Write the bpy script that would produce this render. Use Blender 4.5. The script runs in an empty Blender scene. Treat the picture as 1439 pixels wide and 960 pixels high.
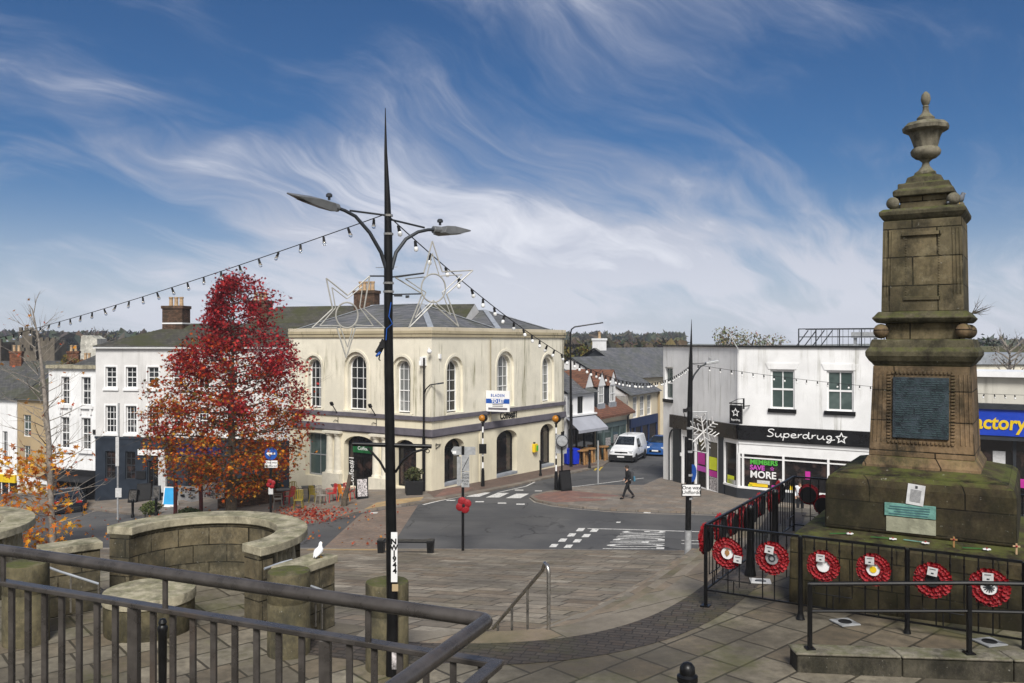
import bpy, bmesh, math, random
from mathutils import Vector, Matrix, noise
from mathutils.geometry import tessellate_polygon
random.seed(7)
R = math.radians
S = bpy.context.scene
COL = S.collection
F, CZ = 1200.0, 8.3            # focal length in photo pixels, eye height above the junction

def P(px, py, Y):              # photo pixel + distance -> point
    return Vector(((px-720)/F*Y, Y, CZ-(py-480)/F*Y))

def sstep(a, b, v):
    t = min(1, max(0, (v-a)/(b-a))); return t*t*(3-2*t)

def H(x, y):                   # street level
    z = -.03*max(0, min(y, 120)-45)
    z -= .09*max(0, -6-max(x, -40))*sstep(36, 46, y)
    return z
def PL(x, y):                  # lower square, sloping down to the kerb
    return .11+.165*max(0, 33.8-y)
def UP(x, y=0):                # upper square
    return 4.5+.04*max(0, min(x, 8)+1)

def G(px, py, hf=H):           # photo pixel -> point on a ground function
    z = 0
    for _ in range(40):
        Y = (CZ-z)*F/(py-480); x = (px-720)/F*Y
        z = .5*z+.5*hf(x, Y)
    return Vector((x, Y, hf(x, Y)))

# ------------------------------------------------------------------ objects
INV = {}
def tag(o, label=None, cat=None, group=None, kind=None):
    if label: o['label'] = label
    if cat: o['category'] = cat
    if group: o['group'] = group
    if kind: o['kind'] = kind
    return o
def thing(name, label, cat, loc=(0, 0, 0), rz=0, group=None):
    o = bpy.data.objects.new(name, None); COL.objects.link(o)
    o.empty_display_size = .2
    o.location = loc; o.rotation_euler = (0, 0, rz)
    INV[o.name] = (Matrix.Translation(Vector(loc)) @ Matrix.Rotation(rz, 4, 'Z')).inverted()
    return tag(o, label, cat, group)
def dup(root, loc=None, rz=None, label=None, group=None, scale=None):
    def cp(o, par):
        c = o.copy(); COL.objects.link(c)
        if par: c.parent = par
        for ch in KIDS.get(o.name, []):
            n = cp(ch, c); KIDS.setdefault(c.name, []).append(n)
        return c
    r = cp(root, None)
    if loc is not None: r.location = loc
    if rz is not None: r.rotation_euler = (0, 0, rz)
    if label: r['label'] = label
    if group: r['group'] = group
    if scale: r.scale = scale
    return r
KIDS = {}

class MB:
    def __init__(s): s.bm = bmesh.new(); s.M = Matrix.Identity(4); s.cols = None
    def v(s, p): return s.bm.verts.new(s.M @ Vector(p))
    def f(s, vs):
        try: return s.bm.faces.new(vs)
        except ValueError: return None
    def quad(s, *pts): return s.f([s.v(p) for p in pts])
    def box(s, c, d, rz=0, rx=0, ry=0, top=1.0):
        m = Matrix.Translation(Vector(c)) @ Matrix.Rotation(rz, 4, 'Z') @ Matrix.Rotation(ry, 4, 'Y') @ Matrix.Rotation(rx, 4, 'X')
        vs = []
        for k in (-1, 1):
            t = top if k > 0 else 1
            for (i, j) in ((-1, -1), (1, -1), (1, 1), (-1, 1)):
                vs.append(s.v(m @ Vector((i*d[0]/2*t, j*d[1]/2*t, k*d[2]/2))))
        for q in ((3, 2, 1, 0), (4, 5, 6, 7), (0, 1, 5, 4), (1, 2, 6, 5), (2, 3, 7, 6), (3, 0, 4, 7)):
            s.f([vs[i] for i in q])
        return s
    def b2(s, x0, x1, y0, y1, z0, z1):
        return s.box(((x0+x1)/2, (y0+y1)/2, (z0+z1)/2), (abs(x1-x0), abs(y1-y0), abs(z1-z0)))
    def tube(s, path, r, n=8, cap=True):
        path = [Vector(p) for p in path]; rs = r if isinstance(r, (list, tuple)) else [r]*len(path)
        rings = []; up = None
        for i, p in enumerate(path):
            d = (path[min(i+1, len(path)-1)]-path[max(i-1, 0)])
            if d.length < 1e-9: d = Vector((0, 0, 1))
            d.normalize()
            if up is None:
                up = Vector((0, 0, 1)) if abs(d.z) < .9 else Vector((1, 0, 0))
            a = d.cross(up)
            if a.length < 1e-6: a = d.orthogonal()
            a.normalize(); b = a.cross(d).normalized(); up = b
            rings.append([s.v(p+a*math.cos(2*math.pi*k/n)*rs[i]+b*math.sin(2*math.pi*k/n)*rs[i]) for k in range(n)])
        for A, B in zip(rings, rings[1:]):
            for k in range(n): s.f([A[k], B[k], B[(k+1) % n], A[(k+1) % n]])
        if cap: s.f(rings[0]); s.f(rings[-1][::-1])
        return s
    def bar(s, a, b, w, h=None, roll=0):
        a, b = Vector(a), Vector(b); h = h or w; d = b-a; L = d.length
        q = d.to_track_quat('X', 'Z').to_matrix().to_4x4()
        m = Matrix.Translation((a+b)/2) @ q @ Matrix.Rotation(roll, 4, 'X')
        old = s.M; s.M = old @ m; s.box((0, 0, 0), (L, w, h)); s.M = old; return s
    def lathe(s, prof, n=20, c=(0, 0, 0), wob=None):
        c = Vector(c); rings = []
        for (r, z) in prof:
            if r < 1e-5: rings.append([s.v(c+Vector((0, 0, z)))])
            else:
                rings.append([s.v(c+Vector((math.cos(2*math.pi*k/n)*r*(wob(k/n, z) if wob else 1), math.sin(2*math.pi*k/n)*r*(wob(k/n, z) if wob else 1), z))) for k in range(n)])
        for A, B in zip(rings, rings[1:]):
            for k in range(n):
                k2 = (k+1) % n
                if len(A) == 1 and len(B) == 1: continue
                if len(A) == 1: s.f([A[0], B[k2], B[k]][::-1])
                elif len(B) == 1: s.f([A[k], A[k2], B[0]])
                else: s.f([A[k], A[k2], B[k2], B[k]])
        if len(rings[0]) > 1: s.f(rings[0][::-1])
        if len(rings[-1]) > 1: s.f(rings[-1])
        return s
    def ball(s, c, r, n=14, sc=(1, 1, 1)):
        old = s.M; s.M = old @ Matrix.Translation(Vector(c)) @ Matrix.Diagonal((*sc, 1))
        s.lathe([(r*math.sin(math.pi*i/(n//2)), -r*math.cos(math.pi*i/(n//2))) for i in range(n//2+1)], n); s.M = old; return s
    def prism(s, poly, z0, z1):
        A = [s.v((p[0], p[1], z0)) for p in poly]; B = [s.v((p[0], p[1], z1)) for p in poly]; n = len(poly)
        s.f(A[::-1]); s.f(B)
        for i in range(n): s.f([A[i], A[(i+1) % n], B[(i+1) % n], B[i]])
        return s
    def pxz(s, poly, y0, y1):    # polygon in x,z pushed from y0 to y1
        A = [s.v((p[0], y0, p[1])) for p in poly]; B = [s.v((p[0], y1, p[1])) for p in poly]; n = len(poly)
        s.f(A); s.f(B[::-1])
        for i in range(n): s.f([A[i], B[i], B[(i+1) % n], A[(i+1) % n]])
        return s
    def ringxz(s, out, inn, y0, y1):
        n = len(out)
        for a, b in ((0, 1),):
            O0 = [s.v((p[0], y0, p[1])) for p in out]; I0 = [s.v((p[0], y0, p[1])) for p in inn]
            O1 = [s.v((p[0], y1, p[1])) for p in out]; I1 = [s.v((p[0], y1, p[1])) for p in inn]
            for i in range(n):
                j = (i+1) % n
                s.f([O0[i], O0[j], I0[j], I0[i]]); s.f([O1[j], O1[i], I1[i], I1[j]])
                s.f([O0[i], O1[i], O1[j], O0[j]]); s.f([I0[i], I0[j], I1[j], I1[i]])
        return s
    def skin(s, outer, holes, y, rev):   # wall face with openings and their reveals
        polys = [[Vector((p[0], p[1], 0)) for p in outer]]+[[Vector((p[0], p[1], 0)) for p in h] for h in holes]
        flat = [p for q in polys for p in q]
        vs = [s.v((p.x, y, p.y)) for p in flat]
        for t in tessellate_polygon(polys): s.f([vs[i] for i in t])
        for h in holes:
            n = len(h); A = [s.v((p[0], y, p[1])) for p in h]; B = [s.v((p[0], y+rev, p[1])) for p in h]
            for i in range(n): s.f([A[i], A[(i+1) % n], B[(i+1) % n], B[i]])
        return s
    def build(s, name, mat, par=None, smooth=False, bevel=0, world=False, seg=2):
        bm = s.bm
        if world and par is not None: bm.transform(INV[par.name])
        bmesh.ops.remove_doubles(bm, verts=bm.verts, dist=1e-5)
        bmesh.ops.recalc_face_normals(bm, faces=bm.faces)
        me = bpy.data.meshes.new(name)
        for m in (mat if isinstance(mat, (list, tuple)) else [mat]): me.materials.append(m)
        bm.to_mesh(me); bm.free()
        if smooth:
            me.polygons.foreach_set('use_smooth', [True]*len(me.polygons))
            me.set_sharp_from_angle(angle=R(42))
        o = bpy.data.objects.new(name, me); COL.objects.link(o)
        if par is not None:
            o.parent = par; KIDS.setdefault(par.name, []).append(o)
        if bevel:
            b = o.modifiers.new('bevel', 'BEVEL'); b.width = bevel; b.segments = seg; b.limit_method = 'ANGLE'; b.angle_limit = R(35)
        return o

def arch(x0, x1, z0, z1, rise, n=10):     # counter-clockwise outline, arched head
    if rise <= 0: return [(x0, z0), (x1, z0), (x1, z1), (x0, z1)]
    c = (x0+x1)/2; a = (x1-x0)/2
    return [(x0, z0), (x1, z0)]+[(c+a*math.cos(math.pi*i/n), z1-rise+rise*math.sin(math.pi*i/n)) for i in range(n+1)]

def rect(x0, x1, z0, z1): return [(x0, z0), (x1, z0), (x1, z1), (x0, z1)]

def text(body, size, mat, par=None, loc=(0, 0, 0), rot=(R(90), 0, 0), name='lettering', ext=.004, align='CENTER', sx=1, shear=0, off=0, spacing=1):
    c = bpy.data.curves.new('txt', 'FONT'); c.body = body; c.size = size; c.align_x = align; c.align_y = 'CENTER'
    c.extrude = ext; c.shear = shear; c.offset = off; c.space_character = spacing; c.resolution_u = 3
    t = bpy.data.objects.new('txt', c); COL.objects.link(t)
    me = bpy.data.meshes.new_from_object(t.evaluated_get(bpy.context.evaluated_depsgraph_get()))
    bpy.data.objects.remove(t); bpy.data.curves.remove(c)
    me.transform(Matrix.Translation(Vector(loc)) @ Matrix.Rotation(rot[2], 4, 'Z') @ Matrix.Rotation(rot[0], 4, 'X') @ Matrix.Rotation(rot[1], 4, 'Z') @ Matrix.Diagonal((sx, 1, 1, 1)))
    me.name = name; me.materials.clear(); me.materials.append(mat)
    o = bpy.data.objects.new(name, me); COL.objects.link(o)
    if par is not None: o.parent = par; KIDS.setdefault(par.name, []).append(o)
    return o

# ------------------------------------------------------------------ materials
class NT:
    def __init__(s, name):
        s.m = bpy.data.materials.new(name); s.m.use_nodes = True; s.t = s.m.node_tree; s.N = s.t.nodes; s.L = s.t.links
        s.b = s.N['Principled BSDF']
    def n(s, typ, ins=None, **kw):
        nd = s.N.new(typ)
        for k, v in kw.items(): setattr(nd, k, v)
        for k, v in (ins or {}).items():
            if hasattr(v, 'is_output'): s.L.new(v, nd.inputs[k])
            else: nd.inputs[k].default_value = v
        return nd
    def mix(s, fac, a, b, mode='MIX'):
        nd = s.N.new('ShaderNodeMix'); nd.data_type = 'RGBA'; nd.blend_type = mode
        for i, v in ((0, fac), (6, a), (7, b)):
            if hasattr(v, 'is_output'): s.L.new(v, nd.inputs[i])
            else: nd.inputs[i].default_value = v if i == 0 else (*v[:3], 1)
        return nd.outputs[2]
    def math(s, op, a, b=0, clamp=False):
        nd = s.N.new('ShaderNodeMath'); nd.operation = op; nd.use_clamp = clamp
        for i, v in ((0, a), (1, b)):
            if hasattr(v, 'is_output'): s.L.new(v, nd.inputs[i])
            else: nd.inputs[i].default_value = v
        return nd.outputs[0]
    def ramp(s, fac, a, b):
        nd = s.N.new('ShaderNodeMapRange'); nd.interpolation_type = 'SMOOTHSTEP'
        s.L.new(fac, nd.inputs[0]); nd.inputs[1].default_value = a; nd.inputs[2].default_value = b
        return nd.outputs[0]
    def coord(s, kind='Object', scale=(1, 1, 1), rot=(0, 0, 0), rnd=True):
        if kind == 'World': c = s.n('ShaderNodeNewGeometry').outputs['Position']
        else:
            c = s.n('ShaderNodeTexCoord').outputs['Object']
            if rnd:
                oi = s.n('ShaderNodeObjectInfo')
                c = s.n('ShaderNodeVectorMath', {0: c, 1: oi.outputs['Location']}, operation='ADD').outputs[0]
        return s.n('ShaderNodeMapping', {'Vector': c, 'Scale': scale, 'Rotation': rot}).outputs[0]
    def noise(s, vec, scale, detail=4, rough=.6, dist=0):
        return s.n('ShaderNodeTexNoise', {'Vector': vec, 'Scale': scale, 'Detail': detail, 'Roughness': rough, 'Distortion': dist}).outputs[0]
    def bump(s, h, strength=.3, dist=.02):
        bn = s.n('ShaderNodeBump', {'Height': h, 'Strength': strength, 'Distance': dist})
        s.L.new(bn.outputs[0], s.b.inputs['Normal'])
    def done(s, col, rough=.7, metal=0, spec=.4):
        for k, v in (('Base Color', col), ('Roughness', rough), ('Metallic', metal), ('Specular IOR Level', spec)):
            if hasattr(v, 'is_output'): s.L.new(v, s.b.inputs[k])
            else: s.b.inputs[k].default_value = (*v[:3], 1) if k == 'Base Color' else v
        return s.m

def mul(c, k): return tuple(min(1, x*k) for x in c)
def paint(name, col, rough=.5, var=.2, vs=6, metal=0, bump=0, spec=.4, dirt=0, dcol=(.06, .055, .045)):
    t = NT(name); v = t.coord()
    f = t.ramp(t.noise(v, vs, 5), .3, .7)
    c = t.mix(f, mul(col, 1-var), mul(col, 1+var*.6))
    if dirt:
        d = t.ramp(t.noise(t.coord(scale=(1, 1, .35)), 2.2, 6, .7), .62-dirt*.25, .8)
        c = t.mix(t.math('MULTIPLY', d, min(1, dirt*1.6)), c, dcol)
    if bump: t.bump(t.noise(v, 60, 4), bump, .01)
    r = t.math('ADD', t.math('MULTIPLY', f, .15), rough-.07)
    return t.done(c, r, metal, spec)
def render_wall(name, col, stain=(.16, .15, .09), amt=.5, rough=.85, st_scale=1.0):
    t = NT(name); v = t.coord()
    a = t.ramp(t.noise(v, .7, 5), .3, .75)
    c = t.mix(a, mul(col, .88), mul(col, 1.05))
    sv = t.coord(scale=(2.6*st_scale, 2.6*st_scale, .16))
    st = t.ramp(t.noise(sv, 1.3, 7, .72), .48, .72)
    bl = t.ramp(t.noise(v, .33, 3), .40, .66)
    c = t.mix(t.math('MULTIPLY', t.math('MULTIPLY', st, bl), amt), c, stain)
    sp = t.ramp(t.noise(v, 3.5, 6, .75), .68, .8)
    c = t.mix(t.math('MULTIPLY', sp, amt*.35), c, mul(stain, .8))
    t.bump(t.noise(v, 22, 5), .18, .01)
    return t.done(c, rough, 0, .2)
def stone(name, col, dark=(.035, .033, .025), moss=(.075, .085, .02), dk=.7, ms=.7, blocks=None, scale=1.0, bw=.9, bh=.42):
    t = NT(name); v = t.coord()
    a = t.noise(v, 2.2*scale, 6, .65)
    c = t.mix(t.ramp(a, .3, .72), mul(col, .6), mul(col, 1.2))
    h = t.noise(v, 26*scale, 5, .7)
    if blocks:
        sep = t.n('ShaderNodeSeparateXYZ', {0: t.coord(rnd=False)})
        cv = t.n('ShaderNodeCombineXYZ', {0: t.math('ADD', sep.outputs[0], sep.outputs[1]), 1: sep.outputs[2]})
        br = t.n('ShaderNodeTexBrick', {'Vector': cv.outputs[0], 'Scale': 1.0, 'Mortar Size': .010, 'Mortar Smooth': .25, 'Brick Width': bw, 'Row Height': bh, 'Color1': (.62, .62, .60, 1), 'Color2': (1.2, 1.12, 1, 1), 'Mortar': (.10, .09, .07, 1)})
        c = t.mix(1, c, br.outputs[0], 'MULTIPLY')
        h = t.math('SUBTRACT', h, t.math('MULTIPLY', br.outputs['Fac'], 2))
    c = t.mix(t.math('MULTIPLY', t.ramp(t.noise(v, 4.3*scale, 5, .7), .5, .68), .55), c, mul(col, 1.45))
    d = t.ramp(t.noise(t.coord(scale=(1.1, 1.1, .7)), 1.7*scale, 9, .78), .56-dk*.20, .72-dk*.06)
    c = t.mix(t.math('MULTIPLY', d, min(.92, .45+dk*.5)), c, dark)
    g = t.n('ShaderNodeNewGeometry'); nz = t.n('ShaderNodeSeparateXYZ', {0: g.outputs['Normal']}).outputs[2]
    up = t.ramp(nz, .25, .85)
    mo = t.math('MULTIPLY', t.ramp(t.noise(v, 3.2*scale, 6, .7), .38, .62), t.math('ADD', t.math('MULTIPLY', up, .80), .07))
    c = t.mix(t.math('MULTIPLY', mo, ms), c, moss)
    li = t.ramp(t.noise(v, 15*scale, 4, .7), .66, .72)
    c = t.mix(t.math('MULTIPLY', li, .35), c, (.42, .41, .36))
    t.bump(h, .55, .012)
    return t.done(c, .9, 0, .2)
def glass(name, col=(.012, .014, .016), var=(.10, .11, .12), amt=.35, rough=.06, sc=.8):
    t = NT(name); v = t.coord()
    f = t.ramp(t.noise(v, sc, 3), .45, .75)
    c = t.mix(t.math('MULTIPLY', f, amt), col, var)
    t.bump(t.noise(v, 1.5, 2), .04, .02)
    return t.done(c, rough, 0, .6)
def slate(name, c1, c2, moss=(.06, .065, .015), ms=.5, bw=.3, bh=.2, mortar=(.02, .02, .02)):
    t = NT(name)
    v = t.coord(rnd=False)
    sep = t.n('ShaderNodeSeparateXYZ', {0: v})
    cv = t.n('ShaderNodeCombineXYZ', {0: t.math('ADD', sep.outputs[0], t.math('MULTIPLY', sep.outputs[1], .31)), 1: t.math('MULTIPLY', sep.outputs[2], 1.7)})
    br = t.n('ShaderNodeTexBrick', {'Vector': cv.outputs[0], 'Scale': 1, 'Mortar Size': .012, 'Brick Width': bw, 'Row Height': bh, 'Color1': (*c1, 1), 'Color2': (*c2, 1), 'Mortar': (*mortar, 1)})
    w = t.coord('World')
    m = t.math('MULTIPLY', t.ramp(t.noise(w, .55, 6, .7), .42, .62), ms)
    c = t.mix(m, br.outputs[0], moss)
    c = t.mix(t.math('MULTIPLY', t.ramp(t.noise(w, 5, 5, .8), .55, .75), .4), c, mul(c2, 1.7))
    t.bump(t.math('SUBTRACT', t.noise(w, 8, 3), br.outputs['Fac']), .5, .02)
    return t.done(c, .75, 0, .35)
def paving(name, c1, c2, mortar, bw, bh, rot, wob=.25, dirt=.5, msize=.012, moss=.0, offset=.37, rough=.72, fine=.5):
    t = NT(name)
    v = t.coord('World', rot=(0, 0, rot))
    dn = t.n('ShaderNodeTexNoise', {'Vector': v, 'Scale': .9, 'Detail': 2.})
    vv = t.n('ShaderNodeVectorMath', {0: v, 1: t.n('ShaderNodeVectorMath', {0: dn.outputs['Color'], 1: (wob*.3, wob*.2, 0)}, operation='MULTIPLY').outputs[0]}, operation='ADD').outputs[0]
    br = t.n('ShaderNodeTexBrick', {'Vector': vv, 'Scale': 1, 'Mortar Size': msize, 'Mortar Smooth': .2, 'Bias': 0, 'Brick Width': bw, 'Row Height': bh, 'Color1': (0, 0, 0, 1), 'Color2': (1, 1, 1, 1), 'Mortar': (.5, .5, .5, 1)}, offset=offset, squash=.7, squash_frequency=3)
    rnd = t.n('ShaderNodeSeparateColor', {0: br.outputs[0]}).outputs[0]
    rp = t.n('ShaderNodeValToRGB', {0: rnd}); e = rp.color_ramp.elements
    e[0].color = (*c1, 1); e[1].color = (*c2, 1)
    e2 = e.new(.35); e2.color = (*mul(c2, .72), 1)
    e3 = e.new(.62); e3.color = (c1[0]*1.15, c1[1]*1.02, c1[2]*.9, 1)
    w = t.coord('World')
    c = t.mix(t.math('MULTIPLY', t.ramp(t.noise(w, 6, 6, .7), .3, .75), fine), rp.outputs[0], mul(c1, .55))
    c = t.mix(t.math('MULTIPLY', t.ramp(t.noise(w, .45, 6, .65), .42, .7), dirt), c, mul(c1, .42))
    mf = br.outputs['Fac']
    c = t.mix(t.math('MULTIPLY', mf, .85), c, mortar)
    if moss:
        g = t.ramp(t.noise(w, .6, 6, .7), .5, .66)
        c = t.mix(t.math('MULTIPLY', g, moss), c, (.07, .075, .018))
    sp = t.ramp(t.noise(w, 38, 3, .6), .7, .76)
    c = t.mix(t.math('MULTIPLY', sp, .35), c, (.4, .38, .33))
    t.bump(t.math('SUBTRACT', t.noise(w, 9, 6, .7), t.math('MULTIPLY', mf, 1.4)), .5, .015)
    return t.done(c, t.math('ADD', t.math('MULTIPLY', t.noise(w, 1.2, 4), .35), rough-.2), 0, .35)

m = {}
m['cream'] = render_wall('cream_render', (.76, .715, .59), (.20, .185, .10), 1.15)
m['cream_low'] = render_wall('cream_render_low', (.75, .69, .53), (.3, .26, .17), .35)
m['white_wall'] = render_wall('white_render', (.80, .80, .80), (.22, .21, .16), .75)
m['grey_wall'] = render_wall('pale_grey_render', (.66, .65, .64), (.3, .29, .27), .4)
m['beige_wall'] = render_wall('beige_render', (.42, .32, .19), (.2, .16, .1), .4)
m['navy_wall'] = paint('navy_paint', (.018, .025, .037), .5, .25, 2)
m['cream_far'] = render_wall('cream_far', (.68, .6, .45), (.3, .26, .2), .3)
m['lilac'] = paint('lilac_grey_band', (.125, .115, .135), .6, .2, 2, dirt=.25)
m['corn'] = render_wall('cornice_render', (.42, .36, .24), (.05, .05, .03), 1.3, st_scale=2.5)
m['slate'] = slate('slate', (.085, .09, .10), (.15, .15, .16), ms=.25)
m['slate_moss'] = slate('slate_moss', (.045, .042, .034), (.08, .074, .058), moss=(.045, .048, .014), ms=.8)
m['slate_dark'] = slate('slate_dark', (.05, .05, .052), (.09, .088, .085), ms=.35)
m['tile'] = slate('clay_tile', (.125, .05, .03), (.20, .085, .05), moss=(.08, .05, .03), ms=.35)
m['lead'] = paint('lead', (.27, .29, .32), .5, .2, 3)
m['brick'] = stone('brick', (.22, .10, .06), dk=.4, ms=.1, blocks=1, bw=.23, bh=.08)
m['brick_dark'] = stone('brick_sooty', (.14, .085, .06), dk=.6, ms=.2, blocks=1, bw=.23, bh=.08)
m['pot'] = paint('chimney_pot', (.42, .29, .17), .8, .3, 5)
m['white'] = paint('white_paint', (.78, .78, .78), .4, .06, 3, dirt=.12)
m['offwhite'] = paint('cream_paint', (.68, .64, .53), .5, .1, 3, dirt=.2)
m['black'] = paint('black_paint', (.0055, .0055, .006), .38, .3, 8, spec=.3, dirt=.06, dcol=(.09, .09, .08))
m['blackm'] = paint('black_matt', (.007, .007, .008), .7, .3, 5)
m['fascia'] = paint('black_fascia', (.008, .008, .009), .3, .2, 2)
m['charcoal'] = paint('charcoal', (.03, .034, .04), .5, .2, 3)
m['rail'] = paint('brown_grey_rail', (.072, .064, .059), .3, .35, 9, metal=.25, bump=.12, dirt=.3, dcol=(.13, .08, .05))
m['steel'] = paint('steel', (.42, .40, .37), .3, .15, 20, metal=.9)
m['galv'] = paint('galvanised', (.36, .37, .38), .5, .2, 10, metal=.3, dirt=.15)
m['bronze'] = paint('dark_bronze', (.028, .04, .05), .5, .6, 9, metal=.3, bump=.5, dirt=.5, dcol=(.06, .1, .11))
m['verdigris'] = paint('verdigris', (.13, .29, .25), .7, .35, 12, bump=.3)
m['glass'] = glass('window_glass')
m['glass_l'] = glass('window_glass_light', (.16, .17, .17), (.40, .41, .41), .75, .12, .9)  # pale grey puts reflections as well as blinds into the glass colour
m['glass_g'] = glass('green_glass', (.05, .075, .07), (.14, .18, .17), .7, .08)
m['shop'] = glass('shop_glass', (.010, .009, .009), (.10, .06, .05), .6, .08, 1.7)
m['dark'] = paint('dark_interior', (.006, .006, .007), .8, .3, 2)
m['blue_dark'] = paint('blue_dark', (.008, .014, .09), .4, .1, 2)
m['posterd'] = paint('dark_poster', (.06, .055, .05), .5, .9, 10)
m['blue_sign'] = paint('blue_sign', (.012, .05, .42), .35, .08, 2)
m['sign_blue'] = paint('road_sign_blue', (.012, .08, .36), .35, .1, 4)
m['yellow'] = paint('yellow', (.72, .50, .015), .4, .08, 3)
m['lime'] = paint('lime_poster', (.66, .72, .03), .5, .08, 3)
m['pink'] = paint('pink_poster', (.50, .03, .30), .5, .15, 3)
m['green'] = paint('green_vinyl', (.08, .42, .05), .5, .1, 3)
m['magenta'] = paint('magenta_vinyl', (.52, .08, .46), .5, .1, 3)
m['red'] = paint('poppy_red', (.25, .005, .010), .6, .35, 25)
m['red2'] = paint('red_chair', (.42, .02, .02), .45, .15, 5)
m['orange'] = paint('orange_chair', (.62, .20, .01), .45, .15, 5)
m['ychair'] = paint('yellow_chair', (.25, .19, .01), .4, .12, 5)
m['gchair'] = paint('grey_chair', (.27, .25, .22), .45, .12, 5)
m['bluebin'] = paint('blue_bin', (.006, .03, .48), .45, .1, 4)
m['wood'] = paint('wood', (.30, .16, .06), .7, .35, 9)
m['amber'] = paint('amber_globe', (.36, .14, .008), .25, .1, 5)
m['sky_board'] = paint('sky_blue_board', (.035, .33, .66), .4, .1, 2)
m['paper'] = paint('paper', (.52, .52, .52), .6, .15, 12)
m['poster'] = paint('poster', (.45, .42, .42), .5, .9, 14)
m['navy_shop'] = paint('navy_shopfront', (.014, .028, .085), .45, .2, 2)
m['teal_shop'] = paint('grey_green_shopfront', (.10, .14, .14), .5, .2, 2)
m['awning'] = paint('grey_awning', (.31, .32, .36), .75, .12, 1.2)
m['bulb'] = paint('bulb_glass', (.75, .75, .74), .1, .05, 5)
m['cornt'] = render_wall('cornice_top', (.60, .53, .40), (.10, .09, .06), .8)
t_ = NT('clear_bulb'); t_.b.inputs['Transmission Weight'].default_value = .92; m['bulb_clear'] = t_.done((.9, .9, .88), .08)
m['lowcap'] = stone('low_wall_cap', (.21, .19, .15), dk=.8, ms=.5, scale=1.6)
m['glass_m'] = glass('window_glass_blind', (.02, .022, .026), (.30, .30, .29), .8, .1, 1.6)
m['stem'] = paint('stem_green', (.03, .14, .035), .5, .2, 5)
m['snow'] = paint('snow_rope', (.62, .61, .60), .35, .15, 20)
m['lamphead'] = paint('lamp_grey', (.16, .165, .17), .45, .2, 10, metal=.2, dirt=.2)
m['rope'] = paint('rope_light', (.36, .35, .32), .35, .15, 20)
m['darkred'] = paint('dark_red_post', (.07, .012, .012), .6, .3, 6)
m['skinp'] = paint('skin', (.45, .27, .19), .55, .1, 10)
m['cloth_bk'] = paint('black_cloth', (.010, .010, .012), .9, .3, 10)
m['cloth_wh'] = paint('white_cloth', (.66, .67, .70), .85, .1, 10)
m['cloth_gy'] = paint('grey_cloth', (.05, .05, .055), .9, .3, 10)
m['hair'] = paint('dark_hair', (.02, .014, .01), .7, .2, 20)
m['bag_blue'] = paint('blue_bag', (.05, .16, .24), .6, .2, 10)
m['feather'] = paint('white_feathers', (.80, .80, .80), .7, .08, 20)
m['feather_g'] = paint('grey_feathers', (.10, .11, .13), .7, .3, 20)
m['beak'] = paint('yellow_beak', (.6, .35, .03), .5, .1, 20)
m['van'] = paint('van_white', (.72, .73, .75), .22, .05, 2, dirt=.15, dcol=(.3, .24, .17), spec=.5)
m['carblue'] = paint('car_blue', (.012, .07, .24), .2, .1, 2, spec=.6)
m['carblack'] = paint('car_black', (.006, .008, .014), .15, .1, 2, spec=.7)
m['tyre'] = paint('tyre', (.015, .015, .015), .85, .2, 10)
m['rim'] = paint('wheel_rim', (.35, .35, .36), .3, .1, 10, metal=.8)
m['carglass'] = glass('car_glass', (.012, .015, .018), (.08, .09, .1), .4, .04, 2)
m['lamp'] = paint('headlamp', (.6, .62, .65), .1, .1, 10, spec=.8)
m['tail'] = paint('tail_lamp', (.35, .01, .01), .2, .1, 10)
m['numplate'] = paint('yellow_plate', (.68, .5, .05), .4, .05, 10)
m['plate_w'] = paint('white_plate', (.75, .75, .75), .4, .05, 10)
m['mon'] = stone('monument_stone', (.20, .142, .088), dark=(.022, .019, .014), dk=.9, ms=.6, blocks=1, bw=.95, bh=.42)
m['mon_top'] = stone('monument_upper', (.16, .135, .085), dark=(.022, .02, .014), dk=.95, ms=.75, blocks=1, bw=.62, bh=.4)
m['mon_moss'] = stone('monument_cornice', (.10, .088, .055), dark=(.02, .018, .012), dk=1.0, ms=1.0, scale=2)
m['mon_base'] = stone('monument_base', (.075, .062, .035), dark=(.013, .011, .008), dk=1.3, ms=.95, blocks=1, bw=1.15, bh=.36)
m['urn'] = stone('urn_stone', (.19, .172, .13), dk=.8, ms=.45, scale=2)
m['ashlar'] = stone('ashlar_wall', (.165, .142, .095), dk=.85, ms=.3, blocks=1, bw=.6, bh=.28, scale=1.2)
m['coping'] = stone('coping_stone', (.36, .325, .235), dk=.5, ms=.5, scale=1.5)
m['drum'] = stone('drum_stone', (.135, .115, .068), dk=.9, ms=.9, scale=1.4)
m['castle'] = stone('castle_stone', (.13, .11, .085), dk=.5, ms=.3, scale=.3)
m['lowwall'] = stone('low_wall_stone', (.09, .08, .06), dark=(.016, .015, .012), dk=1.3, ms=.5, scale=1.6)
m['upper'] = paving('upper_slabs', (.125, .108, .08), (.30, .268, .205), (.03, .026, .018), .74, .52, R(-40), moss=.5, wob=.14, msize=.017, dirt=.8, fine=.75)
m['lower'] = paving('lower_slabs', (.18, .15, .112), (.37, .325, .255), (.045, .038, .026), 1.15, .56, R(25), moss=.14, dirt=.65, wob=.15, msize=.026, fine=.65)
m['setts'] = paving('dark_setts', (.06, .05, .042), (.092, .078, .066), (.02, .017, .014), .22, .09, R(20), msize=.010, moss=.25, wob=.5)
m['tread'] = paving('step_treads', (.2, .17, .13), (.30, .265, .21), (.05, .045, .035), .9, 3., R(60), moss=.35, dirt=.7)
m['pavement'] = paving('pavement_slabs', (.19, .165, .14), (.26, .23, .195), (.10, .085, .07), .6, .4, R(35), dirt=.4)
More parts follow.
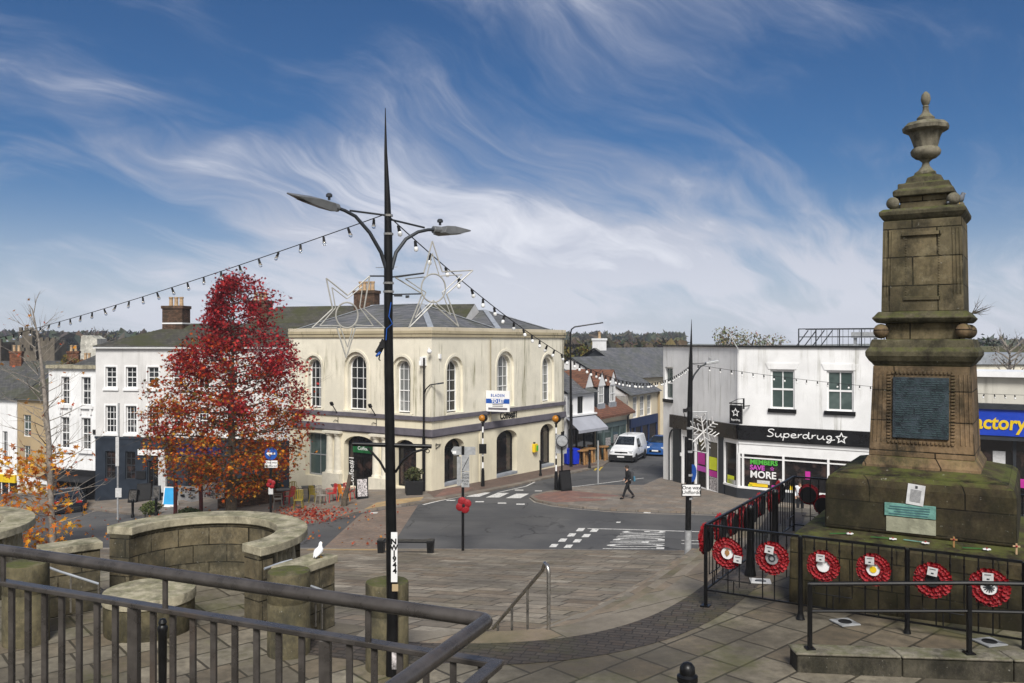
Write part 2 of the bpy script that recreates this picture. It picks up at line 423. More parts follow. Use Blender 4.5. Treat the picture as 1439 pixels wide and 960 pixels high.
m['brickpave'] = paving('brick_paving', (.135, .095, .078), (.19, .13, .105), (.07, .055, .05), .22, .11, R(33), dirt=.4)
m['redtact'] = paving('red_tactile', (.20, .115, .095), (.24, .14, .115), (.14, .09, .075), .4, .4, R(33), dirt=.3)
m['buff'] = paving('buff_tactile', (.38, .27, .14), (.46, .34, .18), (.28, .2, .11), .4, .4, R(20), dirt=.3)
m['crossing'] = paving('crossing_setts', (.20, .155, .125), (.25, .195, .155), (.13, .1, .085), .3, .15, R(20), dirt=.55)
m['kerb'] = paving('kerb_stone', (.30, .28, .25), (.36, .34, .3), (.15, .14, .12), .9, 5, R(20), dirt=.3)
def asphalt():
    t = NT('asphalt'); w = t.coord('World')
    c = t.mix(t.ramp(t.noise(w, .35, 6, .6), .35, .7), (.062, .062, .064), (.095, .093, .091))
    c = t.mix(t.math('MULTIPLY', t.ramp(t.noise(w, 45, 3), .55, .7), .5), c, (.12, .115, .11))
    sv = t.coord('World', scale=(.12, 1.6, 1), rot=(0, 0, R(8)))
    c = t.mix(t.math('MULTIPLY', t.ramp(t.noise(sv, 1, 4), .5, .75), .35), c, (.035, .035, .036))
    pb = t.n('ShaderNodeTexBrick', {'Vector': t.coord('World', rot=(0, 0, R(17))), 'Scale': 1, 'Mortar Size': .02, 'Brick Width': 7.0, 'Row Height': 2.6, 'Color1': (.82, .82, .82, 1), 'Color2': (1.14, 1.14, 1.13, 1), 'Mortar': (.6, .6, .6, 1)}, offset=.37)
    c = t.mix(t.ramp(t.noise(w, .12, 3), .45, .6), c, t.mix(1, c, pb.outputs[0], 'MULTIPLY'))
    vo = t.n('ShaderNodeTexVoronoi', {'Vector': t.n('ShaderNodeVectorMath', {0: w, 1: t.n('ShaderNodeTexNoise', {'Vector': w, 'Scale': 1.5, 'Detail': 4.}).outputs['Color']}, operation='ADD').outputs[0], 'Scale': .32}, feature='DISTANCE_TO_EDGE')
    ck = t.math('MULTIPLY', t.ramp(vo.outputs['Distance'], .022, .004), t.ramp(t.noise(w, .25, 2), .48, .6))
    c = t.mix(t.math('MULTIPLY', ck, .8), c, (.022, .022, .022))
    c = t.mix(t.math('MULTIPLY', t.ramp(t.noise(w, 1.1, 5, .7), .6, .75), .35), c, (.032, .031, .03))
    t.bump(t.noise(w, 60, 3), .3, .01)
    return t.done(c, .8, 0, .3)
m['asphalt'] = asphalt()
def marking():
    t = NT('worn_road_paint'); w = t.coord('World')
    c = t.mix(t.ramp(t.noise(w, 9, 6, .75), .48, .68), (.62, .61, .58), (.12, .12, .118))
    return t.done(c, .7)
m['mark'] = marking()
m['ymark'] = paint('yellow_line', (.5, .36, .05), .7, .35, 6)
m['earth'] = paint('earth', (.10, .10, .06), .95, .4, .3)
m['bark'] = stone('bark', (.10, .08, .06), dk=.5, ms=.2, scale=3)
m['bark_pale'] = stone('bark_pale', (.26, .23, .2), dk=.35, ms=.1, scale=3)
def leafmat(name, transl=.35):
    t = NT(name); a = t.n('ShaderNodeVertexColor', layer_name='leaf')
    t.done(a.outputs[0], .75, 0, .08)
    tr = t.n('ShaderNodeBsdfTranslucent', {'Color': a.outputs[0]})
    mx = t.n('ShaderNodeMixShader', {0: transl, 1: t.b.outputs[0], 2: tr.outputs[0]})
    t.L.new(mx.outputs[0], t.N['Material Output'].inputs[0])
    return t.m
m['leaf'] = leafmat('leaves')
m['leaf_far'] = leafmat('far_leaves', .1)
# ------------------------------------------------------------------ ground and street surfaces
def sheet(name, poly, hf, mat, step=2.0, skirt=0, dz=0, kind='structure', world_poly=True):
    bm = bmesh.new()
    pts = [Vector((p[0], p[1], 0)) for p in poly]
    vs = [bm.verts.new(p) for p in pts]
    for t in tessellate_polygon([pts]):
        try: bm.faces.new([vs[i] for i in t])
        except ValueError: pass
    for ax in (0, 1):
        lo = min(p[ax] for p in pts); hi = max(p[ax] for p in pts)
        k = math.ceil(lo/step)*step
        while k < hi:
            no = [0, 0, 0]; no[ax] = 1; co = [0, 0, 0]; co[ax] = k
            bmesh.ops.bisect_plane(bm, geom=bm.verts[:]+bm.edges[:]+bm.faces[:], plane_co=co, plane_no=no); k += step
    for v in bm.verts: v.co.z = hf(v.co.x, v.co.y)+dz
    bmesh.ops.recalc_face_normals(bm, faces=bm.faces)
    for f in bm.faces:
        if f.normal.z < 0: f.normal_flip()
    if skirt:
        be = [e for e in bm.edges if e.is_boundary]
        r = bmesh.ops.extrude_edge_only(bm, edges=be)
        for g in r['geom']:
            if isinstance(g, bmesh.types.BMVert): g.co.z -= skirt
    me = bpy.data.meshes.new(name); me.materials.append(mat); bm.to_mesh(me); bm.free()
    o = bpy.data.objects.new(name, me); COL.objects.link(o); o['kind'] = kind
    return o
def gp(*pp): return [G(a, b)[:2] for a, b in pp]

# far ground to the horizon, with wooded hills
def far_h(x, y):
    d = math.hypot(x, y)
    z = -3.6-1.0*sstep(60, 120, d)
    z += 9.5*sstep(220, 800, d)*(.75+.5*noise.noise(Vector((x/260, y/260, 3))))*(1 if y > 0 else .4)
    return z
mb = MB(); n = 96; rads = [0, 30, 60, 90, 130, 180, 240, 320, 420, 540, 680, 850, 1100, 1500, 2200]
rings = []
for r in rads:
    if r == 0: rings.append([mb.v((0, 0, far_h(0, 0)))]); continue
    rings.append([mb.v((r*math.cos(2*math.pi*k/n), r*math.sin(2*math.pi*k/n), far_h(r*math.cos(2*math.pi*k/n), r*math.sin(2*math.pi*k/n)))) for k in range(n)])
for A, B in zip(rings, rings[1:]):
    for k in range(n):
        if len(A) == 1: mb.f([A[0], B[k], B[(k+1) % n]])
        else: mb.f([A[k], B[k], B[(k+1) % n], A[(k+1) % n]])
o = mb.build('ground', m['earth'], smooth=True); o['kind'] = 'structure'

sheet('road', [(-60, 33.2), (48, 26), (48, 60), (34, 130), (-60, 130)], H, m['asphalt'], 2.0)
# squares
L0 = [(-3.3, 11.95), (-2.6, 11.62), (-1.8, 11.35), (-1.0, 11.15), (0, 11.05), (.8, 11.2), (1.5, 11.65), (2.1, 12.35), (2.65, 13.2), (3.2, 14.2), (3.8, 15.35), (4.4, 16.6), (5.0, 18.0)]
def smooth_line(pts, it=2):
    for _ in range(it):
        q = [pts[0]]
        for a, b in zip(pts, pts[1:]):
            q += [(a[0]*.75+b[0]*.25, a[1]*.75+b[1]*.25), (a[0]*.25+b[0]*.75, a[1]*.25+b[1]*.75)]
        pts = q+[pts[-1]]
    return pts
L0 = smooth_line(L0)
def offs(line, d):
    out = []
    for i, p in enumerate(line):
        a = line[max(0, i-1)]; b = line[min(len(line)-1, i+1)]
        t = Vector((b[0]-a[0], b[1]-a[1])).normalized()
        out.append((p[0]-t.y*d, p[1]+t.x*d))
    return out
KERB = [(-26, 33.9), (-10, 33.9), (-4, 33.75), (0, 33.45), (5, 33.0), (9, 32.5), (14, 31.6), (30, 27.5)]
sheet('lower_square', [(-26, 10), (30, 10)]+KERB[::-1], PL, m['lower'], 1.5, skirt=.4)
kl = KERB; mbk = MB()
ins = offs(kl, -.16)
for (a, b, c, d) in zip(kl, kl[1:], ins[1:], ins):
    q = [Vector((p[0], p[1], PL(*p)+.006)) for p in (a, b, c, d)]
    mbk.quad(*q); mbk.quad(q[0], q[1], q[1]-Vector((0, 0, .2)), q[0]-Vector((0, 0, .2)))
o = mbk.build('kerb', m['kerb']); o['kind'] = 'structure'
upoly = [(-3.25, 14.4)]+L0+[(5.6, 18.3), (12.5, 14.3), (14, 12), (14, -6), (-16, -6), (-16, 14.4)]
sheet('upper_square', upoly, UP, m['upper'], 1.5, skirt=3.2)
def strip(name, d0, d1, hf, mat, dz, i0=0, i1=None):
    A = offs(L0, d0)[i0:i1]; B = offs(L0, d1)[i0:i1]; b = MB()
    va = [b.v((p[0], p[1], hf(*p)+dz)) for p in A]; vb = [b.v((p[0], p[1], hf(*p)+dz)) for p in B]
    for i in range(len(va)-1): b.f([va[i], va[i+1], vb[i+1], vb[i]])
    o = b.build(name, mat); o['kind'] = 'structure'
    if o.data.polygons[0].normal.z < 0: o.data.flip_normals()
    return o
strip('step_edge', 0.012, -.42, UP, m['tread'], .005, 9)
strip('sett_band', -.42, -1.15, UP, m['setts'], .006, 6)
# broad curved steps
NS, TW = 7, .40
base = offs(L0, NS*TW); mbs = MB(); prev = None
for k in range(NS):
    A = offs(L0, k*TW); B = offs(L0, (k+1)*TW); ra = []; rb = []
    for i, p in enumerate(L0):
        zt = UP(*p); zb = PL(*base[i]); z = zt-(zt-zb)*(k+1)/(NS+.25)
        ra.append((A[i], zt-(zt-zb)*k/(NS+.25), z)); rb.append((B[i], z))
    for i in range(len(L0)-1):
        mbs.quad((*ra[i][0], ra[i][1]), (*ra[i+1][0], ra[i+1][1]), (*ra[i+1][0], ra[i+1][2]), (*ra[i][0], ra[i][2]))
        mbs.quad((*ra[i][0], ra[i][2]), (*ra[i+1][0], ra[i+1][2]), (*rb[i+1][0], rb[i+1][1]), (*rb[i][0], rb[i][1]))
        if k == NS-1:
            mbs.quad((*rb[i][0], rb[i][1]), (*rb[i+1][0], rb[i+1][1]), (*rb[i+1][0], rb[i+1][1]-.5), (*rb[i][0], rb[i][1]-.5))
o = mbs.build('steps', m['tread']); o['kind'] = 'structure'
# raised street under the camera
mb = MB(); mb.prism([(-.12, 3.02), (-9, 7.02), (-12, -8), (8, -8), (8, .3), (-.9, .9)], 3.5, 6.2)
o = mb.build('terrace', m['lowwall']); o['kind'] = 'structure'

# pavements (10 cm up)
def pave(name, pp, mat, dz=.10, skirt=.35, step=2.0, xy=None):
    return sheet(name, xy or gp(*pp), H, mat, step, skirt, dz)
cream_pav = gp((120, 716), (330, 735), (400, 741), (470, 731), (505, 721), (560, 713), (600, 707), (645, 699), (690, 691), (730, 683), (770, 673), (815, 664), (848, 656))
pave('pavement', None, m['pavement'], xy=cream_pav+[(10.2, 74), (14.5, 82), (-3, 82), (-6, 60), (-34, 66), (-36, 58)])
pave('pavement', None, m['pavement'], xy=gp((745, 700), (752, 705), (775, 710), (810, 714), (860, 718), (920, 720.5), (1000, 722.5), (1100, 727))+[(24, 37.5), (34, 33), (40, 40), (12.5, 57), (9.4, 53.4)]+gp((905, 684), (845, 684), (805, 687), (768, 693), (750, 697)))
# coloured areas lie as thin sheets over the pavement
def over(name, pp, mat, dz, hf=H): return sheet(name, gp(*pp), hf, mat, 2.0, 0, dz)
over('brick_pavement', [(610, 701), (645, 696), (690, 688), (730, 680), (770, 670), (815, 661), (846, 654), (800, 652), (600, 694)], m['brickpave'], .105)
over('red_tactile_paving', [(610, 702), (655, 694.5), (665, 688), (628, 688)], m['redtact'], .110)
over('red_tactile_paving', [(750, 700), (757, 704.5), (782, 709), (850, 706), (870, 699), (800, 692), (768, 694.5)], m['redtact'], .105)
over('buff_tactile_paving', [(512, 719), (560, 711.5), (592, 706), (596, 701), (530, 709)], m['buff'], .107)
over('crossing', [(509, 722), (588, 710), (580, 722), (545, 776.5), (449, 776.5)], m['crossing'], .004)
sheet('buff_tactile_paving', gp((446, 778.5), (537, 778.5), (537, 771.6), (452, 771.6)) if 0 else [(-8.0, 33.6), (-4.6, 33.5), (-4.6, 32.8), (-7.9, 32.8)], PL, m['buff'], 1.5, 0, .006)
# white edge of island pavement and other painted marks
def line(name, pp, w, mat=None, dz=.008, xy=None):
    pts = xy or gp(*pp); b = MB()
    A = offs(pts, w/2); B = offs(pts, -w/2)
    for i in range(len(pts)-1):
        b.quad(*[(q[0], q[1], H(*q)+dz) for q in (A[i], A[i+1], B[i+1], B[i])])
    o = b.build(name, mat or m['mark']); o['kind'] = 'structure'
    return o
def markings(name, polys, dz=.008, mat=None):
    b = MB()
    for pp in polys:
        b.f([b.v((p[0], p[1], H(*p)+dz)) for p in gp(*pp)])
    o = b.build(name, mat or m['mark']); o['kind'] = 'structure'
line('kerb_line', [(745, 700), (752, 706), (775, 711.3), (810, 715.6), (860, 719.6), (920, 722.2), (1000, 724.2), (1060, 727)], .12, m['kerb'])
dash = []
for (x, y) in ((778, 767), (790.5, 759.3), (803, 752), (815.5, 744.6)):
    for dx, dy in ((0, 0), (20.5, 1)):
        x2 = x+dx*(1.0 if y > 750 else .95); y2 = y+dy
        dash.append([(x2-6, y2+2.2), (x2+4, y2+2.2), (x2+7.5, y2-2.2), (x2-2, y2-2.2)])
dash += [[(904, 721.5), (914, 721.5), (917, 718.8), (907, 718.8)], [(866, 735), (872, 735), (873, 733.4), (867, 733.4)]]
markings('bay_marking', dash)
line('bay_line', [(826, 743), (870, 744), (965, 747), (1040, 749)], .10)
line('bay_line', [(958, 759.6), (1000, 760.5)], .08); line('bay_line', [(958, 764.2), (1000, 765)], .08)
# worn lettering painted across the bay, read from the right
t = text('LOADING', 1, m['mark'], None, (0, 0, 0), (0, 0, 0), 'road_lettering', 0)
tm = t.data; xs = [v.co.x for v in tm.vertices]; ys = [v.co.y for v in tm.vertices]
c00, c10, c11, c01 = [Vector(G(a, b)) for a, b in ((935, 772), (936, 746.5), (876, 746.5), (846, 771.5))]
for v in tm.vertices:
    u = (v.co.x-min(xs))/(max(xs)-min(xs)); w = (v.co.y-min(ys))/(max(ys)-min(ys))
    p = (c00*(1-u)+c10*u)*(1-w)+(c01*(1-u)+c11*u)*w
    v.co = (p.x, p.y, H(p.x, p.y)+.008)
t['kind'] = 'structure'
markings('zebra_marking', [[(655, 698.4), (674, 698.4), (690, 692.4), (672, 692.4)], [(683, 699.4), (702, 699.4), (716, 693), (699, 693)], [(711, 700.4), (732, 700.4), (744, 694), (726, 694)]])
markings('give_way_marking', [[(627, 704), (640, 704), (641, 702.8), (629, 702.8)], [(700, 708), (712, 708), (712, 706.6), (700, 706.6)], [(726, 709.5), (738, 709.5), (738, 708), (726, 708)], [(668, 706), (680, 706), (681, 704.6), (669, 704.6)], [(724, 689.6), (736, 689.6), (736, 688.4), (724, 688.4)], [(752, 690.6), (762, 690.6), (762, 689.6), (752, 689.6)], [(520, 721.8), (530, 721.8), (532, 720), (522, 720)]])
line('kerb_line', [(595, 709.5), (620, 703.5), (655, 697)], .14, m['mark'])
line('kerb_line', [(700, 692.5), (740, 683.5), (752, 677.5)], .10, m['mark'])
line('kerb_line', [(770, 692.5), (790, 686), (830, 681.5), (905, 672)], .12, m['mark'])
for k in (0, 6): line('yellow_line', [(836+k, 661.5), (846+k, 650), (849+k, 648)], .14, m['ymark'])
# ------------------------------------------------------------------ buildings
def frame_from(A, B):
    A = Vector(A[:2]); B = Vector(B[:2]); d = B-A
    return (A.x, A.y, 0), math.atan2(d.y, d.x), d.length
def tpix(px, A, B):            # position along facade A->B seen at photo column px
    A = Vector(A[:2]); d = (Vector(B[:2])-A).normalized(); r = (px-720)/F
    return (r*A.y-A.x)/(d.x-r*d.y)

def window(par, x0, x1, z0, z1, y, rise=0, cols=2, rows=2, fr=.07, bar=.03, fm='white', gm='glass', sash=True, M=None, name='window', d=.06):
    """Frame with glazing bars; its pane is a child."""
    b = MB(); M = M or Matrix.Identity(4); b.M = M
    if rise > 0:
        o = arch(x0, x1, z0, z1, rise); i = arch(x0+fr, x1-fr, z0+fr, z1-fr, max(.02, rise-fr*.6))
    else: o = rect(x0, x1, z0, z1); i = rect(x0+fr, x1-fr, z0+fr, z1-fr)
    b.ringxz(o, i, y, y+d)
    c = (x0+x1)/2; a = (x1-x0)/2-fr*.5; zs = z1-rise
    def top(x):
        return zs+(rise)*math.sqrt(max(0, 1-((x-c)/a)**2))-fr*.6 if rise > 0 else z1-fr*.6
    for k in range(1, cols):
        x = x0+(x1-x0)*k/cols; b.b2(x-bar/2, x+bar/2, y+.012, y+d-.012, z0+fr*.6, top(x))
    for k in range(1, rows):
        z = z0+(zs-z0 if rise > 0 else z1-z0)*k/rows; mid = sash and k == rows//2
        w = bar*(1.9 if mid else 1); b.b2(x0+fr*.6, x1-fr*.6, y+(.004 if mid else .014), y+d-.014, z-w/2, z+w/2)
    if rise > 0: b.b2(x0+fr*.6, x1-fr*.6, y+.014, y+d-.014, zs-bar/2, zs+bar/2)
    w = b.build(name, m[fm], par)
    g = MB(); g.M = M
    ip = i if rise <= 0 else arch(x0+fr*.5, x1-fr*.5, z0+fr*.5, z1-fr*.5, max(.02, rise-fr*.3))
    g.f([g.v((p[0], y+d*.7, p[1])) for p in ip]); g.build('pane', m[gm], w)
    return w

# ---- cream corner building with the coffee shop
CC = Vector((-4.44, 47.2)); CR = CC+Vector((.545, .838))*14.8; CL = CC+Vector((-.838, .545))*11.3
loc, rz, _ = frame_from(CC, CR)
cb = thing('corner_building', 'two storey cream corner building with arched windows, lilac bands and a coffee shop', 'building', loc, rz)
RW = 14.8; LW = 11.3
ML = Matrix.Rotation(-R(90), 4, 'Z') @ Matrix.Translation((-LW, 0, 0))   # left face frame: x runs from its far left end to the corner
ZB = -2.2
def lx(t): return LW-t
upR = [(1.35, 2.9, 4.22, 7.45), (6.45, 8.35, 4.22, 7.7), (11.85, 13.4, 4.22, 7.45)]
dnR = [(1.15, 3.05, .12, 2.75), (6.4, 8.75, -.1, 2.75), (11.6, 13.4, -.15, 2.75)]
upL = [(lx(9.95), lx(8.45), 4.22, 7.45), (lx(6.6), lx(4.75), 4.22, 7.7), (lx(2.85), lx(1.45), 4.22, 7.45)]
dnL = [(lx(9.9), lx(8.0), .1, 2.75), (lx(6.62), lx(4.2), -.3, 2.75), (lx(2.7), lx(1.1), .05, 2.75)]
wu = MB(); wl = MB()
for (M, W, up, dn, isL) in ((Matrix.Identity(4), RW, upR, dnR, 0), (ML, LW, upL, dnL, 1)):
    wu.M = M; wl.M = M
    A = [arch(a, b, c, d, (b-a)/2) for a, b, c, d in up]
    I = [arch(a+.2, b-.2, c, d-.22, (b-a)/2-.2) for a, b, c, d in up]
    wu.skin(rect(0, W, 3.85, 9.0), A, 0, .12)
    for a, i in zip(A, I):
        wu.skin(a, [i], .12, .30)
    D = [arch(a, b, c, d, .12 if (isL and k == 0) else .55) for k, (a, b, c, d) in enumerate(dn)]
    wl.skin(rect(0, W, ZB, 3.85), D, 0, .45)
wu.M = wl.M = Matrix.Identity(4)
wu.b2(.5, RW, 10.9, 11.3, ZB, 9.0); wu.b2(RW-.3, RW, .0, 11.3, ZB, 9.0); wu.b2(.02, .4, LW-.3, LW, ZB, 9.0)
wu.build('upper_wall', m['cream'], cb); wl.build('ground_floor_wall', m['cream_low'], cb)
core = MB(); core.b2(.62, RW-.35, .62, LW-.4, ZB, 8.9); core.build('dark_interior', m['dark'], cb)
def around(name, z0, z1, p, mat):     # band round both visible faces
    b = MB(); b.b2(-p, RW+p, -p, .0, z0, z1); b.b2(-p, .0, .001, LW+.0, z0+.001, z1-.001); return b.build(name, mat, cb, bevel=.012)
around('upper_band', 3.88, 4.12, .10, m['lilac'])
around('lower_band', 3.03, 3.42, .12, m['lilac']); around('lower_band_edge', 2.96, 3.03, .05, m['lilac'])
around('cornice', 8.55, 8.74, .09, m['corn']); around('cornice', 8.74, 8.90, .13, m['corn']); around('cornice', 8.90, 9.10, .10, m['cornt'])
b = MB(); b.b2(5.55, 5.63, -.13, -.1, 3.42, 8.5); b.build('downpipe', m['corn'], cb)
b = MB(); b.b2(4.55, 4.75, -.06, 0, ZB, 2.96); b.build('pilaster', m['cream_low'], cb)
for k, (a, b_, c, d) in enumerate(upR):
    window(cb, a+.2, b_-.2, c+.06, d-.22, .36, (b_-a)/2-.2, 2 if k != 1 else 3, 4, gm=('glass', 'glass_l', 'glass_l')[k], d=.06)
    s = MB(); s.b2(a-.08, b_+.08, -.10, .34, c-.09, c); s.build('sill', m['offwhite'], cb)
    q = MB(); q.ringxz(arch(a-.16, b_+.16, c, d+.14, (b_-a)/2+.16), arch(a, b_, c+.001, d, (b_-a)/2), -.03, .0); q.build('arch_moulding', m['cream'], cb)
for k, (a, b_, c, d) in enumerate(upL):
    window(cb, a+.2, b_-.2, c+.06, d-.22, .36, (b_-a)/2-.2, 3, 4, gm=('glass', 'glass', 'glass_l')[k], M=ML, d=.06)
    s = MB(); s.M = ML; s.b2(a-.08, b_+.08, -.10, .34, c-.09, c); s.build('sill', m['offwhite'], cb)
    q = MB(); q.M = ML; q.ringxz(arch(a-.16, b_+.16, c, d+.14, (b_-a)/2+.16), arch(a, b_, c+.001, d, (b_-a)/2), -.03, .0); q.build('arch_moulding', m['cream'], cb)
for k, (a, b_, c, d) in enumerate(dnR):
    window(cb, a+.02, b_-.02, c+.14, d-.02, .37, .53, 1 if k else 2, 1, fr=.09, fm='black', gm='shop', name='arched_opening')
    s = MB(); s.b2(a, b_, -.02, .45, c, c+.15); s.build('door_sill', m['lead'], cb)
for k, (a, b_, c, d) in enumerate(dnL):
    window(cb, a+.02, b_-.02, c+.02, d-.02, .36, .1 if k == 0 else .53, 2 if k != 2 else 1, 2 if k == 0 else 1, fr=.08, fm='galv' if k == 0 else 'black', gm='glass_g' if k == 0 else 'shop', M=ML, name='shop_window' if k != 1 else 'shop_door')
# entrance: dark green panel, white lettering
b = MB(); b.M = ML; b.b2(lx(6.2), lx(4.4), .30, .34, 1.72, 2.2); b.build('door_sign', paint('dark_green', (.008, .10, .028), .4, .3, 5), cb)
t = text('Coffee#1', .55, m['white'], None, (lx(6.42)+.12, .30, .55), (R(90), R(90), 0), 'lettering', .004, sx=.9); t.data.transform(ML); t.parent = cb
t = text('Coffee', .3, m['white'], None, (lx(5.4), .29, 1.98), (R(90), 0, 0), 'lettering', .004); t.data.transform(ML); t.parent = cb
text('Coffee#1', .62, m['black'], cb, (7.75, -.015, 3.67), (R(90), 0, 0), 'lettering', .012, sx=.85, shear=.12, off=.012)
# paired columns of the left face
for t0 in (7.74, 7.08, 4.02, 3.36):
    b = MB(); b.M = ML @ Matrix.Translation((lx(t0), -.02, 0))
    b.lathe([(.30, .46), (.30, .56), (.27, .6), (.255, .66), (.25, 1.4), (.215, 2.6), (.225, 2.66), (.27, 2.7), (.29, 2.8), (.29, 2.82)], 20)
    b.build('column', m['offwhite'], cb, smooth=True)
for t0 in (7.41, 3.69):
    b = MB(); b.M = ML; b.b2(lx(t0)-.68, lx(t0)+.68, -.36, .0, ZB, .46); b.build('column_plinth', m['offwhite'], cb, bevel=.01)
    b = MB(); b.M = ML; b.b2(lx(t0)-.70, lx(t0)+.70, -.34, .0, 2.82, 2.96); b.build('column_lintel', m['offwhite'], cb, bevel=.01)
# brackets and flood lamps over the shop
for t0 in (7.1, 4.05):
    b = MB(); b.M = ML; x = lx(t0)
    b.tube([(x, -.02, 3.95), (x, -.3, 4.3), (x-.1, -.42, 4.55)], .03, 6); b.box((x-.1, -.44, 4.6), (.18, .12, .22), rx=.5)
    b.tube([(x, -.02, 3.3), (x, -.02, 3.8)], .02, 6); b.tube([(x, -.03, 3.55), (x-.2, -.06, 3.62), (x-.34, -.06, 3.5)], .015, 6)
    b.build('lamp_bracket', m['blackm'], cb)
b = MB(); b.box((.55, -.03, 2.55), (.5, .02, .02)); b.tube([(.35, -.03, 2.3), (.35, -.03, 2.62), (.75, -.03, 2.5), (.35, -.03, 2.35)], .02, 6); b.build('wall_bracket', m['blackm'], cb)
# slate hips
def hip(name, x0, x1, y0, y1, z0, h, mat, par, ov=.0, M=None):
    b = MB(); b.M = M or Matrix.Identity(4)
    w, d = x1-x0, y1-y0; s = min(w, d)/2
    r = [(x0+s, y0+s), (x1-s, y0+s)] if w >= d else [(x0+s, y0+s), (x0+s, y1-s)]
    c = [(x0, y0, z0), (x1, y0, z0), (x1, y1, z0), (x0, y1, z0)]
    a, e = (*r[0], z0+h), (*r[1], z0+h)
    if w >= d:
        b.quad(c[0], c[1], e, a); b.f([b.v(p) for p in (c[1], c[2], e)]); b.quad(c[2], c[3], a, e); b.f([b.v(p) for p in (c[3], c[0], a)])
    else:
        b.f([b.v(p) for p in (c[0], c[1], a)]); b.quad(c[1], c[2], e, a); b.f([b.v(p) for p in (c[2], c[3], e)]); b.quad(c[3], c[0], a, e)
    o = b.build(name, mat, par)
    k = MB(); k.M = M or Matrix.Identity(4)
    for q, p in (((c[0], a), (c[1], e)) if w >= d else ((c[0], a), (c[1], a))): k.bar(Vector(q)+Vector((0, 0, .02)), Vector(p)+Vector((0, 0, .02)), .34, .04)
    for q, p in (((c[3], a), (c[2], e)) if w >= d else ((c[3], e), (c[2], e))): k.bar(Vector(q)+Vector((0, 0, .02)), Vector(p)+Vector((0, 0, .02)), .34, .04)
    k.bar(Vector(a)+Vector((0, 0, .03)), Vector(e)+Vector((0, 0, .03)), .2, .05)
    k.build('ridge_flashing', m['lead'], par)
    return o
hip('roof', .15, 7.2, .15, LW-.1, 8.98, 1.6, m['slate'], cb)
hip('roof', 7.5, RW-.1, .5, 8.5, 8.98, 1.45, m['slate'], cb)
b = MB(); b.b2(.6, .75, -.1, 0, 7.35, 7.6); b.b2(-.12, .0, .35, .75, 6.95, 7.45); b.tube([(-.1, .1, 7.9), (-.3, -.05, 7.95), (-.3, -.05, 7.8)], .03, 6); b.ball((-.3, -.08, 7.75), .13); b.build('security_camera', m['white'], cb)

# ---- the pale grey and white terraces to the left
GA, GB = Vector((-27.3, 56.0)), Vector((-13.95, 53.55))
loc, rz, GL = frame_from(GA, GB)
def gx(px): return tpix(px, GA, GB)
gh = thing('terrace_house', 'pale grey three storey house with a navy painted ground floor behind the red tree', 'house', loc, rz)
holes = []; wins = []
for (a, b_) in ((149, 164), (177.5, 192.5), (208, 223.5), (243, 258), (279, 294), (318, 334)):
    x0, x1 = gx(a), gx(b_)
    wins += [(x0, x1, 5.3, 6.65), (x0, x1, 2.35, 4.12)]
wlow = [(gx(149), gx(163), -.66, 1.15), (gx(177), gx(191), -.66, 1.15), (gx(208), gx(223), -2.0, .6), (gx(262), gx(300), -1.6, .6)]
b = MB(); b.skin(rect(0, GL, 2.05, 8.0), [rect(*w) for w in wins], 0, .16)
b.b2(0, .2, .001, 9, -4, 8.0); b.b2(GL-.2, GL, .001, 9, -4, 8.0); b.build('wall', m['grey_wall'], gh)
b = MB(); b.skin(rect(-.0, GL, -4, 2.05), [rect(*w) for w in wlow], -.04, .2); b.b2(-.03, GL, -.09, -.04, 1.95, 2.1); b.build('ground_floor_wall', m['navy_wall'], gh)
for w in wins:
    window(gh, w[0], w[1], w[2], w[3], .10, 0, 3 if w[2] < 5 else 2, 4, fr=.06, gm=random.choice(('glass', 'glass', 'glass_m')))
    s = MB(); s.ringxz(rect(w[0]-.1, w[1]+.1, w[2]-.1, w[3]+.1), rect(w[0], w[1], w[2], w[3]), -.025, .0); s.b2(w[0]-.18, w[1]+.18, -.09, -.026, w[2]-.2, w[2]-.05); s.build('sill', m['white'], gh)
for k, w in enumerate(wlow): window(gh, w[0], w[1], w[2], w[3], .06, 0, 2, 4 if k < 2 else 1, fr=.06, fm='charcoal', gm='shop', name='shop_window' if k != 2 else 'shop_door')
b = MB(); b.b2(gx(196), gx(233), -.16, -.06, .95, 1.32); b.build('shop_sign', m['white'], gh)
b = MB(); b.b2(gx(252), gx(312), -.18, -.06, 1.0, 1.7); b.build('shop_sign', m['blue_dark'], gh)
b = MB(); b.b2(gx(226), gx(236), -.25, -.06, -1.4, .9); b.build('striped_panel', m['paper'], gh)
b = MB(); b.b2(gx(193), gx(206), -.10, -.05, -.6, -.1); b.build('notice', m['dark'], gh)
b = MB(); b.b2(-.05, GL, -.22, .0, 7.85, 8.02); b.build('eaves_board', m['white'], gh)
b = MB(); xr = gx(168)
b.tube([(xr, -.06, 2.1), (xr, -.06, 4.3)], .05, 6); b.build('downpipe', m['galv'], gh)
rf = MB(); rf.quad((-.1, -.3, 8.0), (GL, -.3, 8.0), (GL, 4.3, 9.55), (gx(206), 4.3, 9.55)); rf.quad((-.1, 9, 8.0), (-.1, -.3, 8.0), (gx(206), 4.3, 9.55), (gx(206), 4.31, 9.55)); rf.quad((gx(206), 4.3, 9.55), (GL, 4.3, 9.55), (GL, 9, 8.0), (-.1, 9, 8.0)); rf.build('roof', m['slate_moss'], gh)
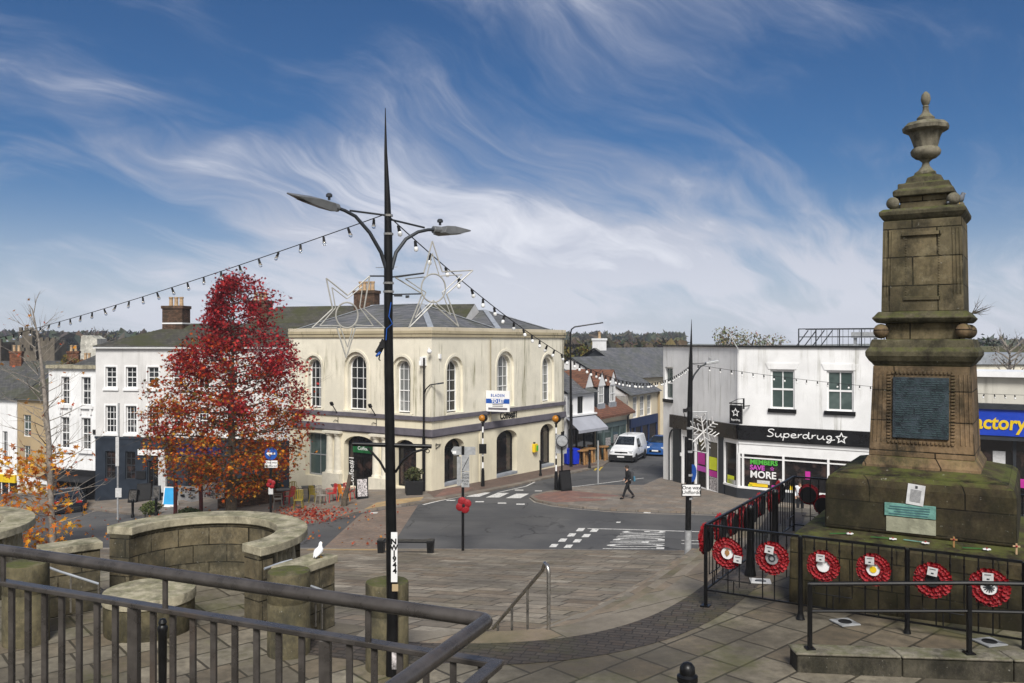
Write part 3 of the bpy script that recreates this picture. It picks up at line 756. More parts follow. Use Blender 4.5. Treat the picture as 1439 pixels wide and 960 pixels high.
def chimney(par, x, y, z0, z1, w, d, pots, mat='brick_dark', name='chimney', band=True):
    b = MB(); b.b2(x-w/2, x+w/2, y-d/2, y+d/2, z0, z1-.2); b.b2(x-w/2-.06, x+w/2+.06, y-d/2-.06, y+d/2+.06, z1-.2, z1)
    c = b.build(name, m[mat], par)
    if band: q = MB(); q.b2(x-w/2-.02, x+w/2+.02, y-d/2-.02, y+d/2+.02, z1-1.25, z1-1.16); q.build('white_band', m['white'], c)
    for k in range(pots):
        xx = x+(k-(pots-1)/2)*w/max(pots, 1)*.78
        q = MB(); q.lathe([(.15, z1), (.13, z1+.1), (.12, z1+.5), (.15, z1+.52), (.15, z1+.62), (.1, z1+.62)], 10, (xx, y, 0)); q.build('chimney_pot', m['pot'], c, smooth=True)
    return c
chimney(gh, gx(204), 3.6, 7.5, 10.75, 1.5, 1.0, 3)
# higher mossy house behind
loc2, rz2, _ = frame_from((-20.5, 59.5), (-5, 54.5))
bh = thing('house_behind', 'house behind the corner building showing a long mossy slate roof and brick chimneys', 'house', loc2, rz2)
b = MB(); b.b2(0, 17.5, 0, 8, -3, 8.4); b.build('wall', m['grey_wall'], bh)
b = MB(); b.quad((-.3, -.3, 8.3), (17.6, -.3, 8.3), (17.6, 4, 10.85), (2.2, 4, 10.85)); b.quad((-.3, 8.3, 8.3), (-.3, -.3, 8.3), (2.2, 4, 10.85), (2.2, 4.001, 10.85)); b.quad((17.6, 8.3, 8.3), (-.3, 8.3, 8.3), (2.2, 4, 10.85), (17.6, 4, 10.85)); b.build('roof', m['slate_moss'], bh)
b = MB(); b.quad((17.59, -.3, 8.3), (17.59, 8.3, 8.3), (17.59, 4, 10.85), (17.59, 3.99, 10.85)); b.build('gable', m['grey_wall'], bh)
chimney(bh, 1.0, 3.6, 8.6, 11.3, 1.5, .9, 3, band=True)
chimney(bh, 10.6, 1.8, 9.0, 11.75, 1.55, .8, 4, 'brick_dark', band=False)
b = MB(); b.tube([(12.3, 1.8, 9.5), (12.3, 1.8, 13.4)], .03, 5); b.tube([(11.3, 1.8, 13.3), (12.9, 1.8, 13.3)], .02, 5)
for k in range(6): b.tube([(11.4+k*.2, 1.6, 13.3), (11.4+k*.2, 2.0, 13.3)], .012, 4)
b.build('aerial', m['galv'], bh)

WA = GA+Vector((-.932, .363))*4.35
loc, rz, WL = frame_from(WA, GA)
def wx(px): return tpix(px, WA, GA)
wh = thing('terrace_house', 'narrow white house with tall sash windows on brackets over a black shopfront', 'house', (loc[0]+.05, loc[1]+.12, 0), rz)
wins = [(wx(84.5), wx(96), 4.1, 5.95), (wx(113), wx(126), 4.1, 5.95), (wx(83.5), wx(96), 1.15, 3.25), (wx(113), wx(126), 1.15, 3.25)]
b = MB(); b.skin(rect(0, WL, -.2, 6.5), [rect(*w) for w in wins], 0, .16); b.b2(0, .2, .001, 8, -5, 6.5); b.build('wall', m['white_wall'], wh)
for k, w in enumerate(wins):
    window(wh, *w, .10, 0, 2, 4, fr=.06, gm='glass_m')
    s = MB(); s.ringxz(rect(w[0]-.1, w[1]+.1, w[2]-.02, w[3]+.1), rect(w[0], w[1], w[2]-.01, w[3]), -.03, .0); s.b2(w[0]-.22, w[1]+.22, -.14, -.03, w[2]-.24, w[2]-.06)
    if k < 2:
        for x in (w[0]-.05, w[1]+.05): s.b2(x-.06, x+.06, -.12, -.0, w[2]-.62, w[2]-.24)
    s.build('sill', m['white'], wh)
b = MB(); b.b2(-.05, WL, -.2, 8, 6.5, 6.72); b.build('parapet', m['coping'], wh)
b = MB(); b.quad((1.5, .5, 6.7), (WL, .5, 6.7), (WL, 3.5, 8.6), (WL-.01, 3.5, 8.6)); b.quad((1.5, .5, 6.7), (WL, 3.5, 8.6), (WL, 6, 6.7), (1.5, 6, 6.7)); b.build('roof', m['slate_dark'], wh)
b = MB(); b.b2(0, WL, .5, .6, -5, -.2); b.b2(0, .18, -.02, .5, -5, -.2); b.b2(WL-.18, WL, -.02, .5, -5, -.2); b.b2(-.02, WL, -.2, .0, -.55, -.2); b.build('shopfront', m['dark'], wh)
b = MB(); b.quad((0, -.2, -.56), (WL, -.2, -.56), (WL, -1.0, -.85), (0, -1.0, -.85)); b.build('canopy', m['blackm'], wh)
b = MB()
for k in range(5): b.b2(.25+k*.85, .31+k*.85, .40, .49, -4.4, -.7)
b.build('shop_glazing_bar', m['charcoal'], wh)
b = MB(); b.b2(WL-.35, WL-.1, -.06, 0, 2.2, 2.5); b.build('alarm_box', m['black'], wh)

# houses further down the street
def plain_house(name, label, A, B, zb, ze, ridge, dep, wm, rm, wins, gm='glass', extra=None):
    loc, rz, L = frame_from(A, B); h = thing(name, label, 'house', loc, rz)
    b = MB(); b.skin(rect(0, L, zb, ze), [rect(*w) for w in wins], 0, .14)
    b.b2(0, .2, .001, dep, zb, ze); b.b2(L-.2, L, .001, dep, zb, ze); b.b2(.2, L-.2, dep-.2, dep, zb, ze); b.build('wall', m[wm], h)
    for w in wins: window(h, *w, .09, 0, 2, 3, fr=.06, gm=gm)
    b = MB(); b.quad((-.1, -.3, ze-.05), (L+.1, -.3, ze-.05), (L+.1, dep/2, ridge), (-.1, dep/2, ridge)); b.quad((L+.1, dep+.3, ze-.05), (-.1, dep+.3, ze-.05), (-.1, dep/2, ridge), (L+.1, dep/2, ridge)); b.build('roof', m[rm], h)
    b = MB()
    for x in (0, L):
        b.f([b.v(p) for p in ((x, 0, ze-.05), (x, dep, ze-.05), (x, dep/2, ridge-.03))])
    b.build('gable', m[wm], h)
    return h, L
A, B = Vector((-38.8, 67.0)), Vector((-35.2, 65.0))
h, L = plain_house('shop_house', 'small beige house with one window over a white shopfront beyond the bare tree', A, B, -6, 3.9, 5.6, 6, 'beige_wall', 'slate_moss', [(tpix(33, A, B), tpix(44, A, B), .9, 2.6), (tpix(34, A, B), tpix(43, A, B), -1.8, .2)], 'glass_g')
b = MB(); b.b2(.1, L, -.12, -.0, -2.6, -2.2)
for x in (.15, 1.2, 2.3, L-.2): b.b2(x, x+.18, -.1, 0, -6, -2.6)
b.build('shopfront', m['white'], h)
b = MB(); b.b2(0, L, -.06, .0, 3.75, 3.95); b.build('eaves_board', m['white'], h)
A, B = Vector((-44.5, 69.2)), Vector((-38.9, 67.1))
h, L = plain_house('shop_house', 'white house at the left edge over a black shop with a yellow fascia', A, B, -6, 3.8, 5.8, 6, 'white_wall', 'slate_dark', [(tpix(4, A, B), tpix(11, A, B), -1.2, 1.2), (tpix(-12, A, B), tpix(-5, A, B), -1.2, 1.2)])
b = MB(); b.b2(.0, L, -.2, -.0, -2.8, -2.2); b.build('fascia', m['yellow'], h)
b = MB(); b.b2(.0, L, -.08, -.0, -6, -2.8); b.build('shopfront', m['dark'], h)
b = MB()
for k in range(7): b.b2(.4+k*.8, .5+k*.8, -.12, -.08, -6, -2.8)
b.build('shop_glazing_bar', m['white'], h)
for i, (x, Y, w, ze, zr, dep, wm, rm, ch, rot, lab) in enumerate([
    (-47, 84, 12, 2.6, 6.3, 9, 'brick', 'slate_dark', 2, .2, 'brick house with dark slate roof rising behind the beige house'),
    (-39.5, 77, 6.2, 2.9, 5.6, 7, 'brick', 'slate_moss', 1, -.3, 'low brick house with mossy roof between the beige house and the castle'),
    (-55, 76, 8, 2.5, 5.0, 8, 'beige_wall', 'slate_dark', 0, .4, 'low dark roofed house behind the white shop at the left edge'),
    (-37, 92, 6, 5.2, 7.3, 7, 'brick_dark', 'tile', 0, .1, 'house with red clay roof just showing over the white terrace')]):
    A = Vector((x-w/2*math.cos(rot), Y-w/2*math.sin(rot))); B = Vector((x+w/2*math.cos(rot), Y+w/2*math.sin(rot)))
    h, L = plain_house('back_house', lab, A, B, -6, ze, zr, dep, wm, rm, [])
    for k in range(ch): chimney(h, L*(.25+.45*k), dep/2-.3, zr-1.6, zr+1.0, 1.1, .7, 2, 'brick', band=False)
# castle far behind
ct = thing('castle', 'ruined dark stone castle towers with battlements beyond the rooftops', 'castle', (-71, 118, 0), .1)
def tower(x, y, w, d, z1, name='tower'):
    b = MB(); b.b2(x-w/2, x+w/2, y-d/2, y+d/2, -8, z1); k = 5
    for i in range(k):
        if i % 2 == 0:
            xx = x-w/2+(i+.5)*w/k; b.b2(xx-w/k/2, xx+w/k/2, y-d/2, y-d/2+.5, z1, z1+.45)
    b.b2(x-.25, x+.25, y-d/2-.05, y-d/2+.2, z1-3.2, z1-1.8)
    b.build(name, m['castle'], ct)
tower(0, 0, 2.6, 4, 8.2); tower(2.4, 3, 2.6, 4, 7.4); tower(1.6, 6, 1.8, 3, 9.9); tower(4.2, 1, 2.0, 3, 7.0); tower(5.6, 3, 1.8, 3, 8.2); tower(7.3, 0, 1.9, 4, 8.4)
wt = thing('ruined_tower', 'pale limewashed ruined wall standing above the narrow white house roof', 'ruin', (-46.5, 92, 0), .05)
b = MB(); b.pxz([(0, -6), (1.8, -6), (1.8, 7.3), (1.75, 8.6), (1.4, 8.7), (1.1, 8.95), (.8, 8.75), (.4, 9.0), (.1, 8.9), (0, 8)], 0, 2.5); b.build('wall', stone('limewash', (.55, .53, .47), dk=.45, ms=.5, scale=.5), wt)
# ---- chemist's shop on the right
S0, S1 = Vector((9.3, 52.5)), Vector((11.94, 44.9)); SD = Vector((.85, -.527)).normalized(); S2 = S1+SD*10.4
loc, rz, SL = frame_from(S1, S2)
sb = thing('chemist_shop', 'white two storey corner shop with black fascia opposite the square', 'building', loc, rz)
d0 = Vector(S0-S1); ang = math.atan2(-(d0.y), -(d0.x))-rz
LL = d0.length
MLs = Matrix.Rotation(ang, 4, 'Z') @ Matrix.Translation((-LL, 0, 0))   # left face: x from its far end to the bend
def sx(px): return tpix(px, S1, S2)
def lxs(px): return tpix(px, S0, S1)
upw = [(sx(1083), sx(1117), 4.85, 6.85), (sx(1162), sx(1200), 4.85, 6.85), (7.6, 8.9, 4.85, 6.85)]
upl = [(.15, 1.15, 4.8, 6.75)]
b = MB(); b.skin(rect(0, SL, 3.9, 8.0), [rect(*w) for w in upw], 0, .16)
b.M = MLs; b.skin(rect(0, LL, 3.9, 8.0), [rect(*w) for w in upl], 0, .2); b.skin(rect(0, 1.25, -1.5, 3.9), [arch(.75, 1.22, -1.5, 2.9, .4)], 0, .15); b.b2(0, .2, .001, 8, -1.5, 8.0)
b.M = Matrix.Identity(4); b.b2(SL-.2, SL, .001, 9, -1.5, 8.0)
b.build('wall', m['white_wall'], sb)
b = MB(); b.M = MLs; b.b2(.72, 1.24, .14, .2, -1.5, 2.9); b.build('blocked_doorway', m['white_wall'], sb)
b = MB(); b.M = MLs; b.tube([(.76, -.02, -.4), (.76, -.02, 2.4), (.85, -.02, 2.75), (1.05, -.02, 2.95), (1.22, -.02, 3.0)], .05, 6); b.build('arch_trim', m['charcoal'], sb)
b = MB(); b.b2(-.05, SL, -.1, .3, 8.0, 8.09); b.M = MLs; b.b2(-.1, LL, -.1, .3, 8.001, 8.092); b.build('roof_coping', m['fascia'], sb)
b = MB(); b.f([b.v(p) for p in ((0.1, .3, 7.8), (SL, .3, 7.8), (SL, 9, 7.8), (-4, 9, 7.8))]); b.build('roof', m['lead'], sb)
for w in upw:
    window(sb, *w, .10, 0, 2, 2, fr=.09, bar=.05, gm='glass_g')
    s = MB(); s.b2(w[0]-.1, w[1]+.1, -.1, .02, w[2]-.2, w[2]); s.build('sill', m['black'], sb)
    s = MB(); c = (w[0]+w[1])/2; hw = (w[1]-w[0])/2
    s.pxz([(c-hw-.1, w[3]+.03), (c+hw+.1, w[3]+.03), (c+hw+.25, w[3]+.34), (c-hw-.25, w[3]+.34)], -.03, 0.0); s.build('lintel', m['white_wall'], sb)
window(sb, *upl[0], .13, 0, 1, 2, fr=.09, bar=.05, gm='glass_g', M=MLs)
s = MB(); s.M = MLs; s.b2(.08, 1.2, -.1, .02, 4.6, 4.8); s.build('sill', m['black'], sb)
# fascia
b = MB(); b.b2(0, SL, -.2, 0, 3.15, 3.92); b.build('fascia', m['fascia'], sb)
b = MB(); b.M = MLs; b.b2(1.1, LL, -.2, -.001, 3.15, 3.92); b.build('fascia', paint('brown_black_fascia', (.022, .017, .015), .3, .2, 2), sb)
# flowing shop name drawn as one-line strokes
def stroke_word(par):
    u_ = [(0, 1), (-.04, .4), (.14, .03), (.48, .1), (.7, .6), (.74, 1), (.73, .3), (.86, .0), (1.06, .12)]
    r_ = [(0, 1), (0, .45), (-.03, 0), (.02, .5), (.2, .86), (.5, .98)]
    W = [[(.98, 1.62), (.7, 1.86), (.28, 1.78), (.12, 1.42), (.45, 1.1), (.85, .82), (.92, .35), (.55, .02), (.05, .12)],
         [(x+1.25, z) for x, z in u_], [(2.46, 1), (2.43, .2), (2.36, -.75)], [(2.44, .6), (2.72, .98), (3.08, .9), (3.2, .48), (2.98, .05), (2.62, .04), (2.44, .3)],
         [(3.42, .48), (3.8, .5), (4.12, .6), (4.02, .92), (3.72, 1.0), (3.46, .76), (3.42, .35), (3.66, .03), (4.05, .05), (4.28, .24)],
         [(x+4.46, z) for x, z in r_], [(5.78, .78), (5.48, 1.0), (5.14, .8), (5.1, .32), (5.36, .0), (5.68, .18), (5.82, .7), (5.88, 1.9), (5.86, .3), (5.98, .0), (6.18, .12)],
         [(x+6.38, z) for x, z in r_], [(x+7.12, z) for x, z in u_], [(9.0, .78), (8.72, 1.0), (8.38, .8), (8.34, .35), (8.6, .02), (8.9, .24), (9.02, .95), (8.98, -.4), (8.72, -.74), (8.36, -.56), (8.7, -.15), (9.5, .12)]]
    b = MB()
    for w in W:
        pts = [Vector((1.5+x*.352+.02*z, -.212, 3.41+z*.215)) for x, z in w]
        for _ in range(2): pts = [pts[0]]+[p for a_, c_ in zip(pts, pts[1:]) for p in (a_*.75+c_*.25, a_*.25+c_*.75)]+[pts[-1]]
        b.tube(pts, .027, 6)
    b.build('lettering', m['white'], par)
stroke_word(sb)
b = MB(); b.tube([(-.05, -.03, 4.0), (-.05, -.03, 7.9)], .03, 6); b.build('conduit', m['white_wall'], sb)
def star(c, r, r2, n=5, a0=math.pi/2):
    return [(c[0]+(r if k % 2 == 0 else r2)*math.cos(a0+k*math.pi/n), c[1]+(r if k % 2 == 0 else r2)*math.sin(a0+k*math.pi/n)) for k in range(2*n)]
b = MB(); b.ringxz(star((5.15, 3.53), .3, .15), star((5.15, 3.53), .2, .09), -.23, -.2); b.build('star_emblem', m['white'], sb)
# shop front, main face
b = MB(); b.b2(0, SL, -.1, 0, 2.95, 3.15); b.b2(0, SL, -.06, 0, 2.55, 2.95); b.build('lintel', m['white'], sb)
b = MB(); b.b2(-.1, SL, -.12, .1, -1, .62); b.M = MLs; b.b2(6.9, LL, -.12, .1, -1, .6); b.b2(3.75, 6.2, -.1, .1, -1, -.05); b.build('stall_riser', m['charcoal'], sb)
b = MB(); b.b2(-.05, SL, -.14, .08, .62, .72); b.b2(0, SL, -.06, .04, 2.42, 2.55); b.b2(0, SL, -.05, .04, 2.2, 2.26)
for x in (.02, .22, 2.3, 4.5, 6.7, 8.9): b.b2(x-.05, x+.05, -.08, .05, .72, 2.45)
b.M = MLs
b.b2(6.7, LL, -.10, .08, .6, .70); b.b2(6.7, LL, -.06, .04, 2.9, 3.15)
for x in (6.75, 7.95): b.b2(x-.04, x+.04, -.08, .05, .7, 3.0)
b.b2(3.7, 6.25, -.06, .05, -.05, .06); b.b2(2.3, 6.3, -.06, .05, 2.75, 3.15)
for x in (2.35, 3.8, 5.05, 6.2): b.b2(x-.06, x+.06, -.09, .05, -.3, 3.0)
b.build('shopfront_frame', m['white'], sb)
for q_ in ((1.25, 2.05, -.05), (6.22, 6.7, -.1)): b = MB(); b.M = MLs; b.b2(q_[0], q_[1], q_[2], .055, -1, 3.15); b.build('pilaster', m['charcoal'], sb)
b = MB(); b.b2(0, SL, .02, .03, .65, 2.5); b.M = MLs; b.b2(3.8, 6.2, .02, .03, -.1, 2.9); b.b2(6.7, LL, .02, .03, .65, 3.0); b.build('shop_glass', m['shop'], sb)
b = MB(); b.M = MLs; b.b2(2.05, 3.8, .3, .4, -1, 3.1); b.build('doorway', m['dark'], sb)
b = MB(); b.M = MLs; b.b2(2.2, 2.32, -.13, -.03, 1.55, 1.75); b.build('entry_box', m['white'], sb)
# vinyl lettering and posters in the window
for s_, c, z, q in (('MEMBERS', 'green', 2.02, .34), ('SAVE', 'magenta', 1.73, .34), ('MORE', 'white', 1.37, .50)):
    t = text(s_, q, m[c], sb, (.58, -.012, z), name='window_lettering', align='LEFT', ext=.003, off=.012, sx=1.0)
b = MB(); b.ringxz(star((1.72, 1.74), .12, .06), star((1.72, 1.74), .07, .03), -.015, -.005); b.build('star_emblem', m['magenta'], sb)
def posters(items, M=None):
    for (x0, x1, z0, z1, mt) in items:
        b = MB(); b.M = M or Matrix.Identity(4); b.b2(x0, x1, -.02, -.008, z0, z1); b.build('window_poster', m[mt], sb)
posters([(.95, 1.6, .9, 1.1, 'paper'), (.55, 1.5, .76, .94, 'yellow'), (3.38, 3.62, 1.35, 1.75, 'pink'), (2.05, 2.28, .8, 1.25, 'paper'), (2.6, 2.85, .74, .95, 'yellow'), (.5, .7, .74, .85, 'lime'), (1.7, 1.9, .74, .9, 'pink')])
posters([(4.0, 4.75, 1.35, 2.05, 'pink'), (3.95, 4.95, .95, 1.25, 'magenta'), (5.2, 5.98, 1.2, 1.9, 'lime'), (5.2, 6.0, .82, 1.15, 'pink'), (5.25, 6.0, .05, .8, 'poster'), (7.0, 7.6, .72, 1.15, 'lime'), (7.05, 7.75, .72, .95, 'paper')], MLs)
# hanging sign
hs = thing('hanging_sign', 'black square hanging sign with white star outline on an iron bracket', 'sign', (S1.x-.25, S1.y-.35, 0), rz-.25)
b = MB(); b.b2(-.36, .36, -.05, .05, 4.02, 4.98); b.build('board', m['fascia'], hs, bevel=.01)
b = MB(); b.b2(-.40, .46, -.03, .03, 5.04, 5.10); b.b2(.42, .48, -.04, .04, 4.8, 5.36); b.tube([(.44, 0, 5.34), (.1, 0, 5.3), (-.33, 0, 5.1)], .018, 6); b.tube([(-.3, 0, 5.05), (-.3, 0, 4.97)], .02, 5); b.tube([(.3, 0, 5.05), (.3, 0, 4.97)], .02, 5); b.tube([(.45, 0, 4.95), (.5, .5, 4.95)], .03, 5); b.build('bracket', m['black'], hs)
b = MB(); b.ringxz(star((0, 4.6), .24, .12), star((0, 4.6), .16, .075), -.065, -.05); b.build('star_emblem', m['white'], hs)
text('Superdrug', .16, m['white'], hs, (0, -.055, 4.22), sx=.8)
# steel stair and railings on the flat roof
rl = thing('roof_railing', 'grey steel railing and steps on the flat roof of the white chemist shop', 'railing', (S1.x, S1.y, 0), rz)
b = MB(); y0 = 3.2; zb = 7.8
for x in (2.3, 3.2, 4.4, 5.5, 6.6, 7.6, 8.9): b.tube([(x, y0, zb), (x, y0, 9.0)], .035, 6)
for z in (8.98, 8.55): b.tube([(2.3, y0, z), (9.6, y0, z)], .03, 6)
for k in range(26): b.tube([(2.6+k*.28, y0+1.6, zb), (2.6+k*.28, y0+1.6, 8.95)], .012, 4)
b.tube([(2.3, y0+1.6, 8.97), (9.6, y0+1.6, 8.97)], .025, 6); b.build('rail', m['charcoal'], rl)
b = MB()
for k in range(4): b.bar((2.0+k*.42, y0, zb), (2.8+k*.42, y0, 8.9), .05)
b.build('stair', m['charcoal'], rl)
b = MB(); b.b2(4.9, 6.3, y0+.5, y0+1.2, 8.5, 8.8); b.b2(5.0, 5.15, y0+.6, y0+.8, zb, 8.5); b.b2(6.0, 6.15, y0+.6, y0+.8, zb, 8.5); b.b2(6.6, 7.0, y0+.7, y0+1.0, 9.0, 9.3); b.build('plant_unit', m['galv'], rl)
pl = thing('flagpole', 'short leaning white pole on the edge of the chemist shop roof', 'pole', (S1.x-.05, S1.y+.2, 7.95), rz)
b = MB(); b.tube([(.2, -.3, -.15), (-.5, -.1, .95)], .025, 6); b.build('pole', m['galv'], pl)

# ---- discount shop at the right edge, blue sign
FA = S2+SD*.02; FB = FA+SD*10
loc, rz, FL = frame_from(FA, FB)
fb = thing('discount_shop', 'single storey pale shop with a blue and yellow sign at the right edge', 'building', loc, rz)
b = MB(); b.b2(0, FL, 0, 7, 5.45, 6.7); b.b2(0, FL, .5, 7, -1, 5.45); b.build('wall', render_wall('grubby_render', (.55, .53, .47), (.14, .13, .1), .9), fb)
b = MB(); b.b2(0, FL, -.3, 3, 6.7, 6.95); b.build('roof_edge', m['white'], fb)
b = MB(); b.b2(0, FL, -.35, 0, 5.25, 5.5); b.b2(0, FL, -.2, .3, 3.85, 4.05); b.build('canopy', m['charcoal'], fb)
b = MB(); b.b2(0, FL, -.25, 0, 4.06, 5.24); b.build('sign_board', m['blue_sign'], fb)
text('Factory', .86, m['yellow'], fb, (tpix(1399, FA, FB), -.262, 4.62), name='lettering', ext=.02, off=.022, shear=.1, sx=.9)
b = MB(); b.b2(0, FL, .4, .45, .5, 3.85); b.build('shop_glass', m['shop'], fb)
b = MB()
for k in range(6): b.b2(.3+k*1.7, .42+k*1.7, .25, .4, 0, 3.85)
b.b2(0, FL, .25, .4, 0, .5); b.build('shopfront_frame', m['charcoal'], fb)
for k, (x, z, w_, h_, mt) in enumerate([(1.2, 2.6, .5, .7, 'paper'), (2.6, 3.2, .8, .15, 'paper'), (3.4, 2.2, .6, .6, 'sky_board'), (.8, 1.6, .5, .5, 'poster'), (2.2, 1.7, .5, .4, 'pink')]):
    b = MB(); b.b2(x, x+w_, .37, .39, z, z+h_); b.build('window_poster', m[mt], fb)
# flat roofs behind it
for (px0, px1, y0_, y1_, Y, lab, mt) in ((1340, 1500, 497, 512, 62, 'long low grey flat roof behind the discount shop', 'lead'), (1350, 1500, 487, 500, 75, 'olive brown flat roofed block furthest behind the discount shop', 'earth')):
    A = P(px0, y1_, Y); B = P(px1, y0_, Y); q = thing('flat_roof_block', lab, 'building', (A.x, Y, 0))
    b = MB(); b.b2(0, B.x-A.x, 0, 8, -3, A.z); b.build('wall', m['offwhite'], q)
    b = MB(); b.b2(-.2, B.x-A.x, -.2, 8, A.z, B.z); b.build('roof', m[mt], q)

# ---- little High Street houses beyond
HD = Vector((.545, .838))
def front(A, B, name, label, zb, ze, wins, wm, dep=6, gm='glass'):
    loc, rz, L = frame_from(A, B); h = thing(name, label, 'building', loc, rz)
    b = MB(); b.skin(rect(0, L, zb, ze), [rect(*w) for w in wins], 0, .14); b.b2(0, .15, .001, dep, zb, ze); b.b2(L-.15, L, .001, dep, zb, ze); b.build('wall', m[wm], h)
    return h, L
A, B = Vector((3.9, 60.2)), Vector((6.05, 62.9))
def q(px): return tpix(px, A, B)
w1 = [(q(796.5), q(806), 3.12, 4.35), (q(812), q(820.5), 3.12, 4.35)]
h, L = front(A, B, 'awning_shop', 'small white shop with slate roof and a grey awning next to the cream building', -1.2, 4.6, w1, 'white_wall')
for w in w1: window(h, *w, .09, 0, 1, 1, fr=.05, fm='charcoal')
b = MB(); b.quad((-.2, -.3, 4.6), (L+.25, -.3, 4.6), (L-.4, 3.6, 6.9), (-.2, 3.6, 6.9)); b.build('roof', m['slate'], h)
b = MB(); b.f([b.v(p) for p in ((-.25, -.02, 2.98), (L+.05, -.02, 2.98), (L+.05, -1.15, 2.1), (-.25, -1.15, 2.1))]); b.b2(-.25, L+.05, -1.18, -1.13, 1.9, 2.1); b.build('awning', m['awning'], h)
b = MB(); b.b2(.1, L-.1, -.06, .0, -1.2, 2.1); b.build('shopfront', m['shop'], h)
b = MB()
for x in (.1, 1.0, 2.0, L-.2): b.b2(x, x+.12, -.12, -.06, -1.2, 2.15)
b.build('shopfront_frame', m['black'], h)
b = MB(); b.b2(-.1, L+.1, -.2, 0, 2.98, 3.1); b.build('awning_box', m['white'], h)

A, B = Vector((6.1, 63.0)), Vector((9.3, 68.4))
def q(px): return tpix(px, A, B)
h, L = front(A, B, 'dormer_shop', 'cream shop with an orange tiled roof and three white gabled dormers', -1.4, 2.95, [], 'cream_far')
b = MB(); b.quad((-.2, -.5, 2.75), (L+.3, -.5, 2.75), (L+.1, 1.0, 3.75), (-.1, 1.0, 3.75)); b.quad((-.1, 1.0, 3.75), (L+.1, 1.0, 3.75), (L-.1, 3.2, 6.0), (.1, 3.2, 6.0)); b.b2(-.1, L+.1, -.6, -.5, 2.6, 2.76); b.build('roof', m['tile'], h)
for px in (832, 849.5, 865.5):
    x = q(px)+.05; d = MB(); d.pxz([(x-.62, 3.35), (x+.62, 3.35), (x+.62, 5.0), (x-.62, 5.0)], .35, 2.5); dm = d.build('dormer', m['charcoal'], h)
    e = MB(); e.pxz([(x-.72, 4.95), (x+.72, 4.95), (x, 6.05)], .22, .34); e.build('pediment', m['white'], dm)
    e = MB(); e.quad((x-.8, .15, 4.9), (x, .15, 6.12), (x, 3.4, 6.12), (x-.8, 3.4, 4.9)); e.quad((x+.8, .15, 4.9), (x, .15, 6.12), (x, 3.4, 6.12), (x+.8, 3.4, 4.9)); e.build('dormer_roof', m['tile'], dm)
    window(dm, x-.5, x+.5, 3.6, 4.95, .26, 0, 3, 2, fr=.09, gm='glass_l')
    e = MB(); e.b2(x-.6, x+.6, .2, .34, 3.2, 3.58); e.build('apron', m['lead'], dm)
b = MB(); b.b2(.2, L-.7, -.06, .0, -1.4, 1.9); b.build('shop_glass', m['glass_g'], h)
b = MB(); b.b2(.1, L-.6, -.14, .0, 1.75, 2.1); b.b2(.1, L-.6, -.1, .0, -1.4, -.75)
for x in (.1, 1.35, 2.8, 4.3, L-.8): b.b2(x, x+.16, -.12, -.06, -1.4, 1.8)
b.build('shopfront', m['teal_shop'], h)
for k, (x, z, s_) in enumerate([(1.8, .4, .9), (3.3, .5, .8), (2.0, -.5, .6), (3.6, -.5, .7)]):
    b = MB(); b.b2(x, x+s_, -.075, -.065, z, z+.6); b.build('window_poster', m['poster'], h)
b = MB(); b.tube([(L-.25, -.3, 2.7), (L-.25, -.1, 2.3), (L-.25, -.1, -1.3)], .06, 6); b.build('downpipe', m['blackm'], h)

A, B = Vector((9.35, 69.0)), Vector((12.9, 75.4))
def q(px): return tpix(px, A, B)
w1 = [(q(890), q(896.5), 2.0, 3.75), (q(900), q(906.5), 2.0, 3.75), (q(910), q(916), 2.0, 3.75)]
h, L = front(A, B, 'gable_shop', 'cream gabled building with three narrow windows over a navy shopfront', -1.6, 4.05, w1, 'cream_far', 8)
for w in w1: window(h, *w, .09, 0, 2, 3, fr=.08, gm='glass_l')
b = MB(); b.quad((-.2, -.35, 3.95), (L+.2, -.35, 3.95), (L+.2, 5.0, 7.0), (-.2, 5.0, 7.0)); b.quad((-.2, 10.3, 3.95), (L+.2, 10.3, 3.95), (L+.2, 5.0, 7.0), (-.2, 5.0, 7.0)); b.build('roof', m['slate'], h)
b = MB(); b.f([b.v(p) for p in ((0, 0, 3.9), (0, 10, 3.9), (0, 5.0, 6.9))]); b.b2(-.0, .1, 0, 10, -1.5, 3.9); b.build('gable', m['grey_wall'], h)
b = MB(); b.b2(.3, L-.4, -.14, .0, 1.25, 2.0); b.b2(.3, L-.4, -.1, .0, -1.6, -1.0)
for x in (.3, 1.3, 2.9, 4.6, L-.6): b.b2(x, x+.2, -.12, -.04, -1.6, 1.3)
b.build('shopfront', m['navy_shop'], h)
b = MB(); b.b2(.4, L-.5, -.04, .0, -1.1, 1.3); b.build('shop_glass', m['shop'], h)
b = MB(); b.tube([(L-.1, -.12, 3.9), (L-.1, -.12, -1.6)], .1, 6); b.build('downpipe', m['beige_wall'], h)
A, B = Vector((11.2, 77.5)), Vector((19, 86))
h, L = front(A, B, 'gable_shop', 'tall dark gabled house with a white chimney furthest up the street', -2, 5.2, [], 'cream_far', 8)
b = MB(); b.quad((-.3, -.4, 5.0), (L, -.4, 5.0), (L, 4.5, 7.7), (-.3, 4.5, 7.7)); b.quad((-.3, 9.4, 5.0), (L, 9.4, 5.0), (L, 4.5, 7.7), (-.3, 4.5, 7.7)); b.build('roof', m['slate'], h)
b = MB(); b.f([b.v(p) for p in ((0, 0, 5.0), (0, 9, 5.0), (0, 4.5, 7.55))]); b.build('gable', m['charcoal'], h)
chimney(h, .6, 4.5, 7.0, 8.6, 1.0, .9, 1, 'white_wall', band=False)
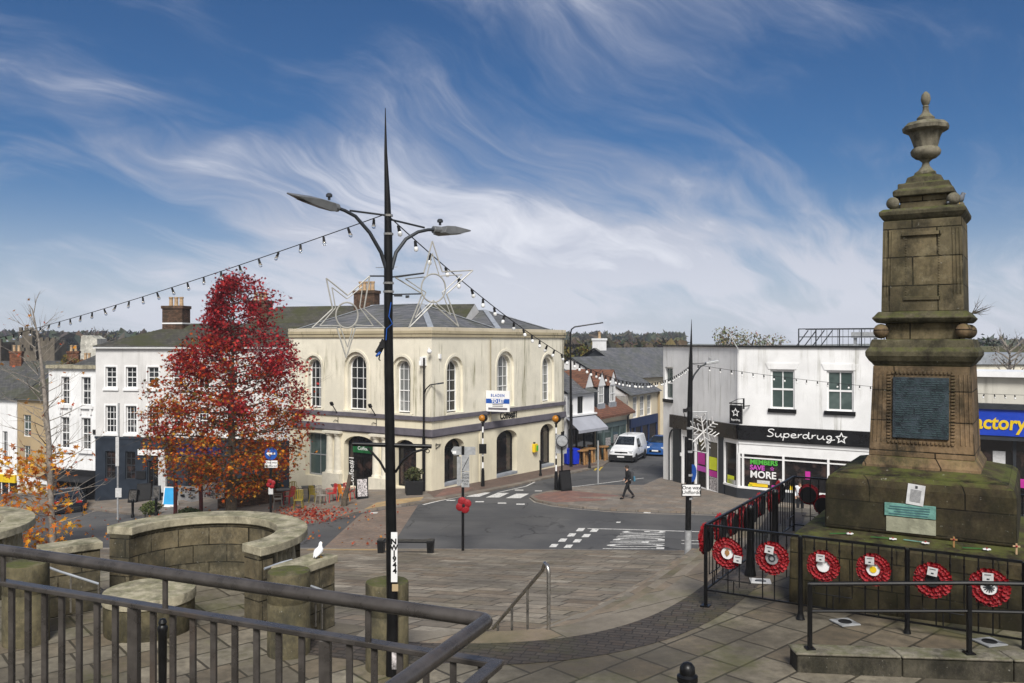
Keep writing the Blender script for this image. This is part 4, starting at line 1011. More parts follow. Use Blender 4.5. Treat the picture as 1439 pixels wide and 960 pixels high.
# ------------------------------------------------------------------ war memorial
U = Vector((.851, -.526)); V = Vector((.526, .851)); MA = Vector((3.8, 11.77)); HB = 1.56
MC = MA+(U+V)*HB; MZ = 4.68
MROT = math.atan2(U.y, U.x)
mo = thing('war_memorial', 'tall weathered stone war memorial with bronze plaque topped by an urn', 'monument', (MC.x, MC.y, MZ), MROT)
def sq(mb, s0, z0, s1, z1):
    a = [mb.v(p) for p in ((-s0, -s0, z0-MZ), (s0, -s0, z0-MZ), (s0, s0, z0-MZ), (-s0, s0, z0-MZ))]
    b = [mb.v(p) for p in ((-s1, -s1, z1-MZ), (s1, -s1, z1-MZ), (s1, s1, z1-MZ), (-s1, s1, z1-MZ))]
    mb.f(a[::-1]); mb.f(b)
    for i in range(4): mb.f([a[i], a[(i+1) % 4], b[(i+1) % 4], b[i]])
def prof(mb, pts):
    for (s0, z0), (s1, z1) in zip(pts, pts[1:]): sq(mb, s0, z0, s1, z1)
def stack(name, pts, mat, bevel=.02):
    b = MB(); rings = []
    for s, z in pts: rings.append([b.v(p) for p in ((-s, -s, z-MZ), (s, -s, z-MZ), (s, s, z-MZ), (-s, s, z-MZ))])
    for A, B in zip(rings, rings[1:]):
        for i in range(4): b.f([A[i], A[(i+1) % 4], B[(i+1) % 4], B[i]])
    b.f(rings[0][::-1]); b.f(rings[-1]); return b.build(name, m[mat], mo, bevel=bevel)
stack('lower_base', [(HB, 4.2), (HB-.02, 5.58), (HB-.06, 5.65), (1.10, 5.715)], 'mon_base', .03)
stack('upper_base', [(HB-.40, 5.716), (HB-.41, 6.33), (HB-.44, 6.42), (HB-.50, 6.47), (.70, 6.56)], 'mon_base', .03)
stack('shaft_plinth', [(.735, 6.5), (.735, 6.585), (.685, 6.67), (.668, 6.70)], 'mon', .01)
stack('lower_shaft', [(.66, 6.701), (.610, 7.96)], 'mon', .01)
stack('lower_cornice', [(.605, 7.961), (.63, 8.0), (.66, 8.03), (.70, 8.10), (.705, 8.16), (.655, 8.22), (.63, 8.33)], 'mon_moss', .012)
stack('lower_neck', [(.47, 8.331), (.47, 8.56)], 'mon_top', .01)
stack('middle_cornice', [(.57, 8.561), (.60, 8.59), (.63, 8.63), (.60, 8.66), (.555, 8.72)], 'mon_moss', .012)
stack('upper_shaft', [(.518, 8.721), (.497, 10.0)], 'mon_top', .01)
stack('upper_cornice', [(.485, 10.001), (.51, 10.03), (.545, 10.08), (.55, 10.13), (.50, 10.17)], 'mon_moss', .012)
stack('upper_neck', [(.30, 10.171), (.30, 10.36)], 'mon_top', .01)
stack('stepped_cap', [(.385, 10.361), (.39, 10.43), (.37, 10.45), (.33, 10.47), (.33, 10.54), (.24, 10.56), (.22, 10.64), (.14, 10.68), (.13, 10.72)], 'mon_moss', .012)
for (zz, d, r, mt) in ((8.445, .52, .105, 'mon'), (10.265, .385, .088, 'urn')):
    for i in (-1, 1):
        for j in (-1, 1):
            b = MB(); b.ball((i*d, j*d, zz-MZ), r, 16); b.build('stone_ball', m[mt], mo, smooth=True)
# fluted corner strips and panel frames
for i in (-1, 1):
    for k in range(3):
        x = .50+k*.055
        for (z0, z1, s0, s1, f) in ((6.9, 7.85, .646, .608, 1.0), (8.95, 9.85, .508, .493, .80)):
            b = MB(); b.bar((i*x*f, -s0, z0-MZ), (i*x*f*.95, -s1, z1-MZ), .026, .022)
            b.build('fluted_strip', m['mon' if f == 1 else 'mon_top'], mo)
b = MB()
def onface(x, z): return -(.66-(z-6.70)/1.26*.05)-.0
PZ0, PZ1 = 6.97, 7.80
for k in range(22):
    z = PZ0-.05+k*(PZ1-PZ0+.1)/21
    for x in (-.40, .40): b.box((x, onface(0, z)-.005, z-MZ), (.05, .035, .028), rz=.0)
for k in range(17):
    x = -.40+k*.8/16
    for z in (PZ0-.06, PZ1+.07): b.box((x, onface(0, z)-.005, z-MZ), (.034, .035, .04))
b.build('plaque_border', m['mon'], mo, bevel=.006)
b = MB(); b.M = Matrix.Translation((0, onface(0, 7.38), 7.385-MZ)) @ Matrix.Rotation(-.04, 4, 'X'); b.box((0, -.005, 0), (.70, .05, .84)); pq = b.build('bronze_plaque', m['bronze'], mo, bevel=.006)
b = MB(); b.M = Matrix.Translation((0, onface(0, 7.38)-.032, 7.385-MZ)) @ Matrix.Rotation(-.04, 4, 'X')
for r_ in range(26):
    z = .37-r_*.0295; x = -.31
    while x < .3:
        w = random.uniform(.03, .12)
        if random.random() < .8: b.box((x+w/2, 0, z), (min(w, .3-x) if x+w > .3 else w, .008, .009))
        x += w+.02
b.box((0, .006, 0), (.64, .004, .78)); b.build('raised_names', paint('worn_bronze', (.05, .085, .09), .5, .3, 10, metal=.3), pq)
b = MB()
def upf(z): return -(.518-(z-8.72)/1.28*.021)+.003
for k in range(24):
    z = 8.92+k*.84/23
    for x in (-.20, .215): b.box((x, upf(z), z-MZ), (.024, .02, .022))
b.box((.0, upf(9.8)-.01, 9.80-MZ), (.50, .06, .05)); b.box((.0, upf(8.9), 8.90-MZ), (.46, .05, .05)); b.build('upper_panel_frame', m['mon_top'], mo, bevel=.006)
b = MB(); b.M = Matrix.Translation((0, 0, 10.70-MZ)) @ Matrix.Diagonal((1, 1, .855, 1)); b.lathe([(.14, 10.70), (.135, 10.74), (.10, 10.77), (.055, 10.84), (.045, 10.90), (.07, 10.93), (.085, 10.945)], 20, (0, 0, -10.70)); b.build('urn_foot', m['urn'], mo, smooth=True)
b = MB(); b.M = Matrix.Translation((0, 0, 10.70-MZ)) @ Matrix.Diagonal((1, 1, .855, 1)); b.lathe([(.05, 10.94), (.13, 10.97), (.185, 11.03), (.195, 11.09), (.175, 11.13), (.155, 11.15)], 32, (0, 0, -10.70), lambda u, z: 1+.05*abs(math.sin(u*math.pi*10))); b.build('urn_bowl', m['urn'], mo, smooth=True)
b = MB(); b.M = Matrix.Translation((0, 0, 10.70-MZ)) @ Matrix.Diagonal((1, 1, .855, 1)); b.lathe([(.150, 11.15), (.165, 11.22), (.19, 11.32), (.225, 11.41), (.23, 11.43)], 40, (0, 0, -10.70), lambda u, z: 1+.045*math.sin(2*math.pi*(u*11+(z)*1.1))); b.build('urn_cup', m['urn'], mo, smooth=True)
b = MB(); b.M = Matrix.Translation((0, 0, 10.70-MZ)) @ Matrix.Diagonal((1, 1, .855, 1)); b.lathe([(.22, 11.40), (.275, 11.44), (.285, 11.50), (.24, 11.56), (.15, 11.59), (.09, 11.61)], 44, (0, 0, -10.70), lambda u, z: 1+.10*abs(math.sin(u*math.pi*9))); b.build('urn_rim', m['urn'], mo, smooth=True)
b = MB(); b.M = Matrix.Translation((0, 0, 10.70-MZ)) @ Matrix.Diagonal((1, 1, .855, 1)); b.lathe([(.11, 11.60), (.12, 11.65), (.085, 11.69), (.05, 11.74), (.036, 11.82), (.045, 11.84), (.032, 11.86), (.05, 11.89), (.066, 11.96), (.055, 12.04), (.02, 12.09), (0, 12.1)], 18, (0, 0, -10.70)); b.build('urn_finial', m['urn'], mo, smooth=True)
# plaque on the upper base and the notice propped on it
s_ = HB-.405
b = MB(); b.box((-.07, -s_-.012, 6.055-MZ), (.62, .03, .17)); gp_ = b.build('verdigris_plaque', m['verdigris'], mo, bevel=.004)
b = MB()
for k in range(4): b.box((-.07+random.uniform(-.02, .02), -s_-.029, 6.10-k*.033-MZ), (.42+.1*random.random(), .006, .012))
b.build('raised_lettering', paint('verdigris_dark', (.05, .13, .15), .7, .3, 10), gp_)
b = MB(); b.box((-.06, -s_-.010, 5.86-MZ), (.60, .012, .20)); b.build('pale_panel', stone('pale_panel', (.30, .30, .22), dk=.35, ms=.4), mo)
nt = thing('notice', 'laminated white paper notice propped above the green plaque on the memorial', 'notice', (MC.x, MC.y, 6.14), MROT)
b = MB(); b.M = Matrix.Translation((.0, -s_-.02, .135)) @ Matrix.Rotation(.10, 4, 'Y') @ Matrix.Rotation(-.1, 4, 'X'); b.box((0, 0, 0), (.21, .008, .27)); b.build('sheet', m['paper'], nt)
b = MB(); b.M = Matrix.Translation((.0, -s_-.026, .135)) @ Matrix.Rotation(.10, 4, 'Y') @ Matrix.Rotation(-.1, 4, 'X')
for k in range(11): b.box((0, 0, .06-k*.015), (.13, .003, .005))
b.box((0, 0, .1), (.03, .003, .035)); b.build('print', m['cloth_gy'], nt)
# little remembrance crosses on the ledge
for k, (px, c1, c2, lab) in enumerate([(1187, 'white', 'stem', 'white cross with green stem lying furthest left on the memorial ledge'), (1247, 'white', 'stem', 'white cross with red centre lying left of the pale stain on the ledge'), (1293, 'white', 'verdigris', 'white cross lying on the pale stain below the green plaque'), (1341, 'wood', 'wood', 'small wooden cross standing right of the pale stain on the ledge'), (1378, 'white', 'stem', 'white cross with long green stem lying towards the right of the ledge'), (1429, 'wood', 'white', 'pale wooden cross standing furthest right on the memorial ledge')]):
    r = (px-720)/F; A0 = MC-V*(HB-.2)-U*HB
    t_ = (r*A0.y-A0.x)/(U.x-r*U.y)-HB
    c = thing('remembrance_cross', lab, 'cross', (MC.x+U.x*t_-V.x*(HB-.2), MC.y+U.y*t_-V.y*(HB-.2), 5.69), MROT+random.uniform(-.5, .5), 'small remembrance crosses on the memorial ledge'); c.scale = (.8, .8, .8)
    b = MB()
    if c1 == 'wood':
        b.box((0, 0, .07), (.025, .014, .17)); b.box((0, 0, .11), (.10, .014, .025)); b.build('cross', m['wood' if k == 3 else 'pot'], c)
    else:
        b.box((.09, 0, .012), (.11, .04, .016), rz=.2); b.box((.09, 0, .013), (.03, .10, .016), rz=.2); b.build('cross', m[c1], c)
        b = MB(); b.box((-.10, .0, .012), (.30, .016, .012), rz=.15); b.build('stem', m[c2], c)
    b = MB(); b.ball((.09 if c1 != 'wood' else 0, -.01 if c1 == 'wood' else 0, .024 if c1 != 'wood' else .11), .017, 8); b.build('poppy', m['red'], c)

# ------------------------------------------------------------------ railings round the memorial
FC = Vector((2.67, 11.77)); FZ = 4.66; TOP = 5.77
fe = thing('iron_railing', 'black iron railing hung with poppy wreaths round the memorial', 'railing', (FC.x, FC.y, FZ), MROT)
def fxy(u, v): return (u, v)           # local: x along the front, y to the back
def panel(p0, p1, name='railing_panel', slope=0):
    p0 = Vector(p0); p1 = Vector(p1); d = (p1-p0); L = d.length; d.normalize(); b = MB()
    zt = TOP-FZ; zb = .22
    def at(s, z): q_ = p0+d*s; return (q_.x, q_.y, z)
    b.bar(at(0, zt), at(L, zt), .035, .03); b.bar(at(0, zb), at(L, zb), .022, .022)
    nb = max(3, round(L/.155))
    for k in range(nb+1):
        s = L*k/nb; kk = k % 6
        if kk in (1, 4): b.tube([at(s, zt), at(s, .55)], .008, 5)
        elif kk == 3: b.tube([at(s, zt), at(s, zb+.10)], .008, 5)
        else: b.tube([at(s, zt), at(s, zb)], .009, 5)
        if kk == 1 and k+3 <= nb:
            s2 = L*(k+3)/nb; b.tube([at(s, .55), at(s, .40), at(s2, .40), at(s2, .55)], .008, 5); b.tube([at((s+s2)/2, .40), at((s+s2)/2, zb)], .008, 5)
        b.tube([at(s, zt-.12), at(s, zt-.16)], .014, 5)
    return b.build(name, m['black'], fe)
def post(p, r=.022, z1=TOP-FZ, flare=True):
    b = MB()
    if r > .03: b.lathe([(.06, -.1), (.06, .03), (.05, .05), (r, .14), (r*.85, z1-.05), (r*1.05, z1-.03), (r, z1)], 14, (*p, 0))
    else: b.box((*p, z1/2-.05), (.04, .04, z1+.1)); b.box((*p, .0), (.12, .12, .02))
    return b.build('railing_post', m['black'], fe, smooth=r > .03)
LV, LU = 4.95, 5.2
nu = 4
panel((0, 0), (1.25, 0)); panel((1.29, 0), (2.52, 0)); panel((2.56, 0), (3.75, 0)); panel((3.79, 0), (LU, 0))
panel((0, 0), (0, 1.65)); panel((0, 1.69), (0, 3.3)); panel((0, 3.34), (0, LV)); panel((0, LV), (1.8, LV)); panel((1.84, LV), (LU, LV))
for p in ((0, 0), (0, LV), (1.8, LV)): post(p)
post((1.27, 0), .032); post((2.54, 0), .031); post((3.77, 0), .031)
# three stout cast iron bollards stand in the line of the left railing
for k, (v, lab) in enumerate(((1.72, 'black cast iron bollard with flared foot nearest the front of the memorial railing'), (3.15, 'black cast iron bollard with flared foot towards the back of the memorial railing'))):
    p = FC+V*v+U*.12; c = thing('bollard', lab, 'bollard', (p.x, p.y, UP(p.x)), 0)
    b = MB(); b.lathe([(.09, -.05), (.088, .03), (.072, .12), (.055, .45), (.047, 1.0), (.055, 1.02), (.055, 1.06), (.03, 1.09)], 16); b.build('post', m['black'], c, smooth=True)

# wreaths
wreath_mesh = None
def wreath(loc, face, lab, emblem, card, tilt=0.0, back=False, r=.152, card_off=(0, .13)):
    """ring of red poppies facing along -y of its own frame"""
    w = thing('poppy_wreath', lab, 'wreath', loc, face, 'poppy wreaths on the memorial railing'); sc_ = random.uniform(.88, .98); w.scale = (sc_, sc_, sc_)
    global wreath_mesh
    if wreath_mesh is None:
        b = MB(); rnd = random.Random(3)
        b.tube([(math.cos(2*math.pi*k/24)*.150, .012, math.sin(2*math.pi*k/24)*.150) for k in range(25)], .045, 8, cap=False)
        for k in range(30):
            for ring, rr in ((0, .118), (1, .165), (2, .198)):
                a = 2*math.pi*(k+ring*.5)/30*1.0+rnd.uniform(-.06, .06); c = Vector((math.cos(a)*rr, -.03+(ring == 2)*.02+rnd.uniform(-.01, .01), math.sin(a)*rr))
                pr = rnd.uniform(.026, .036); ro = rnd.uniform(0, 6)
                cv = b.v(c+Vector((0, .012, 0))); rim = [b.v(c+Vector((math.cos(ro+j*math.pi/3)*pr, -rnd.uniform(.0, .022), math.sin(ro+j*math.pi/3)*pr))) for j in range(6)]
                for j in range(6): b.f([cv, rim[j], rim[(j+1) % 6]])
        o = b.build('poppies', m['red'], w); wreath_mesh = o.data
    else:
        o = bpy.data.objects.new('poppies', wreath_mesh); COL.objects.link(o); o.parent = w
    b = MB(); b.M = Matrix.Rotation(R(90), 4, 'X'); b.lathe([(.172, -.064), (.172, -.05), (.15, -.03)], 22); b.build('backing', m['blackm'], w)
    if emblem:
        col = {'white': 'white', 'gold': 'white', 'grey': 'galv', 'cross': 'white', 'crest': 'white', 'none': 'blackm'}[emblem]
        b = MB(); b.M = Matrix.Rotation(R(90), 4, 'X'); b.lathe([(.088, .0), (.092, .012), (.088, .02)], 14, wob=lambda u, z: 1+.03*math.cos(u*2*math.pi*8)); e = b.build('emblem', m[col], w)
        if emblem == 'gold': b = MB(); b.M = Matrix.Rotation(R(90), 4, 'X'); b.lathe([(.045, .02), (.045, .028)], 16); b.build('badge', m['yellow'], e)
        if emblem == 'grey': b = MB(); b.ringxz(star((0, 0), .05, .044, 10), star((0, 0), .034, .03, 10), -.03, -.02); b.build('badge', m['charcoal'], e)
        if emblem == 'crest':
            b = MB(); b.pxz([(-.03, .035), (-.035, -.005), (0, -.05), (.035, -.005), (.03, .035)], -.03, -.02); b.box((0, -.025, .05), (.03, .01, .02)); b.build('badge', m['wood'], e)
        if emblem == 'cross':
            b = MB()
            for k in range(6): a = k*math.pi/6; b.bar((-.06*math.cos(a), -.025, -.06*math.sin(a)), (.06*math.cos(a), -.025, .06*math.sin(a)), .008, .01)
            b.build('badge', m['charcoal'], e)
    if card:
        b = MB(); b.box((card_off[0], -.075, card_off[1]), (.115, .004, .105), ry=.06); cd = b.build('card', m['paper'], w)
        b = MB(); b.box((card_off[0], -.079, card_off[1]-.02), (.03, .003, .016)); b.box((card_off[0], -.079, card_off[1]+.03), (.07, .003, .008)); b.build('ink', m['charcoal'], cd)
    if tilt: w.rotation_euler = (0, tilt, face)
    return w
def front_at(px, py):
    r = (px-720)/F; t_ = (r*FC.y-FC.x)/(U.x-r*U.y); p = FC+U*t_-V*.06
    return (p.x, p.y, CZ-(py-480)/F*p.y)
for px, py, em, cd, off, lab in ((1025, 777, 'crest', 1, (.17, -.05), 'poppy wreath with shield crest and a card low on its right side'), (1087.5, 784, 'grey', 1, (-.03, .12), 'poppy wreath with round grey badge left of the thick fence post'), (1159, 795, 'white', 1, (-.02, .12), 'poppy wreath with plain white disc right of the thick fence post'), (1229, 800, 'gold', 1, (-.03, .13), 'poppy wreath with small round gold badge on white'), (1312, 815, 'none', 1, (-.005, .12), 'poppy wreath with white card over a dark open centre'), (1391, 825, 'cross', 1, (0, .13), 'poppy wreath with black rosette badge furthest right')):
    wreath(front_at(px, py), MROT, lab, em, cd, card_off=off, tilt=random.uniform(-.1, .1))
names = ['first from the front corner', 'second from the front corner', 'third from the front corner', 'fourth from the front corner', 'fifth from the front corner', 'sixth from the front corner', 'seventh from the front corner', 'next to the back corner']
for k, (px, py) in enumerate(((999, 757), (1019, 742), (1036, 736), (1051, 728), (1063, 719), (1074, 710), (1090, 704), (1101, 692))):
    r = (px-720)/F; t_ = (r*FC.y-FC.x)/(V.x-r*V.y); p = FC+V*t_-U*.07
    wreath((p.x, p.y, CZ-(py-480)/F*p.y), MROT-math.pi/2, 'poppy wreath seen edge on along the left railing, '+names[k], 'white', 0)
for px, py, lab in ((1136, 695, 'poppy wreath seen from its dark back on the rear railing'), (1157, 710, 'lower poppy wreath seen from its back at the rear railing beside the stone base')):
    p0 = FC+V*LV; r = (px-720)/F; t_ = (r*p0.y-p0.x)/(U.x-r*U.y); p = p0+U*t_+V*.06
    w = wreath((p.x, p.y, CZ-(py-480)/F*p.y), MROT+math.pi, lab, 'white', 0); w.scale = (.86, .86, .86)
q = UP(3.5)
for px, py, lab in ((1188, 876, 'square steel ground light in the paving left of the right edge handrail middle post'), (1391, 904, 'square steel ground light in the paving near the right edge')):
    p = G(px, py, UP); c = thing('ground_light', lab, 'light', (p.x, p.y, p.z+.006), .25, 'ground lights before the memorial')
    b = MB(); b.box((0, 0, .008), (.27, .27, .016)); b.build('plate', m['galv'], c, bevel=.003)
    b = MB(); b.lathe([(.085, .016), (.08, .024), (.0, .026)], 20); b.build('lens', m['dark'], c, smooth=True)
p = G(1069, 818, UP); c = thing('floor_plaque', 'white card with dark print lying on the paving inside the railing', 'plaque', (p.x, p.y, p.z+.008), -.2)
b = MB(); b.box((0, 0, .008), (.30, .26, .012)); b.build('card', m['paper'], c)
b = MB(); b.box((0, -.02, .016), (.16, .07, .003)); b.box((0, .06, .016), (.12, .02, .003)); b.build('print', m['charcoal'], c)

# low wall and handrail at the lower right
lw = thing('low_wall', 'low dark lichened stone wall at the lower right', 'wall', (3.13, 9.38, 0), 0)
def wedge(name, x0, x1, yo, th, zl0, zl1, zh0, zh1, mat, nseg):
    for k in range(nseg):
        b = MB(); a_ = x0+(x1-x0)*k/nseg+.004; c_ = x0+(x1-x0)*(k+1)/nseg-.004
        def q(x, back, top): f = (x-x0)/(x1-x0); return (x, -.232*x+yo+back*th, (zh0+(zh1-zh0)*f) if top else (zl0+(zl1-zl0)*f))
        vs = [b.v(q(x, bk, tp)) for tp in (0, 1) for (x, bk) in ((a_, 0), (c_, 0), (c_, 1), (a_, 1))]
        for f_ in ((3, 2, 1, 0), (4, 5, 6, 7), (0, 1, 5, 4), (1, 2, 6, 5), (2, 3, 7, 6), (3, 0, 4, 7)): b.f([vs[i] for i in f_])
        b.build(name, mat, lw, bevel=.015)
wedge('stone_block', 0, 4.2, 0, .26, 4.4, 4.5, 4.855, 5.07, m['lowwall'], 4)
wedge('coping_stone', -.02, 4.2, -.02, .30, 4.856, 5.071, 4.885, 5.10, m['lowcap'], 4)
hr = thing('handrail', 'black two bar handrail standing on the low stone wall', 'handrail', (3.13, 9.38, 0), 0)
def hp(x, dz): return (x, -.232*x+.12, 4.885+.051*x+dz)
def hz_(x): return .72+.03*math.sin(x*.9)
b = MB(); b.tube([hp(.15, .72), hp(1.74, .755), hp(4.1, .74)], .024, 8); b.build('rail', m['black'], hr, smooth=True)
b = MB(); b.tube([hp(.18, .42), hp(1.74, .455), hp(4.1, .44)], .018, 8); b.build('rail', m['black'], hr, smooth=True)
for x in (.17, 1.74, 3.3):
    b = MB(); p0 = Vector(hp(x, 0)); p1 = Vector(hp(x, .73)); b.bar(p0, p1, .045); b.build('post', m['black'], hr, bevel=.006)
    b = MB(); b.box(p0+Vector((0, 0, .008)), (.10, .10, .016)); b.build('base_plate', m['black'], hr)
# black bollard with domed head, nearest
c = thing('bollard', 'black bollard with domed head at the bottom edge of the photo', 'bollard', (1.38, 6.72, 4.6), 0)
b = MB(); b.lathe([(.075, 0), (.07, .9), (.072, 1.02), (.082, 1.03), (.082, 1.07), (.06, 1.085), (.062, 1.10), (.058, 1.14), (.035, 1.17), (0, 1.18)], 20); b.build('post', m['black'], c, smooth=True)
p = P(229, 870, 8.9); c = thing('bollard', 'slim black iron bollard beside the round stone seat behind the brown railing', 'bollard', (p.x, p.y, p.z-1.0), 0)
b = MB(); b.lathe([(.075, 0), (.065, .2), (.04, .3), (.045, .86), (.052, .88), (.052, .92), (.035, .94), (.045, .965), (.03, 1.0), (0, 1.01)], 14); b.build('post', m['black'], c, smooth=True)

# ------------------------------------------------------------------ curved stone walls, drums, seat
def arcwall(name, label, cx, cy, r0, r1, a0, a1, z0, z1, cap_t=.12, n=44, balusters=None):
    w = thing(name, label, 'wall', (cx, cy, z0), 0); H_ = z1-z0
    def arcp(b, ra, rb, za, zb, aa, ab, n):
        rg = []
        for k in range(n+1):
            a = aa+(ab-aa)*k/n; c, s = math.cos(a), math.sin(a)
            rg.append([b.v((c*ra, s*ra, za)), b.v((c*rb, s*rb, za)), b.v((c*rb, s*rb, zb)), b.v((c*ra, s*ra, zb))])
        for A, B in zip(rg, rg[1:]):
            for i in range(4): b.f([A[i], A[(i+1) % 4], B[(i+1) % 4], B[i]])
        b.f(rg[0]); b.f(rg[-1][::-1])
    b = MB(); bal = balusters
    if bal:
        s0, s1 = bal
        arcp(b, r0+.02, r1-.02, -.6, H_-cap_t, a0, s0, max(6, n//2)); b.build('wall', m['ashlar'], w)
        b = MB(); arcp(b, r0+.02, r1-.02, -.6, .22, s0, a1, 14) if 0 else arcp(b, r0+.02, r1-.02, -1.4, .25, s0, s1, 16); arcp(b, r0+.02, r1-.02, -1.4, H_-cap_t, s1, a1, 6); b.build('wall', m['ashlar'], w)
        nb = int(abs(s1-s0)*(r0+r1)/2/.135)
        for k in range(nb):
            a = s0+(s1-s0)*(k+.5)/nb; rr = (r0+r1)/2
            q = MB(); q.lathe([(.05, .25), (.05, .30), (.03, .33), (.055, .42), (.06, .50), (.045, .62), (.03, .75), (.05, H_-cap_t-.05), (.05, H_-cap_t)], 10, (math.cos(a)*rr, math.sin(a)*rr, 0)); q.build('baluster', m['coping'], w, smooth=True)
    else:
        arcp(b, r0+.02, r1-.02, -1.2, H_-cap_t, a0, a1, n); b.build('wall', m['ashlar'], w)
    N = 7
    for k in range(N):      # coping stones with open joints
        aa = a0+(a1-a0)*k/N; ab = a0+(a1-a0)*(k+1)/N-.006
        b = MB(); arcp(b, r0-.03, r1+.03, H_-cap_t+.001, H_, aa, ab, 8); b.build('coping_stone', m['coping'], w, bevel=.012)
    return w
arcwall('curved_wall', 'curved stone enclosure wall with pale coping in the middle of the square', -4.59, 12.48, 1.15, 1.53, R(166), R(-39), 4.5, 5.52, balusters=(R(30), R(-30)))
arcwall('curved_wall', 'curved stone balustrade wall cut by the left edge of the photo', -8.98, 12.9, 1.15, 1.53, R(175), R(-30), 4.5, 5.52, balusters=(R(55), R(-14)))
def pier(name, label, x, y, w_, d_, z0, z1, rz=0):
    c = thing(name, label, 'pillar', (x, y, z0), rz); b = MB(); b.box((0, 0, (z1-z0-.14)/2-.3), (w_, d_, z1-z0-.14+.6)); b.build('shaft', m['ashlar'], c, bevel=.015)
    b = MB(); b.box((0, 0, z1-z0-.065), (w_+.06, d_+.06, .13)); b.build('coping_stone', m['coping'], c, bevel=.015); return c
def drum(label, px, pyt, dia_px, zt, zb=4.5, kind='stone_bollard', cap=False):
    Y = (CZ-zt)*F/(pyt-480); x = (px-720)/F*Y; r = dia_px*Y/F/2
    c = thing(kind, label, 'seat' if cap else 'bollard', (x, Y, zb), 0)
    b = MB(); h = zt-zb
    if cap:
        b.lathe([(r*.96, -.2), (r*.96, .03), (r*.97, .04), (r*.97, h-.13)], 44); b.build('drum', m['drum'], c, smooth=True)
        b = MB(); b.lathe([(r*.97, h-.13), (r, h-.12), (r, h-.02), (r*.985, h), (0, h+.005)], 44); b.build('seat_slab', m['coping'], c, smooth=True)
    else:
        b.lathe([(r*.985, -.2), (r*.985, h*.62), (r*.96, h*.63), (r*.96, h*.645), (r*.985, h*.655), (r*.985, h-.02), (r*.96, h), (0, h+.005)], 36); b.build('drum', m['drum'], c, smooth=True)
    return c
drum('stubby round stone bollard directly behind the tall black lamp post', 544.5, 817, 61, 5.5)
drum('stubby round stone bollard beside the seagull wall', 406.5, 802, 60, 5.5)
drum('low wide round stone seat inside the curved wall', 211, 828, 123, 5.02, 4.5, 'stone_drum', True)
drum('round stone bollard behind the brown railing at the left edge', 37, 791, 60, 5.5)
# stair wings
def wing(label, A, B, th, za, zb, z0):
    A, B = Vector(A), Vector(B); d = B-A; L = d.length; c = thing('stair_wall', label, 'wall', (A.x, A.y, z0), math.atan2(d.y, d.x))
    b = MB(); b.pxz([(0, -.8), (L, -.8), (L, zb-z0-.1), (0, za-z0-.1)], -th/2, th/2); b.build('wall', m['ashlar'], c, bevel=.01)
    b = MB(); b.pxz([(-.03, za-z0-.099), (L+.03, zb-z0-.099), (L+.03, zb-z0), (-.03, za-z0)], -th/2-.03, th/2+.03); b.build('coping_stone', m['coping'], c, bevel=.01); return c
wing('short stone stair wall with a seagull standing on it', (-2.88, 10.8), (-2.52, 11.5), .34, 5.44, 5.44, 4.5)
wing('short stone stair wall left of the curved enclosure', (-6.5, 11.8), (-5.95, 12.25), .34, 5.46, 5.46, 4.5)
for lab, A, mid, B in (('thin pale curved stair handrail in front of the curved wall end', (372, 799.5, 11.0), (410, 787, 11.2), (437, 806, 11.4)), ('straight pale stair handrail left of the curved enclosure', (65, 796, 11.3), (100, 808, 11.4), (139, 820.5, 11.5)), ('short pale stair handrail low on the seagull wall', (436, 823, 11.0), (444, 826, 11.0), (453, 829.5, 11.0))):
    c = thing('handrail', lab, 'handrail', P(*mid)); b = MB()
    b.tube([P(*A), P(A[0]*.4+mid[0]*.6, A[1]*.35+mid[1]*.65, mid[2]), P(*mid), P(*B)], .016, 7); b.build('rail', m['lead'], c, smooth=True, world=True)
    b = MB(); p = P(*mid); q_ = P(*B)
    b.tube([p, p-Vector((0, 0, .5))], .013, 6); b.tube([q_, q_-Vector((0, 0, .5))], .013, 6); b.build('support', m['steel'], c, world=True)
# steel stair handrail in the middle
c = thing('handrail', 'bronzed steel handrail with bent top leading down the curved steps', 'handrail', (.45, 11.2, UP(.45)))
b = MB(); tp = Vector((.455, 11.15, 5.38)); e = Vector((-.28, 12.6, 4.07))
b.tube([(.475, 11.08, 4.5), (.475, 11.08, 5.28), (.472, 11.09, 5.34), (.455, 11.12, 5.385), (.43, 11.18, 5.40), tp*.93+e*.07, e], .026, 10); b.build('rail', m['steel'], c, smooth=True, world=True)
for f in (.33, .62, .9):
    p = tp*(1-f)+e*f; b = MB(); b.tube([p, p-Vector((0, 0, .95))], .018, 8); b.build('post', m['steel'], c, world=True)

# ------------------------------------------------------------------ brown railing in the foreground
fr = thing('foreground_railing', 'brown grey steel railing in the foreground with round top rail', 'railing', (-.07, 3.08, 6.2))
b = MB(); Z = 7.31
def rp(px, py, z): Y = (CZ-z)*F/(py-480); return Vector(((px-720)/F*Y, Y, z))
c0 = rp(-260, 735, Z); c0.z = Z; c1 = rp(686, 872, Z); d = (c1-c0).normalized(); e2 = rp(566, 958, Z); d2 = (e2-c1).normalized(); c3 = c1+d2*2.4
c0 = c1-d*5.2
b.tube([c0, c1-d*.03, c1-d*.012+d2*.004, c1+d2*.012-d*.004, c1+d2*.03, c3], .0265, 16); b.build('top_rail', m['rail'], fr, smooth=True, world=True)
lz = Z-.155; o_ = (Vector((d2.x, d2.y, 0))-d)*0
b = MB(); l1 = c1+Vector((.03, .0, lz-Z)); l0 = c0+Vector((0, 0, lz-Z)); l3 = c3+Vector((.03, 0, lz-Z))
b.bar(l0, l1+d*.02, .05, .022); b.bar(l1-d2*.0, l3, .05, .0225); b.build('flat_rail', m['rail'], fr, bevel=.004, world=True)
